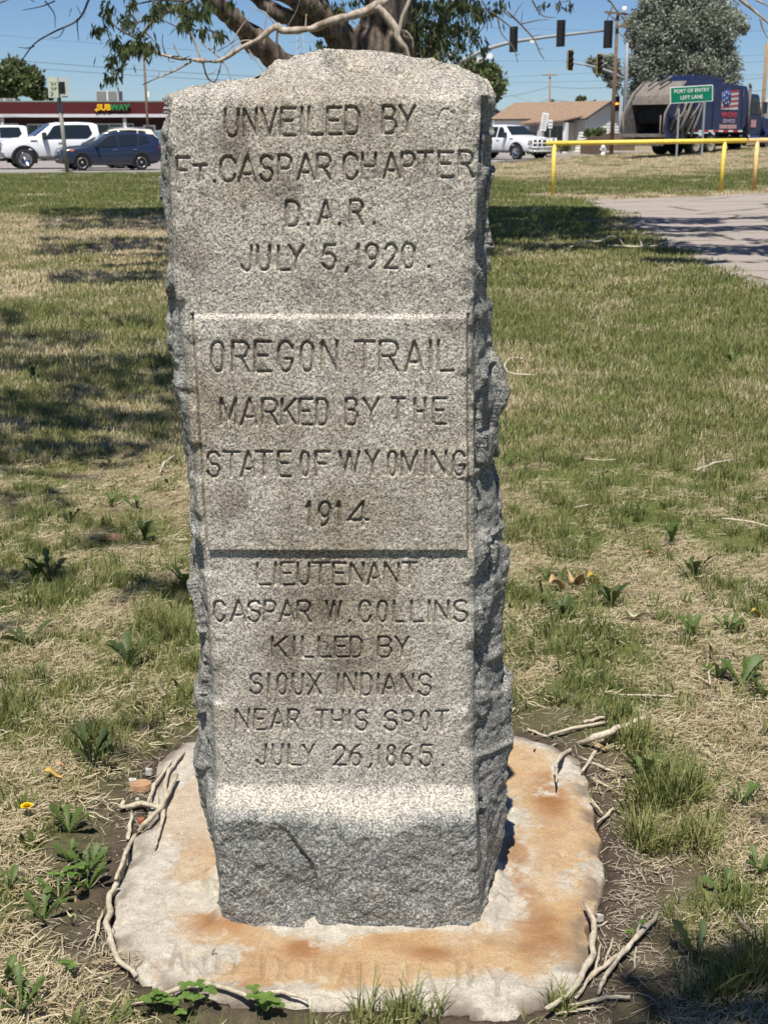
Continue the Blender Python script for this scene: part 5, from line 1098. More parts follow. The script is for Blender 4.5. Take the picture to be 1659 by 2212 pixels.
# lattice pylon far behind
pyY = 420; b = base_at(652, pyY); py_ = empty('lattice_pylon', b, 0, 'faint steel lattice pylon seen between the boughs left of the trunk', 'pylon'); uu = U(pyY); steel = flat('pylon_steel', (.30, .33, .37), .6)
H_ = P(652, 60, pyY).z; m = MB()
def corner(sx, sy, z): k_ = 14 * uu * (1 - .62 * z / H_); return Vector((sx * k_, sy * k_, z))
for sx in (-1, 1):
    for sy in (-1, 1): m.tube([corner(sx, sy, 0), corner(sx, sy, H_)], .45 * uu, 4)
for q in range(16):
    z0, z1 = H_ * q / 16, H_ * (q + 1) / 16
    for sy in (-1, 1): m.tube([corner(-1, sy, z0), corner(1, sy, z1)], .28 * uu, 3); m.tube([corner(1, sy, z0), corner(-1, sy, z1)], .28 * uu, 3)
m.build('lattice_mast', steel, py_)
for yy in (90, 74):
    m = MB(); z = P(652, yy, pyY).z; m.tube([Vector((-24 * uu, 0, z)), Vector((24 * uu, 0, z))], .6 * uu, 4); m.build('cross_beam', steel, py_)

# overhead wires
wm = flat('cable_black', (.05, .055, .065), .6)
wl = [((-40, 72), (600, 118), 115, .55, 'upper faint power line crossing behind the leafy twigs at left'), ((-40, 124), (620, 168), 110, 1.0, 'middle power line left of the monument'), ((-40, 138), (560, 176), 110, .9, 'lower power line left of the monument'), ((1050, 168), (1700, 128), 120, .5, 'power line crossing behind the silvery tree, upper'), ((1050, 179), (1700, 158), 120, .5, 'power line crossing behind the silvery tree, lower'),
      ((1060, 213), (1187, 187), 150, .8, 'cable descending left from the distant crossarm pole'), ((1187, 187), (1330, 187), 150, .8, 'cable running right from the distant crossarm pole'), ((1060, 242), (1187, 214), 150, .9, 'lowest cable left of the distant pole above the grey house'), ((1187, 214), (1330, 222), 150, .8, 'lowest cable right of the distant pole above the brown roof'), ((1080, 196), (1200, 232), 150, .4, 'thin guy wire slanting down toward the brown roof'),
      ((1060, 60), (1700, 66), 190, .5, 'high faint power line behind the signal arm'), ((1060, 132), (1700, 116), 190, .5, 'high faint power line below the signal arm'), ((1590, 172), (1700, 156), 90, .8, 'cable reaching the tan pole at right'), ((1590, 197), (1700, 186), 90, .8, 'lower cable reaching the tan pole at right')]
for (a, c, Y, wd, lb) in wl:
    p, q = P(*a, Y), P(*c, Y); pts = []
    for t in np.linspace(0, 1, 13): v_ = p.lerp(q, float(t)); v_.z -= 4 * t * (1 - t) * 3.5 * U(Y); pts.append(v_)
    m = MB(); m.tube(pts, wd * U(Y) * .62, 4); tag(m.build('power_line', wm), lb, 'cable')

# traffic signals
amber = NT('amber_lens', .3); amber.b.inputs['Base Color'].default_value = (.9, .25, .02, 1); amber.b.inputs['Emission Color'].default_value = (1, .28, .03, 1); amber.b.inputs['Emission Strength'].default_value = 3.0; amber = amber.m
def signal(px, py, hpx, Y, yaw, label, border=None, lit=False, group=None, back=True):
    c = P(px, py, Y); uu = U(Y); h = hpx * uu; w_ = h * .36; o = empty('traffic_signal', c, yaw, label, 'traffic signal', group)
    m = MB(); m.box((0, 0, 0), (w_, .03, h)); bp = m.build('backplate', black, o)
    if border:
        m = MB()
        for s in (-1, 1): m.box((s * (w_ / 2 + .01), 0, 0), (.05, .02, h + .06)); m.box((0, 0, s * (h / 2 + .01)), (w_ - .035, .02, .05))
        m.build('reflective_border', flat('yellow_border', (.7, .5, .1)), bp)
    m = MB(); m.box((0, .1, 0), (w_ * .62, .17, h * .9)); m.build('housing', black, o)
    for q in (-1, 0, 1):
        zc = q * h * .29; v = MB(); n = 12; r = h * .125; vs = []; 
        for L_ in (0.02, -.26):
            for k_ in range(n + 1):
                a = math.pi * (-.12 + 1.24 * k_ / n); vs.append((r * math.cos(a), L_ * (1 if L_ > 0 else (.5 + .5 * math.sin(max(0, a)))), zc + r * math.sin(a)))
        v.add(vs, [(k_, k_ + 1, n + 2 + k_, n + 1 + k_) for k_ in range(n)], True); vo = v.build('visor', black, o); vo.modifiers.new('t', 'SOLIDIFY').thickness = .01
        l = MB(); l.lathe((0, -.02, zc), (0, -1, 0), [(r * .92, 0), (r * .9, .015), (r * .3, .03)], 12); l.build('lens', black if not (lit and q == 0) else flat('dim_lens', (.03, .01, .005)), o)
    if lit:
        m = MB(); s = h * .15; z0 = 0
        m.prism([(-s, z0), (-s * .1, z0 + s * .75), (-s * .1, z0 + s * .28), (s * .9, z0 + s * .28), (s * .9, z0 - s * .28), (-s * .1, z0 - s * .28), (-s * .1, z0 - s * .75)], 'y', -.075, -.06); m.build('lit_arrow', amber, o)
    return o
MY = 75
b = base_at(973, MY); mast = empty('signal_mast', b, 0, 'grey steel mast with a long curved arm carrying three traffic signals', 'signal mast'); uu = U(MY)
m = MB(); m.tube([Vector((0, 0, 0)), P(971, 110, MY) - b], [6 * uu, 5 * uu], 12); m.build('pole', galv, mast)
m = MB(); arm = [(975, 144), (1000, 130), (1030, 115), (1060, 103), (1095, 93), (1130, 87), (1180, 80), (1240, 73), (1313, 65)]
m.tube([P(a, c, MY) - b for a, c in arm], list(np.linspace(5.2, 2.6, len(arm)) * uu), 12); m.build('mast_arm', galv, mast)
m = MB(); m.box(P(1150, 90, MY) - b, (.28, .2, .12)); m.build('camera_box', white_p, mast)
for px_, py_2 in ((1057, 121), (1036, 130)):
    m = MB(); m.box(P(px_, py_2, MY) - b, (.3, .1, .26)); m.build('small_sign', white_p, mast)
signal(1109, 85, 50, MY - .35, R(150), 'dark rear-facing signal head on the long arm nearest the bare twigs')
signal(1211, 72, 52, MY - .35, R(150), 'dark rear-facing signal head in the middle of the long arm')
signal(1313, 74, 54, MY - .35, R(150), 'dark rear-facing signal head at the tip of the long arm by the utility pole')
M2 = 100; b = base_at(1345, M2); mast2 = empty('signal_mast', b, 0, 'second grey signal mast with a thin lower arm in front of the silvery tree', 'signal mast'); uu = U(M2)
m = MB(); m.tube([Vector((0, 0, 0)), P(1352, 168, M2) - b, P(1354, 92, M2) - b], [5.2 * uu, 4.2 * uu, 3.2 * uu], 12); m.build('pole', galv, mast2)
m = MB(); m.tube([P(a, c, M2) - b for a, c in ((1349, 171), (1325, 158), (1300, 149), (1270, 141), (1222, 134))], [3.2 * uu, 2.8 * uu, 2.4 * uu, 2 * uu, 1.6 * uu], 10); m.build('mast_arm', galv, mast2)
m = MB(); m.tube([P(a, c, M2) - b for a, c in ((1354, 93), (1347, 80), (1338, 70), (1330, 62), (1318, 56))], [2 * uu, 1.8 * uu, 1.5 * uu, 1.4 * uu, 1.2 * uu], 8); m.build('lamp_arm', galv, mast2)
m = MB(); m.box(P(1314, 56, M2) - b, (.5, .25, .12)); m.build('lamp_head', galv, mast2)
signal(1231.5, 130, 39, M2 - .3, R(38), 'left of the two yellow-edged signal heads on the thin lower arm', border=True)
signal(1294, 138, 38, M2 - .3, R(38), 'right of the two yellow-edged signal heads on the thin lower arm', border=True)
signal(1332, 224, 30, 92, R(-12), 'pole-mounted signal showing a lit amber left arrow', lit=True)
b = base_at(1339, 93); sp2 = empty('signal_post', b, 0, 'short grey post carrying the lit arrow signal', 'signal post'); m = MB(); m.tube([Vector((0, 0, 0)), P(1338, 208, 93) - b], 2.2 * U(93), 8); m.build('post', galv, sp2)
m = MB(); m.box(P(1334, 216, 93) - b, (.35, .08, .07)); m.box(P(1334, 232, 93) - b, (.35, .08, .07)); m.build('bracket', galv, sp2)

# green guide sign
SY_ = 70; b = base_at(1492, SY_); sg = empty('guide_sign', b, 0, 'green road sign with white border reading PORT OF ENTRY LEFT LANE', 'road sign'); uu = U(SY_); gsn = flat('sign_green', (.0, .16, .085), .4, var=.05)
pc = P(1493, 203.5, SY_); W2, H2 = 92 * uu, 33 * uu; tilt = Matrix.Rotation(R(-3.5), 4, 'Y'); S0 = Matrix.Translation(pc - b) @ tilt @ Matrix.Rotation(R(8), 4, 'Z')
m = MB(); m.box((0, .02, 0), (W2, .03, H2)); o = m.build('panel', flat('sign_edge', (.72, .76, .74), .4), sg, .0); o.data.transform(S0)
m = MB(); m.box((0, 0, 0), (W2 - 3.6 * uu, .012, H2 - 3.6 * uu)); o = m.build('face', gsn, sg); o.data.transform(S0)
text_obj('PORT OF ENTRY', 10.4 * uu, white_p, sg, S0 @ Matrix.Translation((0, -.012, 7 * uu)) @ FACE, bold=0, name='sign_lettering', sx=.98)
text_obj('LEFT LANE', 10.4 * uu, white_p, sg, S0 @ Matrix.Translation((0, -.012, -6.2 * uu)) @ FACE, bold=0, name='sign_lettering', sx=.98)
for (a, top, c) in ((1466, 222, 1463), (1521, 226, 1517)):
    m = MB(); t = P(a, top - 8, SY_ + .06); q = base_at(c, SY_ + .06, -.3); m.box(((t + q) / 2) - b, (4 * uu, .05, (t - q).length)); m.build('post', galv, sg)
# box sign on a post by the road at left
b = base_at(143, 56.3); bx_ = empty('flasher_post', b, 0, 'grey road post at left with a pale panel and open equipment box on top', 'road sign'); uu = U(56.3); pg = flat('pale_grey_panel', (.50, .52, .42), .5, var=.12, scale=8)
m = MB(); m.tube([Vector((0, 0, -.1)), P(127, 200, 56.3) - b], 4.2 * uu, 10); m.build('post', flat('weathered_steel_post', (.30, .29, .25), .6), bx_)
m = MB(); m.box(P(116, 189, 56) - b, (22 * uu, .05, 40 * uu), R(-12)); pn = m.build('panel', pg, bx_); 
m = MB(); m.box(P(136, 189, 56.3) - b, (21 * uu, .3, 39 * uu), R(22)); cb = m.build('cabinet', flat('cabinet_grey', (.55, .55, .52)), bx_)
m = MB(); m.box(P(135, 190, 55.9) - b, (12 * uu, .06, 24 * uu), R(22)); m.build('dark_interior', black, cb)
gr = flat('faded_print', (.36, .39, .32), .6)
for q in range(5):
    m = MB(); c_ = P(112 + (q % 2) * 8, 178 + (q // 2) * 10, 55.93) - b; m.lathe(c_, (.2, -1, 0), [(3.2 * uu, 0), (3.0 * uu, .004), (1.8 * uu, .004)], 10); m.build('faded_mark', gr, pn)
# two small signs by the house
def small_sign(px0, py0, px1, py1, w_, h_, lean, Y, label, lines, name='street_sign'):
    b = base_at(px1, Y); o = empty(name, b, 0, label, 'street sign'); uu = U(Y); c = P(px0, py0, Y)
    m = MB(); m.tube([Vector((0, 0, 0)), c - b], 1.1 * uu, 6); m.build('post', galv, o)
    S = Matrix.Translation(c - b + Vector((0, -.06, 0))) @ Matrix.Rotation(R(lean), 4, 'Y'); m = MB(); m.box((0, 0, 0), (w_ * uu, .03, h_ * uu)); q = m.build('panel', white_p, o); q.data.transform(S)
    gm = flat('sign_grey_print', (.28, .28, .28)); m = MB()
    for k_ in range(lines):
        z = h_ * uu * (.42 - .84 * (k_ + .5) / lines); m.box((0, -.02, z), (w_ * uu * random.uniform(.55, .8), .006, h_ * uu * .35 / lines))
    q = m.build('printed_rows', gm, o); q.data.transform(S)
small_sign(1175, 263, 1170, 0, 13, 36, 9, 106, 'tall leaning white text sign in front of the white house', 7)
small_sign(1188, 268, 1187, 0, 9, 17, 0, 106, 'small upright white sign just right of the leaning one', 2)
b = base_at(1190, 104); ym = empty('utility_marker', b, 0, 'small yellow-capped utility marker showing just above the yellow rail', 'marker'); m = MB(); m.cyl((0, 0, 0), (0, 0, .9), .1, 8); m.build('post', white_p, ym); m = MB(); m.lathe((0, 0, .9), (0, 0, 1), [(.14, 0), (.2, .1), (.1, .24)], 8); m.build('cap', yel_p, ym)
b = base_at(1303, 88); hy = empty('fire_hydrant', b, 0, 'white fire hydrant beyond the yellow rail in front of the board fence', 'hydrant')
m = MB(); m.lathe((0, 0, 0), (0, 0, 1), [(.17, 0), (.17, .05), (.11, .06), (.11, .42), (.15, .43), (.15, .47), (.12, .5), (.07, .6), (.02, .63)], 12); m.build('barrel', white_p, hy)
for s in (-1, 1): m = MB(); m.lathe((s * .08, 0, .34), (s, 0, 0), [(.06, 0), (.06, .09), (.03, .12)], 8); m.build('outlet', white_p, hy)

# ------------------------------------------------------------ buildings
class Frame:
    def __init__(s, o, ang): s.M = Matrix.Rotation(ang, 4, 'Z'); s.ang = ang; s.o = o
def boards(name, parent, W, H, mat, z0, x0, y, depth, gable=None, step=.22):
    """lap siding on a wall in local x-z, y is the face; gable = (apex x, apex z)"""
    z = z0; n = 0; me_cache = {}
    while z < z0 + H - .01:
        h = min(step, z0 + H - z); xa, xb = x0, x0 + W
        if gable and z + h / 2 > gable[2]:
            t = (z + h / 2 - gable[2]) / (gable[1] - gable[2]); xa = x0 + (gable[0] - x0) * t; xb = x0 + W + (gable[0] - x0 - W) * t
        if xb - xa > .15:
            m = MB(); m.add([(xa, y, z), (xb, y, z), (xb, y - .05, z), (xa, y - .05, z), (xa, y, z + h), (xb, y, z + h), (xb, y - .012, z + h), (xa, y - .012, z + h)], [(0, 1, 2, 3), (3, 2, 6, 7), (7, 6, 5, 4), (0, 4, 5, 1), (0, 3, 7, 4), (1, 5, 6, 2)])
            m.build('siding_board', mat, parent)
        z += step
sid = flat('white_siding', (.80, .80, .78), .55, var=.06, scale=2); shg = None
k = NT('brown_shingles', .95, spec=.1); kk = k.noise(5, 6, .8); k.col(k.ramp(kk, [(.3, (.19, .13, .09)), (.7, (.35, .245, .175))])); shg = k.m
trim = flat('dark_fascia', (.06, .05, .045), .6); brn = flat('stucco_tan', (.48, .45, .42)); dkg = glass_dark()
HY = 112; C0 = base_at(1261, HY); C0.z -= .15; th = R(46)
house = empty('white_house', C0, 0, 'white clapboard house with a brown shingle roof behind the yellow rail', 'house')
Lh, Wh = 9.3, 5.6; e = 2.68 + .15; rg = 3.85 + .15
Rl = Matrix.Rotation(-th, 4, 'Z')     # front wall frame: local -x runs along the front to the left end
def part_in(o, M):
    if o.data: o.data = o.data; o.matrix_local = M
def inframe(fn, M, parent):
    before = set(bpy.data.objects); fn(); 
    for o in set(bpy.data.objects) - before:
        if o.parent == parent: o.matrix_local = M
MF = Matrix.Rotation(-th, 4, 'Z')
MG = Matrix.Rotation(math.pi / 2 - th, 4, 'Z')   # gable frame: local +x runs back-right
def fr():
    m = MB(); m.box((-Lh / 2, 4.05, e / 2), (Lh - .02, Wh - .1, e - .02)); m.build('wall', sid, house)
    boards('s', house, Lh, e - .02, sid, 0, -Lh, -.01, .05, step=.23)
    m = MB(); m.box((-Lh + 1.0, -.09, 1.62), (1.1, .06, .9)); w_ = m.build('window', dkg, house)
    m = MB(); m.box((-2.5, -.95, 1.25), (3.3, 1.7, 2.36)); m.build('porch_wall', brn, house)
    m = MB(); m.box((-1.45, -1.84, 1.65), (1.9, .06, 1.05)); w_ = m.build('window', dkg, house)
    m = MB()
    for q in range(4): m.box((-2.4 + q * .633, -1.88, 1.65), (.05, .03, 1.05))
    m.build('window_bar', flat('aged_frame', (.30, .27, .22)), w_)
    m = MB(); m.box((-1.45, -1.85, .78), (1.95, .06, .66)); m.build('plywood_panel', flat('plywood', (.45, .27, .12)), house)
    m = MB(); m.box((-3.6, -1.83, 1.2), (.75, .05, 2.0)); m.build('door', flat('grey_door', (.22, .20, .19)), house)
    m = MB(); m.prism([(-3.3, 0), (-2.55, 0), (-2.5, 2.5), (-2.75, 2.5)], 'y', -2.15, -1.86); m.build('slanted_brick_pier', flat('pale_brick', (.58, .55, .52), var=.3, scale=12), house)
    m = MB(); m.prism([(-4.35, 2.35), (-.6, 2.62), (-.45, 2.42), (-4.3, 2.2)], 'y', -2.1, -1.87); m.build('porch_fascia', flat('grey_fascia', (.33, .32, .31)), house)
    m = MB(); m.box((-.32, -1.9, 1.25), (.3, .3, 2.4)); m.build('porch_post', white_p, house)
    m = MB(); v_ = [(-4.6, -2.35, 2.40), (-.15, -2.35, 2.62), (-.15, .2, 3.0), (-4.6, .2, 3.0)]; m.add(v_ + [(a_, b_, c_ - .09) for a_, b_, c_ in v_], [(0, 1, 2, 3), (7, 6, 5, 4), (0, 4, 5, 1), (1, 5, 6, 2), (2, 6, 7, 3), (3, 7, 4, 0)]); m.build('porch_roof', shg, house)
inframe(fr, MF, house)
def gb():
    boards('s', house, Wh, rg - .05, sid, 0, 0, -.01 , .05, gable=(Wh / 2, rg - .05, e - .05), step=.23)
    for q in (.9, 5.3): m = MB(); m.box((q + .5, -.1, 1.35), (1.0, .06, 1.1)); w_ = m.build('window', dkg, house); m = MB(); m.box((q + .5, -.13, 1.95), (1.15, .05, .08)); m.build('window_head', white_p, w_)
inframe(gb, MG, house)
def rf():
    ov = .35; h_ = .12; ys_ = [(-ov, e - ov * (rg - e) / (Wh / 2)), (Wh / 2, rg + .02), (Wh + ov, e - ov * (rg - e) / (Wh / 2))]
    m = MB(); x0_, x1_ = -Lh - .3, .35
    for (a_, b_), (c_, d_) in ((ys_[0], ys_[1]), (ys_[1], ys_[2])):
        v_ = [(x0_, a_, b_), (x1_, a_, b_), (x1_, c_, d_), (x0_, c_, d_)]; m.add(v_ + [(p, q, r - h_) for p, q, r in v_], [(0, 1, 2, 3), (7, 6, 5, 4), (0, 4, 5, 1), (1, 5, 6, 2), (2, 6, 7, 3), (3, 7, 4, 0)])
    m.v = [(x, y, z + .1) for x, y, z in m.v]; ro = m.build('roof', shg, house)
    m = MB()
    for (a_, b_), (c_, d_) in ((ys_[0], ys_[1]), (ys_[1], ys_[2])): m.tube([(x1_ + .03, a_, b_ + .03), (x1_ + .03, c_, d_ + .03)], .09, 4)
    m.tube([(x0_, -ov, ys_[0][1] + .03), (x1_, -ov, ys_[0][1] + .03)], .07, 4); m.build('rake_board', trim, house)
inframe(rf, MF, house)
# grey gabled house behind the pickup
C1 = base_at(1094, 122); C1.z -= .1; gh = empty('grey_house', C1, 0, 'grey clapboard gabled house partly behind the monument and the white pickup', 'house'); gs = flat('grey_siding', (.36, .37, .38), .6, var=.06)
e1 = P(1094, 257, 122).z - C1.z; r1_ = e1 + 2.1
boards('s', gh, 6.0, e1 + 2.0, gs, 0, -6.0, -.01, .05, gable=(-3.0, e1 + 2.0, e1), step=.24)
m = MB(); m.box((-3, 4, e1 / 2), (5.98, 7.9, e1 - .02)); m.build('wall', gs, gh)
m = MB()
for sx in (0, 1):
    a_, b_ = ((-6.3, e1 - .15), (-3, r1_)) if sx else ((.35, e1 - .15), (-3, r1_)); v_ = [(a_[0], -.4, a_[1]), (b_[0], -.4, b_[1]), (b_[0], 8.2, b_[1]), (a_[0], 8.2, a_[1])] if False else [(a_[0], -.4, a_[1]), (b_, ) ] if False else None
    A, B = a_, b_
    v_ = [(A[0], -.4, A[1]), (B[0], -.4, B[1]), (B[0], 8.2, B[1]), (A[0], 8.2, A[1])]; m.add(v_ + [(p, q, r + .14) for p, q, r in v_], [(0, 1, 2, 3), (7, 6, 5, 4), (0, 4, 5, 1), (1, 5, 6, 2), (2, 6, 7, 3), (3, 7, 4, 0)])
m.build('roof', flat('dark_roof', (.10, .105, .11), .9), gh)
m = MB(); m.box((-1.3, -.08, 1.2), (.9, .05, 1.3)); m.build('window', dkg, gh)
# white shed at the right edge
C2_ = base_at(1632, 108); C2_.z -= .1; wb = empty('white_garage', C2_, 0, 'white metal garage with a roll-up door at the right edge behind the truck', 'garage'); uu = U(108)
hg = P(1640, 243, 108).z - C2_.z
m = MB(); m.box((4, 4, hg / 2), (8, 8, hg)); m.build('wall', sid, wb)
m = MB(); m.prism([(-.3, hg), (8.3, hg), (8.3, hg + .95), (.1, hg + .95)], 'y', -.3, 8.3); m.build('roof', flat('pale_metal_roof', (.55, .57, .60), .4), wb)
for q in range(7): m = MB(); m.box((2.6, -.05, .25 + q * .3), (3.6, .05, .28)); m.build('door_panel', sid, wb)
m = MB(); m.box((2.6, -.04, 2.4), (3.8, .08, .18)); m.build('door_head', flat('grey_head', (.35, .37, .4)), wb)

fen = flat('cedar_boards', (.22, .145, .09), .9, var=.35, scale=3)
def fence(pxs, Y0, Y1, label, zt0, zt1, mat=fen, pick=22):
    b = base_at(pxs[0], Y0); o = empty('board_fence', b, 0, label, 'fence'); n = pick; pa, pb = P(pxs[0], 300, Y0), P(pxs[1], 300, Y1); L = (Vector((pb.x - pa.x, pb.y - pa.y, 0))).length; an = math.atan2(pb.y - pa.y, pb.x - pa.x); me0 = MB().box((0, 0, .5), (L / n * .93, .03, 1)).mesh('board'); me0.materials.append(mat)
    for q in range(n):
        t = (q + .5) / n; p = pa.lerp(pb, t); z = float(gz(p.x, p.y)) - .1; zt = (P(pxs[0], zt0, Y0).z * (1 - t) + P(pxs[1], zt1, Y1).z * t); l = link('board', me0, None, o); l.location = Vector((p.x, p.y + random.uniform(-.01, .01), z)) - b; l.rotation_euler = (0, 0, an); l.scale = (1, 1, max(.3, zt - z + random.uniform(-.03, .03)))
    for h in (.35, 1.2):
        m = MB(); m.box(((pa + pb) / 2 - b) * 1.0 * Vector((1, 1, 0)).length / Vector((1, 1, 0)).length + Vector((0, .05, h - ((pa + pb) / 2 - b).z)), (L, .04, .09), an); m.build('fence_rail', mat, o)
fence((1254, 1318), 106, 97, 'weathered board fence sloping up toward the brown utility pole', 304, 287)
fence((1318, 1372), 97, 99, 'board fence continuing behind the rear of the refuse truck', 287, 290, pick=14)
fence((1634, 1690), 100, 100, 'orange-brown board fence under the white garage at the right edge', 281, 281, flat('orange_boards', (.36, .20, .10), .9, var=.25), 14)

# shop with the red fascia
BY = 118; b = base_at(180, BY); shop = empty('shop_building', b, 0, 'long low shop with a dark red fascia and a yellow and green illuminated sign', 'shop'); uu = U(BY)
k = NT('red_brick', .9, spec=.15); bt = k.n('ShaderNodeTexBrick'); k.l(k.mapped((1, 1, 1)), bt.inputs[0]); bt.inputs['Scale'].default_value = 3; bt.inputs['Color1'].default_value = (.12, .035, .03, 1); bt.inputs['Color2'].default_value = (.085, .026, .024, 1); bt.inputs['Mortar'].default_value = (.06, .03, .03, 1); k.col(bt.outputs[0]); brick = k.m
fasc = flat('maroon_fascia', (.085, .022, .024), .9, var=.08, scale=1, spec=.1)
zf1, zf0 = P(180, 220, BY).z - b.z, P(180, 246.5, BY).z - b.z; xL, xR = P(-140, 250, BY).x - b.x, P(560, 250, BY).x - b.x
m = MB(); m.box(((xL + xR) / 2, 7, zf1 / 2 - .1), (xR - xL - .6, 10, zf1 - .25)); m.build('wall', brick, shop)
m = MB(); m.add([(xL, .1, zf0), (xR, .1, zf0), (xR, .1, zf1), (xL, .1, zf1), (xL, 2, zf0), (xR, 2, zf0), (xR, 2, zf1), (xL, 2, zf1)], [(0, 1, 2, 3), (3, 2, 6, 7), (4, 7, 6, 5), (0, 4, 5, 1), (0, 3, 7, 4), (1, 5, 6, 2)]); fa = m.build('fascia', fasc, shop)
for q in range(-2, 6):
    m = MB(); m.box((xL + (xR - xL) * (q + 2.5) / 8, .28, (zf0 + zf1) / 2), (.04, .02, zf1 - zf0 - .05), 0, R(-20)); m.build('seam', flat('seam_dark', (.07, .02, .022)), fa)
m = MB(); m.box(((xL + xR) / 2, .05, zf0 - .12), (xR - xL, .16, .26)); m.build('soffit_trim', flat('trim_grey', (.55, .54, .54)), shop)
m = MB(); m.box(((xL + xR) / 2, .48, zf1 + .05), (xR - xL, .14, .1)); m.build('coping', flat('green_coping', (.20, .30, .25)), shop)
def win(px0, px1, py0, py1, n, Y=BY + 1.9):
    p, q = P(px0, py0, Y) - b, P(px1, py1, Y) - b; m = MB(); m.box(((p.x + q.x) / 2, 1.95, (p.z + q.z) / 2), (q.x - p.x, .06, p.z - q.z)); w_ = m.build('window', dkg, shop); m = MB()
    for t in np.linspace(0, 1, n + 1): m.box((p.x + (q.x - p.x) * t, 1.9, (p.z + q.z) / 2), (.09, .06, p.z - q.z))
    m.box(((p.x + q.x) / 2, 1.89, p.z), (q.x - p.x + .1, .07, .12)); m.box(((p.x + q.x) / 2, 1.89, q.z), (q.x - p.x + .1, .07, .12)); m.build('frame', flat('window_frame_grey', (.50, .52, .50)), w_)
win(184, 290, 268, 300, 4); win(8, 42, 268, 300, 1); win(60, 110, 269, 300, 2); win(-60, -10, 268, 300, 2)
p, q = P(310, 270, BY + 1.9) - b, P(338, 312, BY + 1.9) - b; m = MB(); m.box(((p.x + q.x) / 2, 1.93, (p.z + q.z) / 2), (q.x - p.x, .1, p.z - q.z)); d_ = m.build('door', white_p, shop); m = MB(); m.box(((p.x + q.x) / 2, 1.86, (p.z + q.z) / 2 + .1), ((q.x - p.x) * .66, .05, (p.z - q.z) * .66)); m.build('door_glass', dkg, d_)
for px_ in (4, 269): pp = P(px_, 260, BY) - b; m = MB(); m.box((pp.x, .3, zf0 / 2 - .15), (.26, .26, zf0 - .3)); m.build('canopy_post', flat('canopy_post', (.5, .5, .48)), shop)
yl = flat('sign_yellow', (.85, .50, .02), .4, var=.03); gl = flat('sign_green_letters', (.01, .22, .06), .4, var=.03)
cz = P(243, 232.5, BY).z - b.z; t1 = text_obj('SUB', 16.5 * uu, yl, shop, Matrix.Translation(((P(226, 232, BY) - b).x, -.12, cz)) @ Matrix.Rotation(R(0), 4, 'X') @ FACE, ext=.09, bold=.02, name='sign_letters')
t2 = text_obj('WAY', 16.5 * uu, gl, shop, Matrix.Translation(((P(260, 232, BY) - b).x, -.12, cz)) @ FACE, ext=.09, bold=.02, name='sign_letters')
for (px_, mt, s, zz) in ((209, yl, -1, -4.5), (280, gl, 1, 5)):      # arrow tips on the first and last letter
    c_ = P(px_, 232, BY) - b; m = MB(); zq = cz + zz * uu; m.prism([(c_.x + s * 3 * uu, zq), (c_.x - s * 2 * uu, zq + 4 * uu), (c_.x - s * 2 * uu, zq - 4 * uu)], 'y', -.21, -.03); m.build('sign_arrow', mt, shop)
def hvac(px0, px1, py0, py1, label):
    Y = BY + 5; p, q = P(px0, py0, Y), P(px1, py1, Y); bb = Vector(((p.x + q.x) / 2, Y, q.z - .1)); o = empty('rooftop_unit', bb, 0, label, 'air conditioner'); w_, h_ = q.x - p.x, p.z - q.z + .1
    m = MB(); m.box((0, 0, h_ / 2), (w_, 1.8, h_)); m.build('cabinet', flat('hvac_grey', (.50, .50, .47), .6, var=.1), o)
    m = MB(); m.box((-w_ * .27, -.92, h_ * .6), (w_ * .42, .05, h_ * .7)); m.box((w_ * .22, -.92, h_ * .6), (w_ * .38, .05, h_ * .7)); m.build('coil_grille', flat('hvac_grille', (.24, .24, .23)), o)
    m = MB(); m.box((0, -.92, h_ * .6), (w_ * .06, .08, h_ * .8)); m.build('corner_post', white_p, o)
hvac(213, 262, 197, 222, 'large grey rooftop air conditioner above the shop sign'); hvac(354, 374, 211, 224, 'small rooftop air conditioner at the monument edge of the shop roof'); hvac(-6, 40, 213, 221, 'low pale rooftop vent box at the far left of the shop')
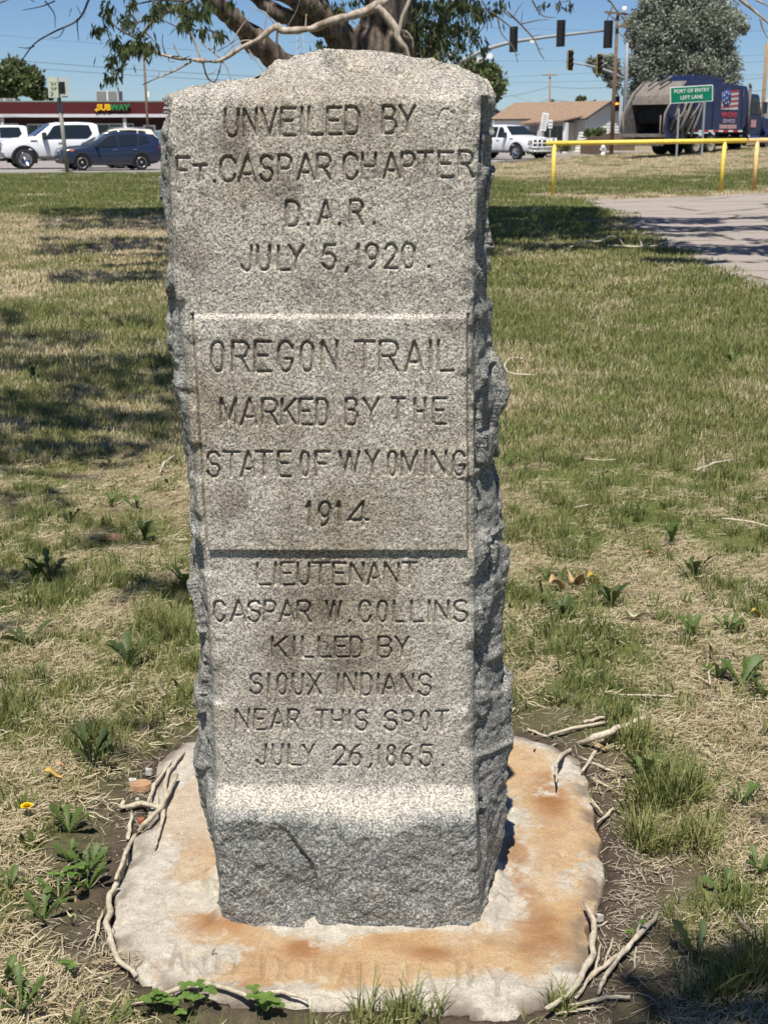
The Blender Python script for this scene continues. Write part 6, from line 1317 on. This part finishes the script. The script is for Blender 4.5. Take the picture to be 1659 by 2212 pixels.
# ------------------------------------------------------------ vehicles
def paint(name, c, rough=.22, metal=0.0):
    if name in _mc: return _mc[name]
    k = NT(name, rough, spec=.5); k.col(c); k.b.inputs['Metallic'].default_value = metal; k.b.inputs['Coat Weight'].default_value = .3; k.b.inputs['Coat Roughness'].default_value = .05; _mc[name] = k.m; return k.m
chrome = flat('chrome', (.75, .75, .76), .12, 1.0, var=.03); rimm = flat('alloy_rim', (.45, .46, .48), .3, .8, var=.1); trimb = flat('black_plastic', (.03, .03, .032), .6)
redl = flat('red_lens', (.35, .02, .02), .2); orgl = flat('orange_lens', (.8, .2, .05), .2); headm = flat('headlamp', (.6, .62, .65), .08, .3)
def wheel(parent, c, r, side, w_=.24, spokes=5, rim=rimm, dark=False):
    """c local centre, side = +1/-1 outer side along y"""
    m = MB(); m.lathe((c[0], c[1] - side * w_ / 2, c[2]), (0, side, 0), [(r * .6, 0), (r * .93, .0), (r, .04), (r, w_ - .04), (r * .94, w_), (r * .66, w_ + .005), (r * .64, w_ - .03)], 22); wo = m.build('wheel', blk_rub, parent)
    m = MB(); m.lathe((c[0], c[1], c[2]), (0, side, 0), [(r * .66, .0), (r * .66, w_ / 2 - .005), (r * .60, w_ / 2 + .006), (r * .58, w_ / 2 - .03), (r * .2, w_ / 2 - .05)], 22); m.build('rim_well', trimb if not dark else trimb, wo)
    m = MB(); m.lathe((c[0], c[1] + side * (w_ / 2 - .01), c[2]), (0, side, 0), [(r * .17, -.03), (r * .16, .02), (r * .06, .03)], 12)
    for q in range(spokes):
        a = 2 * math.pi * q / spokes + .3; d = Vector((math.cos(a), 0, math.sin(a))); t = Vector((-math.sin(a), 0, math.cos(a))); o_ = Vector((c[0], c[1] + side * (w_ / 2 - .008), c[2])); k_ = r * (.13 if spokes < 7 else .07)
        m.add([o_ + d * r * .1 - t * k_ * .8, o_ + d * r * .1 + t * k_ * .8, o_ + d * r * .62 + t * k_ * 1.2, o_ + d * r * .62 - t * k_ * 1.2] , [(0, 1, 2, 3)])
    m.lathe((c[0], c[1], c[2]), (0, side, 0), [(r * .66, w_ / 2 - .002), (r * .66, w_ / 2 + .008), (r * .60, w_ / 2 + .008), (r * .60, w_ / 2 - .002)], 22); m.build('rim', rim, wo); return wo
def loft(secs, name, mat, parent, sub=1):
    """secs: (x, z0, zb, zr, w0, wb, wr)  underside, belt line, top; half widths"""
    V = []; 
    for (x, z0, zb, zr, w0, wb, wr) in secs:
        h = [(w0 * .8, z0), (w0, z0 + (zb - z0) * .12), (wb * 1.005, z0 + (zb - z0) * .5), (wb, zb - (zb - z0) * .10), (wb * .975, zb), (wr + (wb * .97 - wr) * .35, zb + (zr - zb) * .62), (wr, zr - (zr - zb) * .10), (wr * .86, zr - (zr - zb) * .015), (0, zr + .012)]
        V.append([(x, y, z) for y, z in h] + [(x, -y, z) for y, z in h[-2::-1]])
    n = len(V[0]); vs = [p for s in V for p in s]; fs = []
    for i in range(len(V) - 1):
        for j in range(n - 1): a = i * n + j; fs.append((a, a + 1, a + n + 1, a + n))
        fs.append((i * n + n - 1, i * n, (i + 1) * n, (i + 1) * n + n - 1))
    fs += [tuple(range(n - 1, -1, -1)), tuple((len(V) - 1) * n + j for j in range(n))]
    m = MB(); m.add(vs, fs, True); o = m.build(name, mat, parent); b_ = o.modifiers.new('bev', 'BEVEL'); b_.width = .025; b_.segments = 2; b_.limit_method = 'ANGLE'; b_.angle_limit = R(38); return o
def side_pt(secs, x, t, s):
    secs = secs[::-1]
    xs = [q[0] for q in secs]; v = [np.interp(x, xs, [q[k_] for q in secs]) for k_ in range(1, 7)]; z0, zb, zr, w0, wb, wr = v
    if t < .62: k_ = t / .62; y = wb * .975 + ((wr + (wb * .97 - wr) * .35) - wb * .975) * k_; z = zb + (zr - zb) * .62 * k_
    else: k_ = (t - .62) / .28; y = (wr + (wb * .97 - wr) * .35) * (1 - k_) + wr * k_; z = zb + (zr - zb) * (.62 + .28 * k_)
    return Vector((x, s * (y + .012), z))
def side_glass(secs, poly_, s, parent, name='side_window', mat=None):
    xs = sorted(q[0] for q in poly_); X = np.linspace(xs[0] + .004, xs[-1] - .004, 12); V = []; F = []; n = len(poly_); m_ = 6
    for x in X:
        ts = []
        for i in range(n):
            (xa, ta), (xb, tb) = poly_[i], poly_[(i + 1) % n]
            if (xa - x) * (xb - x) <= 0 and xa != xb: ts.append(ta + (tb - ta) * (x - xa) / (xb - xa))
        lo, hi = min(ts), max(ts)
        for k_ in range(m_): p = side_pt(secs, float(x), lo + (hi - lo) * k_ / (m_ - 1), s); V.append((p.x, p.y + s * .012, p.z))
    for i in range(11):
        for k_ in range(m_ - 1): a = i * m_ + k_; F.append((a, a + 1, a + m_ + 1, a + m_))
    m = MB(); m.add(V, F, True); return m.build(name, mat or dkg, parent)
def screen(secs, xa, ta, xb, tb, parent, name='windscreen', mat=None, ins=.9):
    """glass across the car from (xa on belt) up to (xb near roof)"""
    secs = secs[::-1]
    def sec(x): xs = [q[0] for q in secs]; return [float(np.interp(x, xs, [q[k_] for q in secs])) for k_ in range(1, 7)]
    A, B = sec(xa), sec(xb); za, zb = A[2] + .02, B[2] + .0; ya, yb = A[4] * ins if ta else A[5] * ins, B[5] * ins; d = .02 * (1 if xa > xb else -1)
    m = MB(); m.add([(xa + d, -ya, za), (xa + d, ya, za), (xb + d, yb, zb + .015), (xb + d, -yb, zb + .015), (xa, -ya, za - .03), (xa, ya, za - .03), (xb, yb, zb - .02), (xb, -yb, zb - .02)], [(0, 1, 2, 3), (7, 6, 5, 4), (0, 4, 5, 1), (1, 5, 6, 2), (2, 6, 7, 3), (3, 7, 4, 0)]); return m.build(name, mat or dkg, parent)
def arch(parent, x, z, r, y, s, mat=trimb, well=True):
    m = MB(); n = 14
    for (ra, rb, yy) in ((r, r * 1.13, .025),):
        for q in range(n):
            a, b_ = math.pi * q / n, math.pi * (q + 1) / n
            m.add([(x + math.cos(t) * rr, s * (y + yy), z + math.sin(t) * rr) for t, rr in ((a, ra), (b_, ra), (b_, rb), (a, rb))] + [(x + math.cos(t) * rr, s * (y - .03), z + math.sin(t) * rr) for t, rr in ((a, ra), (b_, ra), (b_, rb), (a, rb))], [(0, 1, 2, 3), (3, 2, 6, 7), (0, 4, 5, 1)])
    m.build('arch_trim', mat, parent)
    m = MB(); m.prism([(x + math.cos(math.pi * q / n) * r, z + math.sin(math.pi * q / n) * r) for q in range(n + 1)] + [(x - r, z - .18), (x + r, z - .18)], 'y', s * (y - .25), s * (y + .012)); m.build('wheel_well', flat('wheel_well_black', (.008, .008, .008), .9), parent)
def boxp(parent, name, c, d, mat, rz=0, bevel=.01): m = MB(); m.box(c, d, rz); return m.build(name, mat, parent, bevel)
def mirror(parent, x, y, z, s, mat, sz=1): boxp(parent, 'mirror', (x, s * (y + .14), z), (.14 * sz, .24 * sz, .22 * sz), mat, bevel=.03)
def pickup(name, label, loc, yaw, col, guard=False, s_=1.0):
    o = empty(name, loc, yaw, label, 'pickup truck'); b = paint(*col)
    cab = [(2.95, .55, 1.0, 1.08, .84, .90, .80), (2.80, .46, 1.08, 1.24, .93, .97, .86), (2.3, .45, 1.16, 1.32, .96, 1.0, .88), (1.62, .45, 1.20, 1.36, .97, 1.01, .90), (1.45, .45, 1.22, 1.42, .97, 1.01, .88), (.75, .45, 1.24, 1.93, .97, 1.01, .74), (.45, .45, 1.24, 1.98, .97, 1.01, .75), (-.5, .45, 1.25, 2.0, .97, 1.01, .76), (-1.12, .45, 1.26, 1.97, .97, 1.01, .75), (-1.3, .45, 1.27, 1.90, .97, 1.01, .74), (-1.36, .45, 1.28, 1.34, .97, 1.01, .9)]
    loft(cab, 'body', b, o)
    bed = [(-1.36, .55, 1.28, 1.36, .95, 1.0, .97), (-3.0, .55, 1.30, 1.38, .95, 1.0, .97), (-3.15, .6, 1.30, 1.38, .93, .98, .95)]
    loft(bed, 'cargo_bed', b, o)
    for s in (-1, 1):
        side_glass(cab, [(1.18, .06), (.32, .06), (.32, .85), (.62, .85)], s, o); side_glass(cab, [(.22, .06), (-.78, .06), (-1.02, .35), (-.98, .85), (.22, .85)], s, o)
        mirror(o, 1.12, 1.02, 1.42, s, trimb, 1.25)
        for x in (1.98, -2.2): arch(o, x, .42, .53, 1.0, s)
        boxp(o, 'running_board', (.2, s * 1.0, .42), (2.2, .16, .06), trimb)
        for x in (.42, -.62): boxp(o, 'door_handle', (x, s * 1.03, 1.12), (.2, .03, .04), chrome)
        for x in (.27, -1.2, 1.42): m = MB(); m.box((x, s * 1.006, .85), (.012, .012, .72)); m.build('panel_gap', trimb, o)
        boxp(o, 'headlight', (2.86, s * .78, .96), (.2, .28, .30), headm, bevel=.03); boxp(o, 'fender_vent', (1.55, s * 1.01, 1.2), (.3, .02, .06), trimb)
        boxp(o, 'tail_light', (-3.14, s * .9, 1.08), (.06, .14, .4), redl)
    screen(cab, 1.5, 1, .78, 0, o)
    screen(cab, -1.37, 1, -1.31, 0, o, 'rear_window')
    boxp(o, 'grille', (2.95, 0, .93), (.12, 1.22, .42), trimb, bevel=.03)
    for q in range(4): boxp(o, 'grille_bar', (3.02, 0, .78 + q * .1), (.02, 1.16, .025), chrome)
    boxp(o, 'bumper', (3.0, 0, .58), (.28, 1.92, .26), chrome, bevel=.05); boxp(o, 'rear_bumper', (-3.22, 0, .58), (.2, 1.9, .22), chrome, bevel=.04); boxp(o, 'skid_panel', (2.86, 0, .40), (.3, 1.7, .12), trimb)
    for s in (-1, 1):
        for x in (1.98, -2.2): wheel(o, (x, s * .9, .42), .42, s, .28, 8, chrome)
    boxp(o, 'licence_plate', (3.15, 0, .56), (.02, .32, .15), white_p)
    if guard:
        gp = paint('guard_white', (.72, .74, .74)); m = MB()
        for z in (.5, .72, .95, 1.22): m.tube([(3.28, -.92, z), (3.32, 0, z), (3.28, .92, z)], .035, 6)
        for y in (-.92, -.55, -.2, .2, .55, .92): m.tube([(3.3, y, .42), (3.3, y, 1.24)], .04, 6)
        for s in (-1, 1): m.tube([(3.3, s * .92, .5), (2.95, s * .98, .6)], .035, 6); m.tube([(3.3, s * .92, 1.2), (2.95, s * .98, 1.05)], .035, 6)
        m.build('grille_guard', gp, o)
        for s in (-1, 1): boxp(o, 'headlight_cluster', (3.1, s * .76, .98), (.05, .22, .16), redl)
    o.scale = (s_,) * 3; return o
def suv(name, label, loc, yaw, col, cat='car', rack=False, s_=1.0, sedan=False):
    o = empty(name, loc, yaw, label, cat); b = paint(*col)
    sec = [(2.24, .42, .74, .84, .66, .70, .60), (2.14, .28, .84, .95, .82, .88, .72), (1.8, .24, .90, 1.03, .88, .92, .78), (1.1, .22, .95, 1.08, .90, .93, .84), (.95, .22, .97, 1.12, .90, .93, .84), (.15, .22, .98, 1.56, .90, .93, .64), (-.2, .22, 1.0, 1.62, .90, .93, .66), (-.9, .22, 1.03, 1.635, .90, .93, .66), (-1.65, .24, 1.06, 1.58, .90, .93, .62), (-1.94, .28, 1.08, 1.55, .88, .91, .62), (-2.2, .36, 1.08, 1.24, .84, .87, .74), (-2.26, .42, .9, 1.0, .78, .82, .72)]
    loft(sec, 'body', b, o)
    for s in (-1, 1):
        side_glass(sec, [(.82, .08), (-.25, .06), (-.25, .84), (.08, .84), (.3, .72)], s, o); side_glass(sec, [(-.33, .06), (-1.15, .08), (-1.2, .84), (-.33, .84)], s, o); side_glass(sec, [(-1.24, .1), (-1.72, .34), (-1.62, .8), (-1.28, .84)], s, o, 'quarter_window')
        mirror(o, .72, .93, 1.08, s, b, .8)
        for x in (1.36, -1.3): arch(o, x, .34, .40, .925, s, trimb)
        for q, x in enumerate((-.29, -1.2, .98)): m = MB(); m.box((x, s * .932, .68), (.01, .01, .52)); m.build('panel_gap', trimb, o)
        boxp(o, 'sill_trim', (.05, s * .91, .28), (1.9, .05, .12), trimb)
        for x in (-.12, -1.02): boxp(o, 'door_handle', (x, s * .945, .9), (.18, .025, .03), chrome)
        boxp(o, 'headlight', (2.02, s * .68, .78), (.22, .30, .14), headm, bevel=.03); boxp(o, 'turn_signal', (1.78, s * .90, .86), (.16, .04, .07), orgl); boxp(o, 'fog_light', (2.14, s * .66, .52), (.08, .16, .1), headm)
        boxp(o, 'tail_light', (-2.06, s * .80, .98), (.30, .16, .12), redl, bevel=.02)
        m = MB(); m.tube([(.1, s * .6, 1.66), (-1.5, s * .58, 1.66)], .022, 6); m.build('roof_rail', chrome if rack else trimb, o)
    if rack:
        for x in (-.2, -1.1): boxp(o, 'rack_bar', (x, 0, 1.7), (.06, 1.25, .04), trimb)
    screen(sec, 1.0, 1, .2, 0, o, mat=glass_dark('screen_glass', (.10, .14, .15))); screen(sec, -2.16, 1, -1.95, 0, o, 'rear_window')
    boxp(o, 'grille', (2.18, 0, .66), (.08, .9, .16), trimb, bevel=.02); boxp(o, 'bumper', (2.16, 0, .42), (.14, 1.5, .2), b if False else trimb, bevel=.04)
    for s in (-1, 1):
        for x in (1.36, -1.3): wheel(o, (x, s * .82, .34), .34, s, .22, 5)
    o.scale = (s_,) * 3; return o
WHT = ('white_car_paint', (.76, .77, .78)); NAV = ('navy_car_paint', (.017, .026, .056)); CRM = ('cream_car_paint', (.55, .52, .46)); TAN = ('grey_tan_car_paint', (.26, .25, .22))
def veh(px, py, Y): return base_at(px, Y, .04)
YAW = math.pi
pickup('pickup_truck', 'large white crew-cab pickup facing left in front of the red shop', veh(143, 0, 64.5), YAW + R(22), WHT)
suv('compact_suv', 'navy blue compact SUV facing left at the edge of the lawn', veh(232, 0, 61.5), YAW + R(24), NAV, s_=.95)
pickup('pickup_truck', 'second white truck half hidden behind the large white pickup at the left edge', veh(10, 0, 84), YAW + R(14), WHT, s_=1.0)
suv('station_wagon', 'cream wagon with a roof rack behind the navy SUV', veh(246, 0, 82), YAW + R(8), CRM, rack=True, s_=1.12)
suv('parked_car', 'grey-tan car nose-out between the navy SUV and the monument', veh(338, 0, 86), R(-100), TAN, s_=1.05)
pickup('pickup_truck', 'white pickup with a tubular grille guard at the right shoulder of the monument', veh(1092, 0, 86), R(-52), WHT, guard=True, s_=1.0)

# refuse truck, seen from behind and its right side
GT = 74; g0 = base_at(1487, GT, .0); tr = empty('refuse_truck', g0 , R(-0), 'dark blue rear-loading refuse truck with a flag graphic driving away to the right', 'garbage truck')
blue = flat('truck_navy', (.018, .028, .085), .35, var=.2, scale=2); grime = flat('grimy_steel', (.13, .12, .115), .7, .2, var=.5, scale=5); dustm = flat('dusty_hopper_steel', (.19, .165, .145), .8, var=.3, scale=4); hol = flat('hopper_inside', (.035, .033, .032), .9, var=.5, scale=4)
# local frame: x forward, y to the left; yaw so it heads right and slightly away
TYAW = R(45); tr.rotation_euler = (0, 0, TYAW); tr.scale = (1, 1, 1)
Wt = 1.2
bodyp = [(-1.9, 1.1), (3.1, 1.1), (3.45, 1.5), (3.55, 3.1), (3.35, 3.42), (-1.2, 3.58), (-1.9, 3.5)]
m = MB(); m.prism(bodyp, 'y', -Wt, Wt); m.build('body', blue, tr, .06)
m = MB(); m.prism([(-1.3, 3.55), (1.6, 3.48), (1.5, 3.78), (-1.2, 3.86)], 'y', -.85, .85); m.build('roof_hatch', blue, tr, .04)
tgp = [(-1.95, 1.0), (-1.9, 3.6), (-2.5, 3.52), (-3.35, 2.9), (-4.05, 1.9), (-4.15, 1.0), (-3.9, .75), (-2.2, .75)]
for s in (-1, 1):
    m = MB(); m.prism(tgp, 'y', s * (Wt + .03) - (.07 if s > 0 else 0), s * (Wt + .03) + (.07 if s < 0 else 0)); m.build('tailgate_side', blue if s < 0 else grime, tr, .02)
    m = MB(); m.tube([(-2.45, s * 1.24, 3.5), (-3.3, s * 1.24, 2.95), (-4.1, s * 1.24, 1.95), (-4.2, s * 1.24, 1.1)], .06, 6); m.build('edge_frame', dustm, tr)
m = MB(); m.prism([(-1.96, 3.56), (-2.5, 3.48), (-3.3, 2.86), (-3.4, 2.55), (-2.4, 2.6), (-1.96, 2.8)], 'y', -1.13, 1.13); m.build('tailgate_hood', dustm, tr, .03)
m = MB(); m.box((-3.43, 0, 2.52), (.1, 2.3, .22), 0, 0, R(10)); m.build('hopper_lip', dustm, tr)
m = MB(); m.box((-2.2, 0, 1.8), (.1, 2.2, 1.7)); m.box((-3.0, 0, .95), (1.7, 2.2, .1)); m.build('hopper_floor', hol, tr)
m = MB(); m.prism([(-2.3, 2.6), (-2.9, 2.55), (-3.2, 1.7), (-3.0, 1.5), (-2.3, 1.9)], 'y', -1.05, 1.05); m.build('packer_blade', hol, tr, .03)
m = MB(); m.box((-4.1, 0, .95), (.14, 2.5, .16)); m.build('hopper_sill', dustm, tr); m = MB(); m.box((-4.2, 0, .5), (.35, 2.4, .1)); m.build('rear_step', grime, tr)
for s in (-1, 1): m = MB(); m.tube([(-4.25, s * 1.1, .45), (-4.25, s * 1.1, 1.9)], .03, 5); m.build('grab_rail', dustm, tr)
for a, c, r in (((-2.9, 1.2), (-1.7, 2.9), .09), ((-3.4, 1.1), (-2.0, 3.1), .05), ((-2.3, 1.0), (-1.5, 2.2), .06), ((-3.6, 1.6), (-2.4, 2.1), .05), ((-2.7, .8), (-2.5, 3.2), .05), ((-3.7, 1.2), (-2.9, 2.9), .04), ((-1.9, .9), (-.9, 2.6), .06), ((-2.1, 1.7), (-1.2, 2.5), .05)):
    m = MB(); m.tube([(a[0], -1.33, a[1]), ((a[0] + c[0]) / 2, -1.38, (a[1] + c[1]) / 2), (c[0], -1.33, c[1])], [r * 1.3, r, r * .7], 8); m.build('hydraulic_arm', grime if r > .05 else dustm, tr)
for q in range(7): m = MB(); m.tube([(-2.9 + q * .2, -1.3, 1.0), (-2.7 + q * .13, -1.42, 1.5), (-2.4 + q * .1, -1.3, 1.9 + q * .1)], .025, 5); m.build('hydraulic_hose', trimb, tr)
m = MB(); m.tube([(-2.2, -.2, 3.6), (-2.6, -.5, 3.75), (-3.0, -.1, 3.35)], .07, 6); m.tube([(-2.2, .4, 3.6), (-2.7, .2, 3.7), (-3.1, .5, 3.3)], .05, 6); m.build('roof_linkage', grime, tr)
m = MB(); m.box((1.4, 0, .75), (11, .9, .26)); m.build('chassis', trimb, tr)
rw = flat('reflector_red', (.55, .03, .03)); 
for q in range(10): m = MB(); m.box((-1.3 + q * .47, -Wt - .012, 1.16), (.4, .02, .09)); m.build('reflector', rw if q % 2 == 0 else white_p, tr)
for q in range(4): m = MB(); m.tube([(-1.2 + q * 1.4, -Wt - .02, 1.3), (-1.2 + q * 1.4, -Wt - .02, 3.3)], .015, 4); m.build('body_rib', blue, tr)
# cab
cabp = [(3.95, .95), (6.3, .95), (6.35, 1.55), (5.35, 1.95), (5.0, 2.95), (4.8, 3.05), (3.95, 3.05)]
m = MB(); m.prism([(3.95, .95), (5.35, .95), (5.35, 1.95), (5.0, 2.95), (4.85, 3.05), (3.95, 3.05)], 'y', -1.0, 1.0); m.build('cab', blue, tr, .07)
m = MB(); m.prism([(5.3, .95), (6.75, .95), (6.8, 1.45), (6.6, 1.75), (5.33, 1.95)], 'y', -.95, .95); m.build('bonnet', blue, tr, .1)
for s in (-1, 1):
    m = MB(); m.prism([(4.2, 2.05), (5.15, 2.05), (4.92, 2.82), (4.2, 2.85)], 'y', s * 1.005, s * 1.02); m.build('side_window', dkg, tr)
    m = MB(); m.tube([(3.75, s * 1.15, .9), (3.75, s * 1.15, 3.35)], .075, 10); m.tube([(3.75, s * 1.15, 3.35), (3.66, s * 1.15, 3.55)], .08, 8); m.build('exhaust_stack', grime if s < 0 else trimb, tr)
    m = MB(); m.box((5.05, s * 1.35, 2.35), (.12, .28, .6)); m.tube([(4.95, s * 1.0, 2.6), (5.05, s * 1.35, 2.6)], .02, 5); m.build('mirror', chrome, tr)
    m = MB(); m.lathe((4.5, s * .9, .7), (1, 0, 0), [(.3, -.5), (.32, -.45), (.32, .45), (.3, .5)], 14); m.build('fuel_tank', chrome, tr)
for x in (-1.1, .25):
    for s in (-1, 1): wheel(tr, (x, s * .95, .52), .52, s, .45, 10, flat('dusty_hub', (.42, .36, .28)))
for s in (-1, 1): wheel(tr, (6.05, s * 1.0, .52), .52, s, .3, 10, chrome); 
m = MB(); m.prism([(6.05 + .68 * math.cos(R(a)), .62 + .68 * math.sin(R(a))) for a in range(-10, 191, 20)] + [(6.05 + .56 * math.cos(R(a)), .58 + .56 * math.sin(R(a))) for a in range(190, -11, -20)], 'y', -1.22, -.86); m.build('mudguard', blue, tr)
# side graphic: stars and stripes with lettering rows
GX0, GZ0 = .95, 2.2; redp = flat('graphic_red', (.36, .06, .07), .8); whp = flat('graphic_white', (.52, .49, .50), .8); blp = flat('graphic_blue', (.03, .08, .28))
gp = MB(); gp.box((GX0 + .8, -Wt - .015, GZ0 + .45), (1.55, .02, .86)); fg = gp.build('flag_panel', whp, tr)
for q in range(4): m = MB(); z = GZ0 + .08 + q * .24; m.add([(GX0 + .45 * 0 + .03, -Wt - .035, z), (GX0 + 1.56, -Wt - .035, z + .12), (GX0 + 1.56, -Wt - .035, z + .22), (GX0 + .03, -Wt - .035, z + .1)], [(0, 1, 2, 3)]); m.build('stripe', redp, fg)
m = MB(); m.lathe((GX0 + .42, -Wt - .03, GZ0 + .58), (0, -1, 0), [(.42, 0), (.42, .012), (.2, .013)], 18); m.build('blue_field', blp, fg)
m = MB()
for q in range(7): a = q * .9; m.lathe((GX0 + .42 + .27 * math.cos(a) * (q > 0), -Wt - .045, GZ0 + .58 + .27 * math.sin(a) * (q > 0)), (0, -1, 0), [(.06, 0), (.06, .004)], 5)
m.build('star', whp, fg)
FS = Matrix.Rotation(R(90), 4, 'X')
def side_txt(t, sz, mat, x, z, nm='side_lettering', sx=1): text_obj(t, sz, mat, tr, Matrix.Translation((x, -Wt - .02, z)) @ FS, ext=.006, bold=.012, name=nm, sx=sx)
side_txt('HAULING', .36, redp, GX0 + .8, GZ0 - .24, sx=.95); side_txt('SERVICES', .26, flat('graphic_lilac', (.30, .24, .34)), GX0 + .8, GZ0 - .55, sx=1.1)
m = MB(); m.box((GX0 + .75, -Wt - .012, GZ0 - .82), (1.6, .02, .2)); m.build('text_strip', flat('strip_pink', (.45, .30, .30)), tr)
m = MB(); m.box((4.5, -1.02, 1.55), (.5, .02, .38)); m.build('door_emblem', flat('emblem', (.45, .25, .28)), tr)

# ------------------------------------------------------------ groups of repeats
GRP = {'fallen_twig': 'dead twigs lying on the ground', 'dandelion_plant': 'dandelions and weeds growing in the lawn', 'clover_plant': 'clover growing round the pad', 'traffic_signal': 'traffic signals over the junction', 'power_line': 'overhead power lines', 'fallen_leaf': 'dead leaves on the lawn', 'pebble': 'pebbles at the rim of the pad',
       'pickup_truck': 'pickup trucks on the road', 'poplar_tree': 'silvery poplars', 'broadleaf_tree': 'green trees in the distance', 'board_fence': 'board fences by the house', 'utility_pole': 'wooden utility poles', 'pipe_railing': 'pipe railing by the path', 'shade_tree': 'trees shading the near lawn', 'rooftop_unit': 'units on the shop roof', 'signal_mast': 'signal masts', 'street_sign': 'small signs by the house'}
for o in bpy.data.objects:
    if o.parent is None and o.get('label'):
        q = o.name.split('.')[0]
        if q in GRP and not o.get('group'): o['group'] = GRP[q]
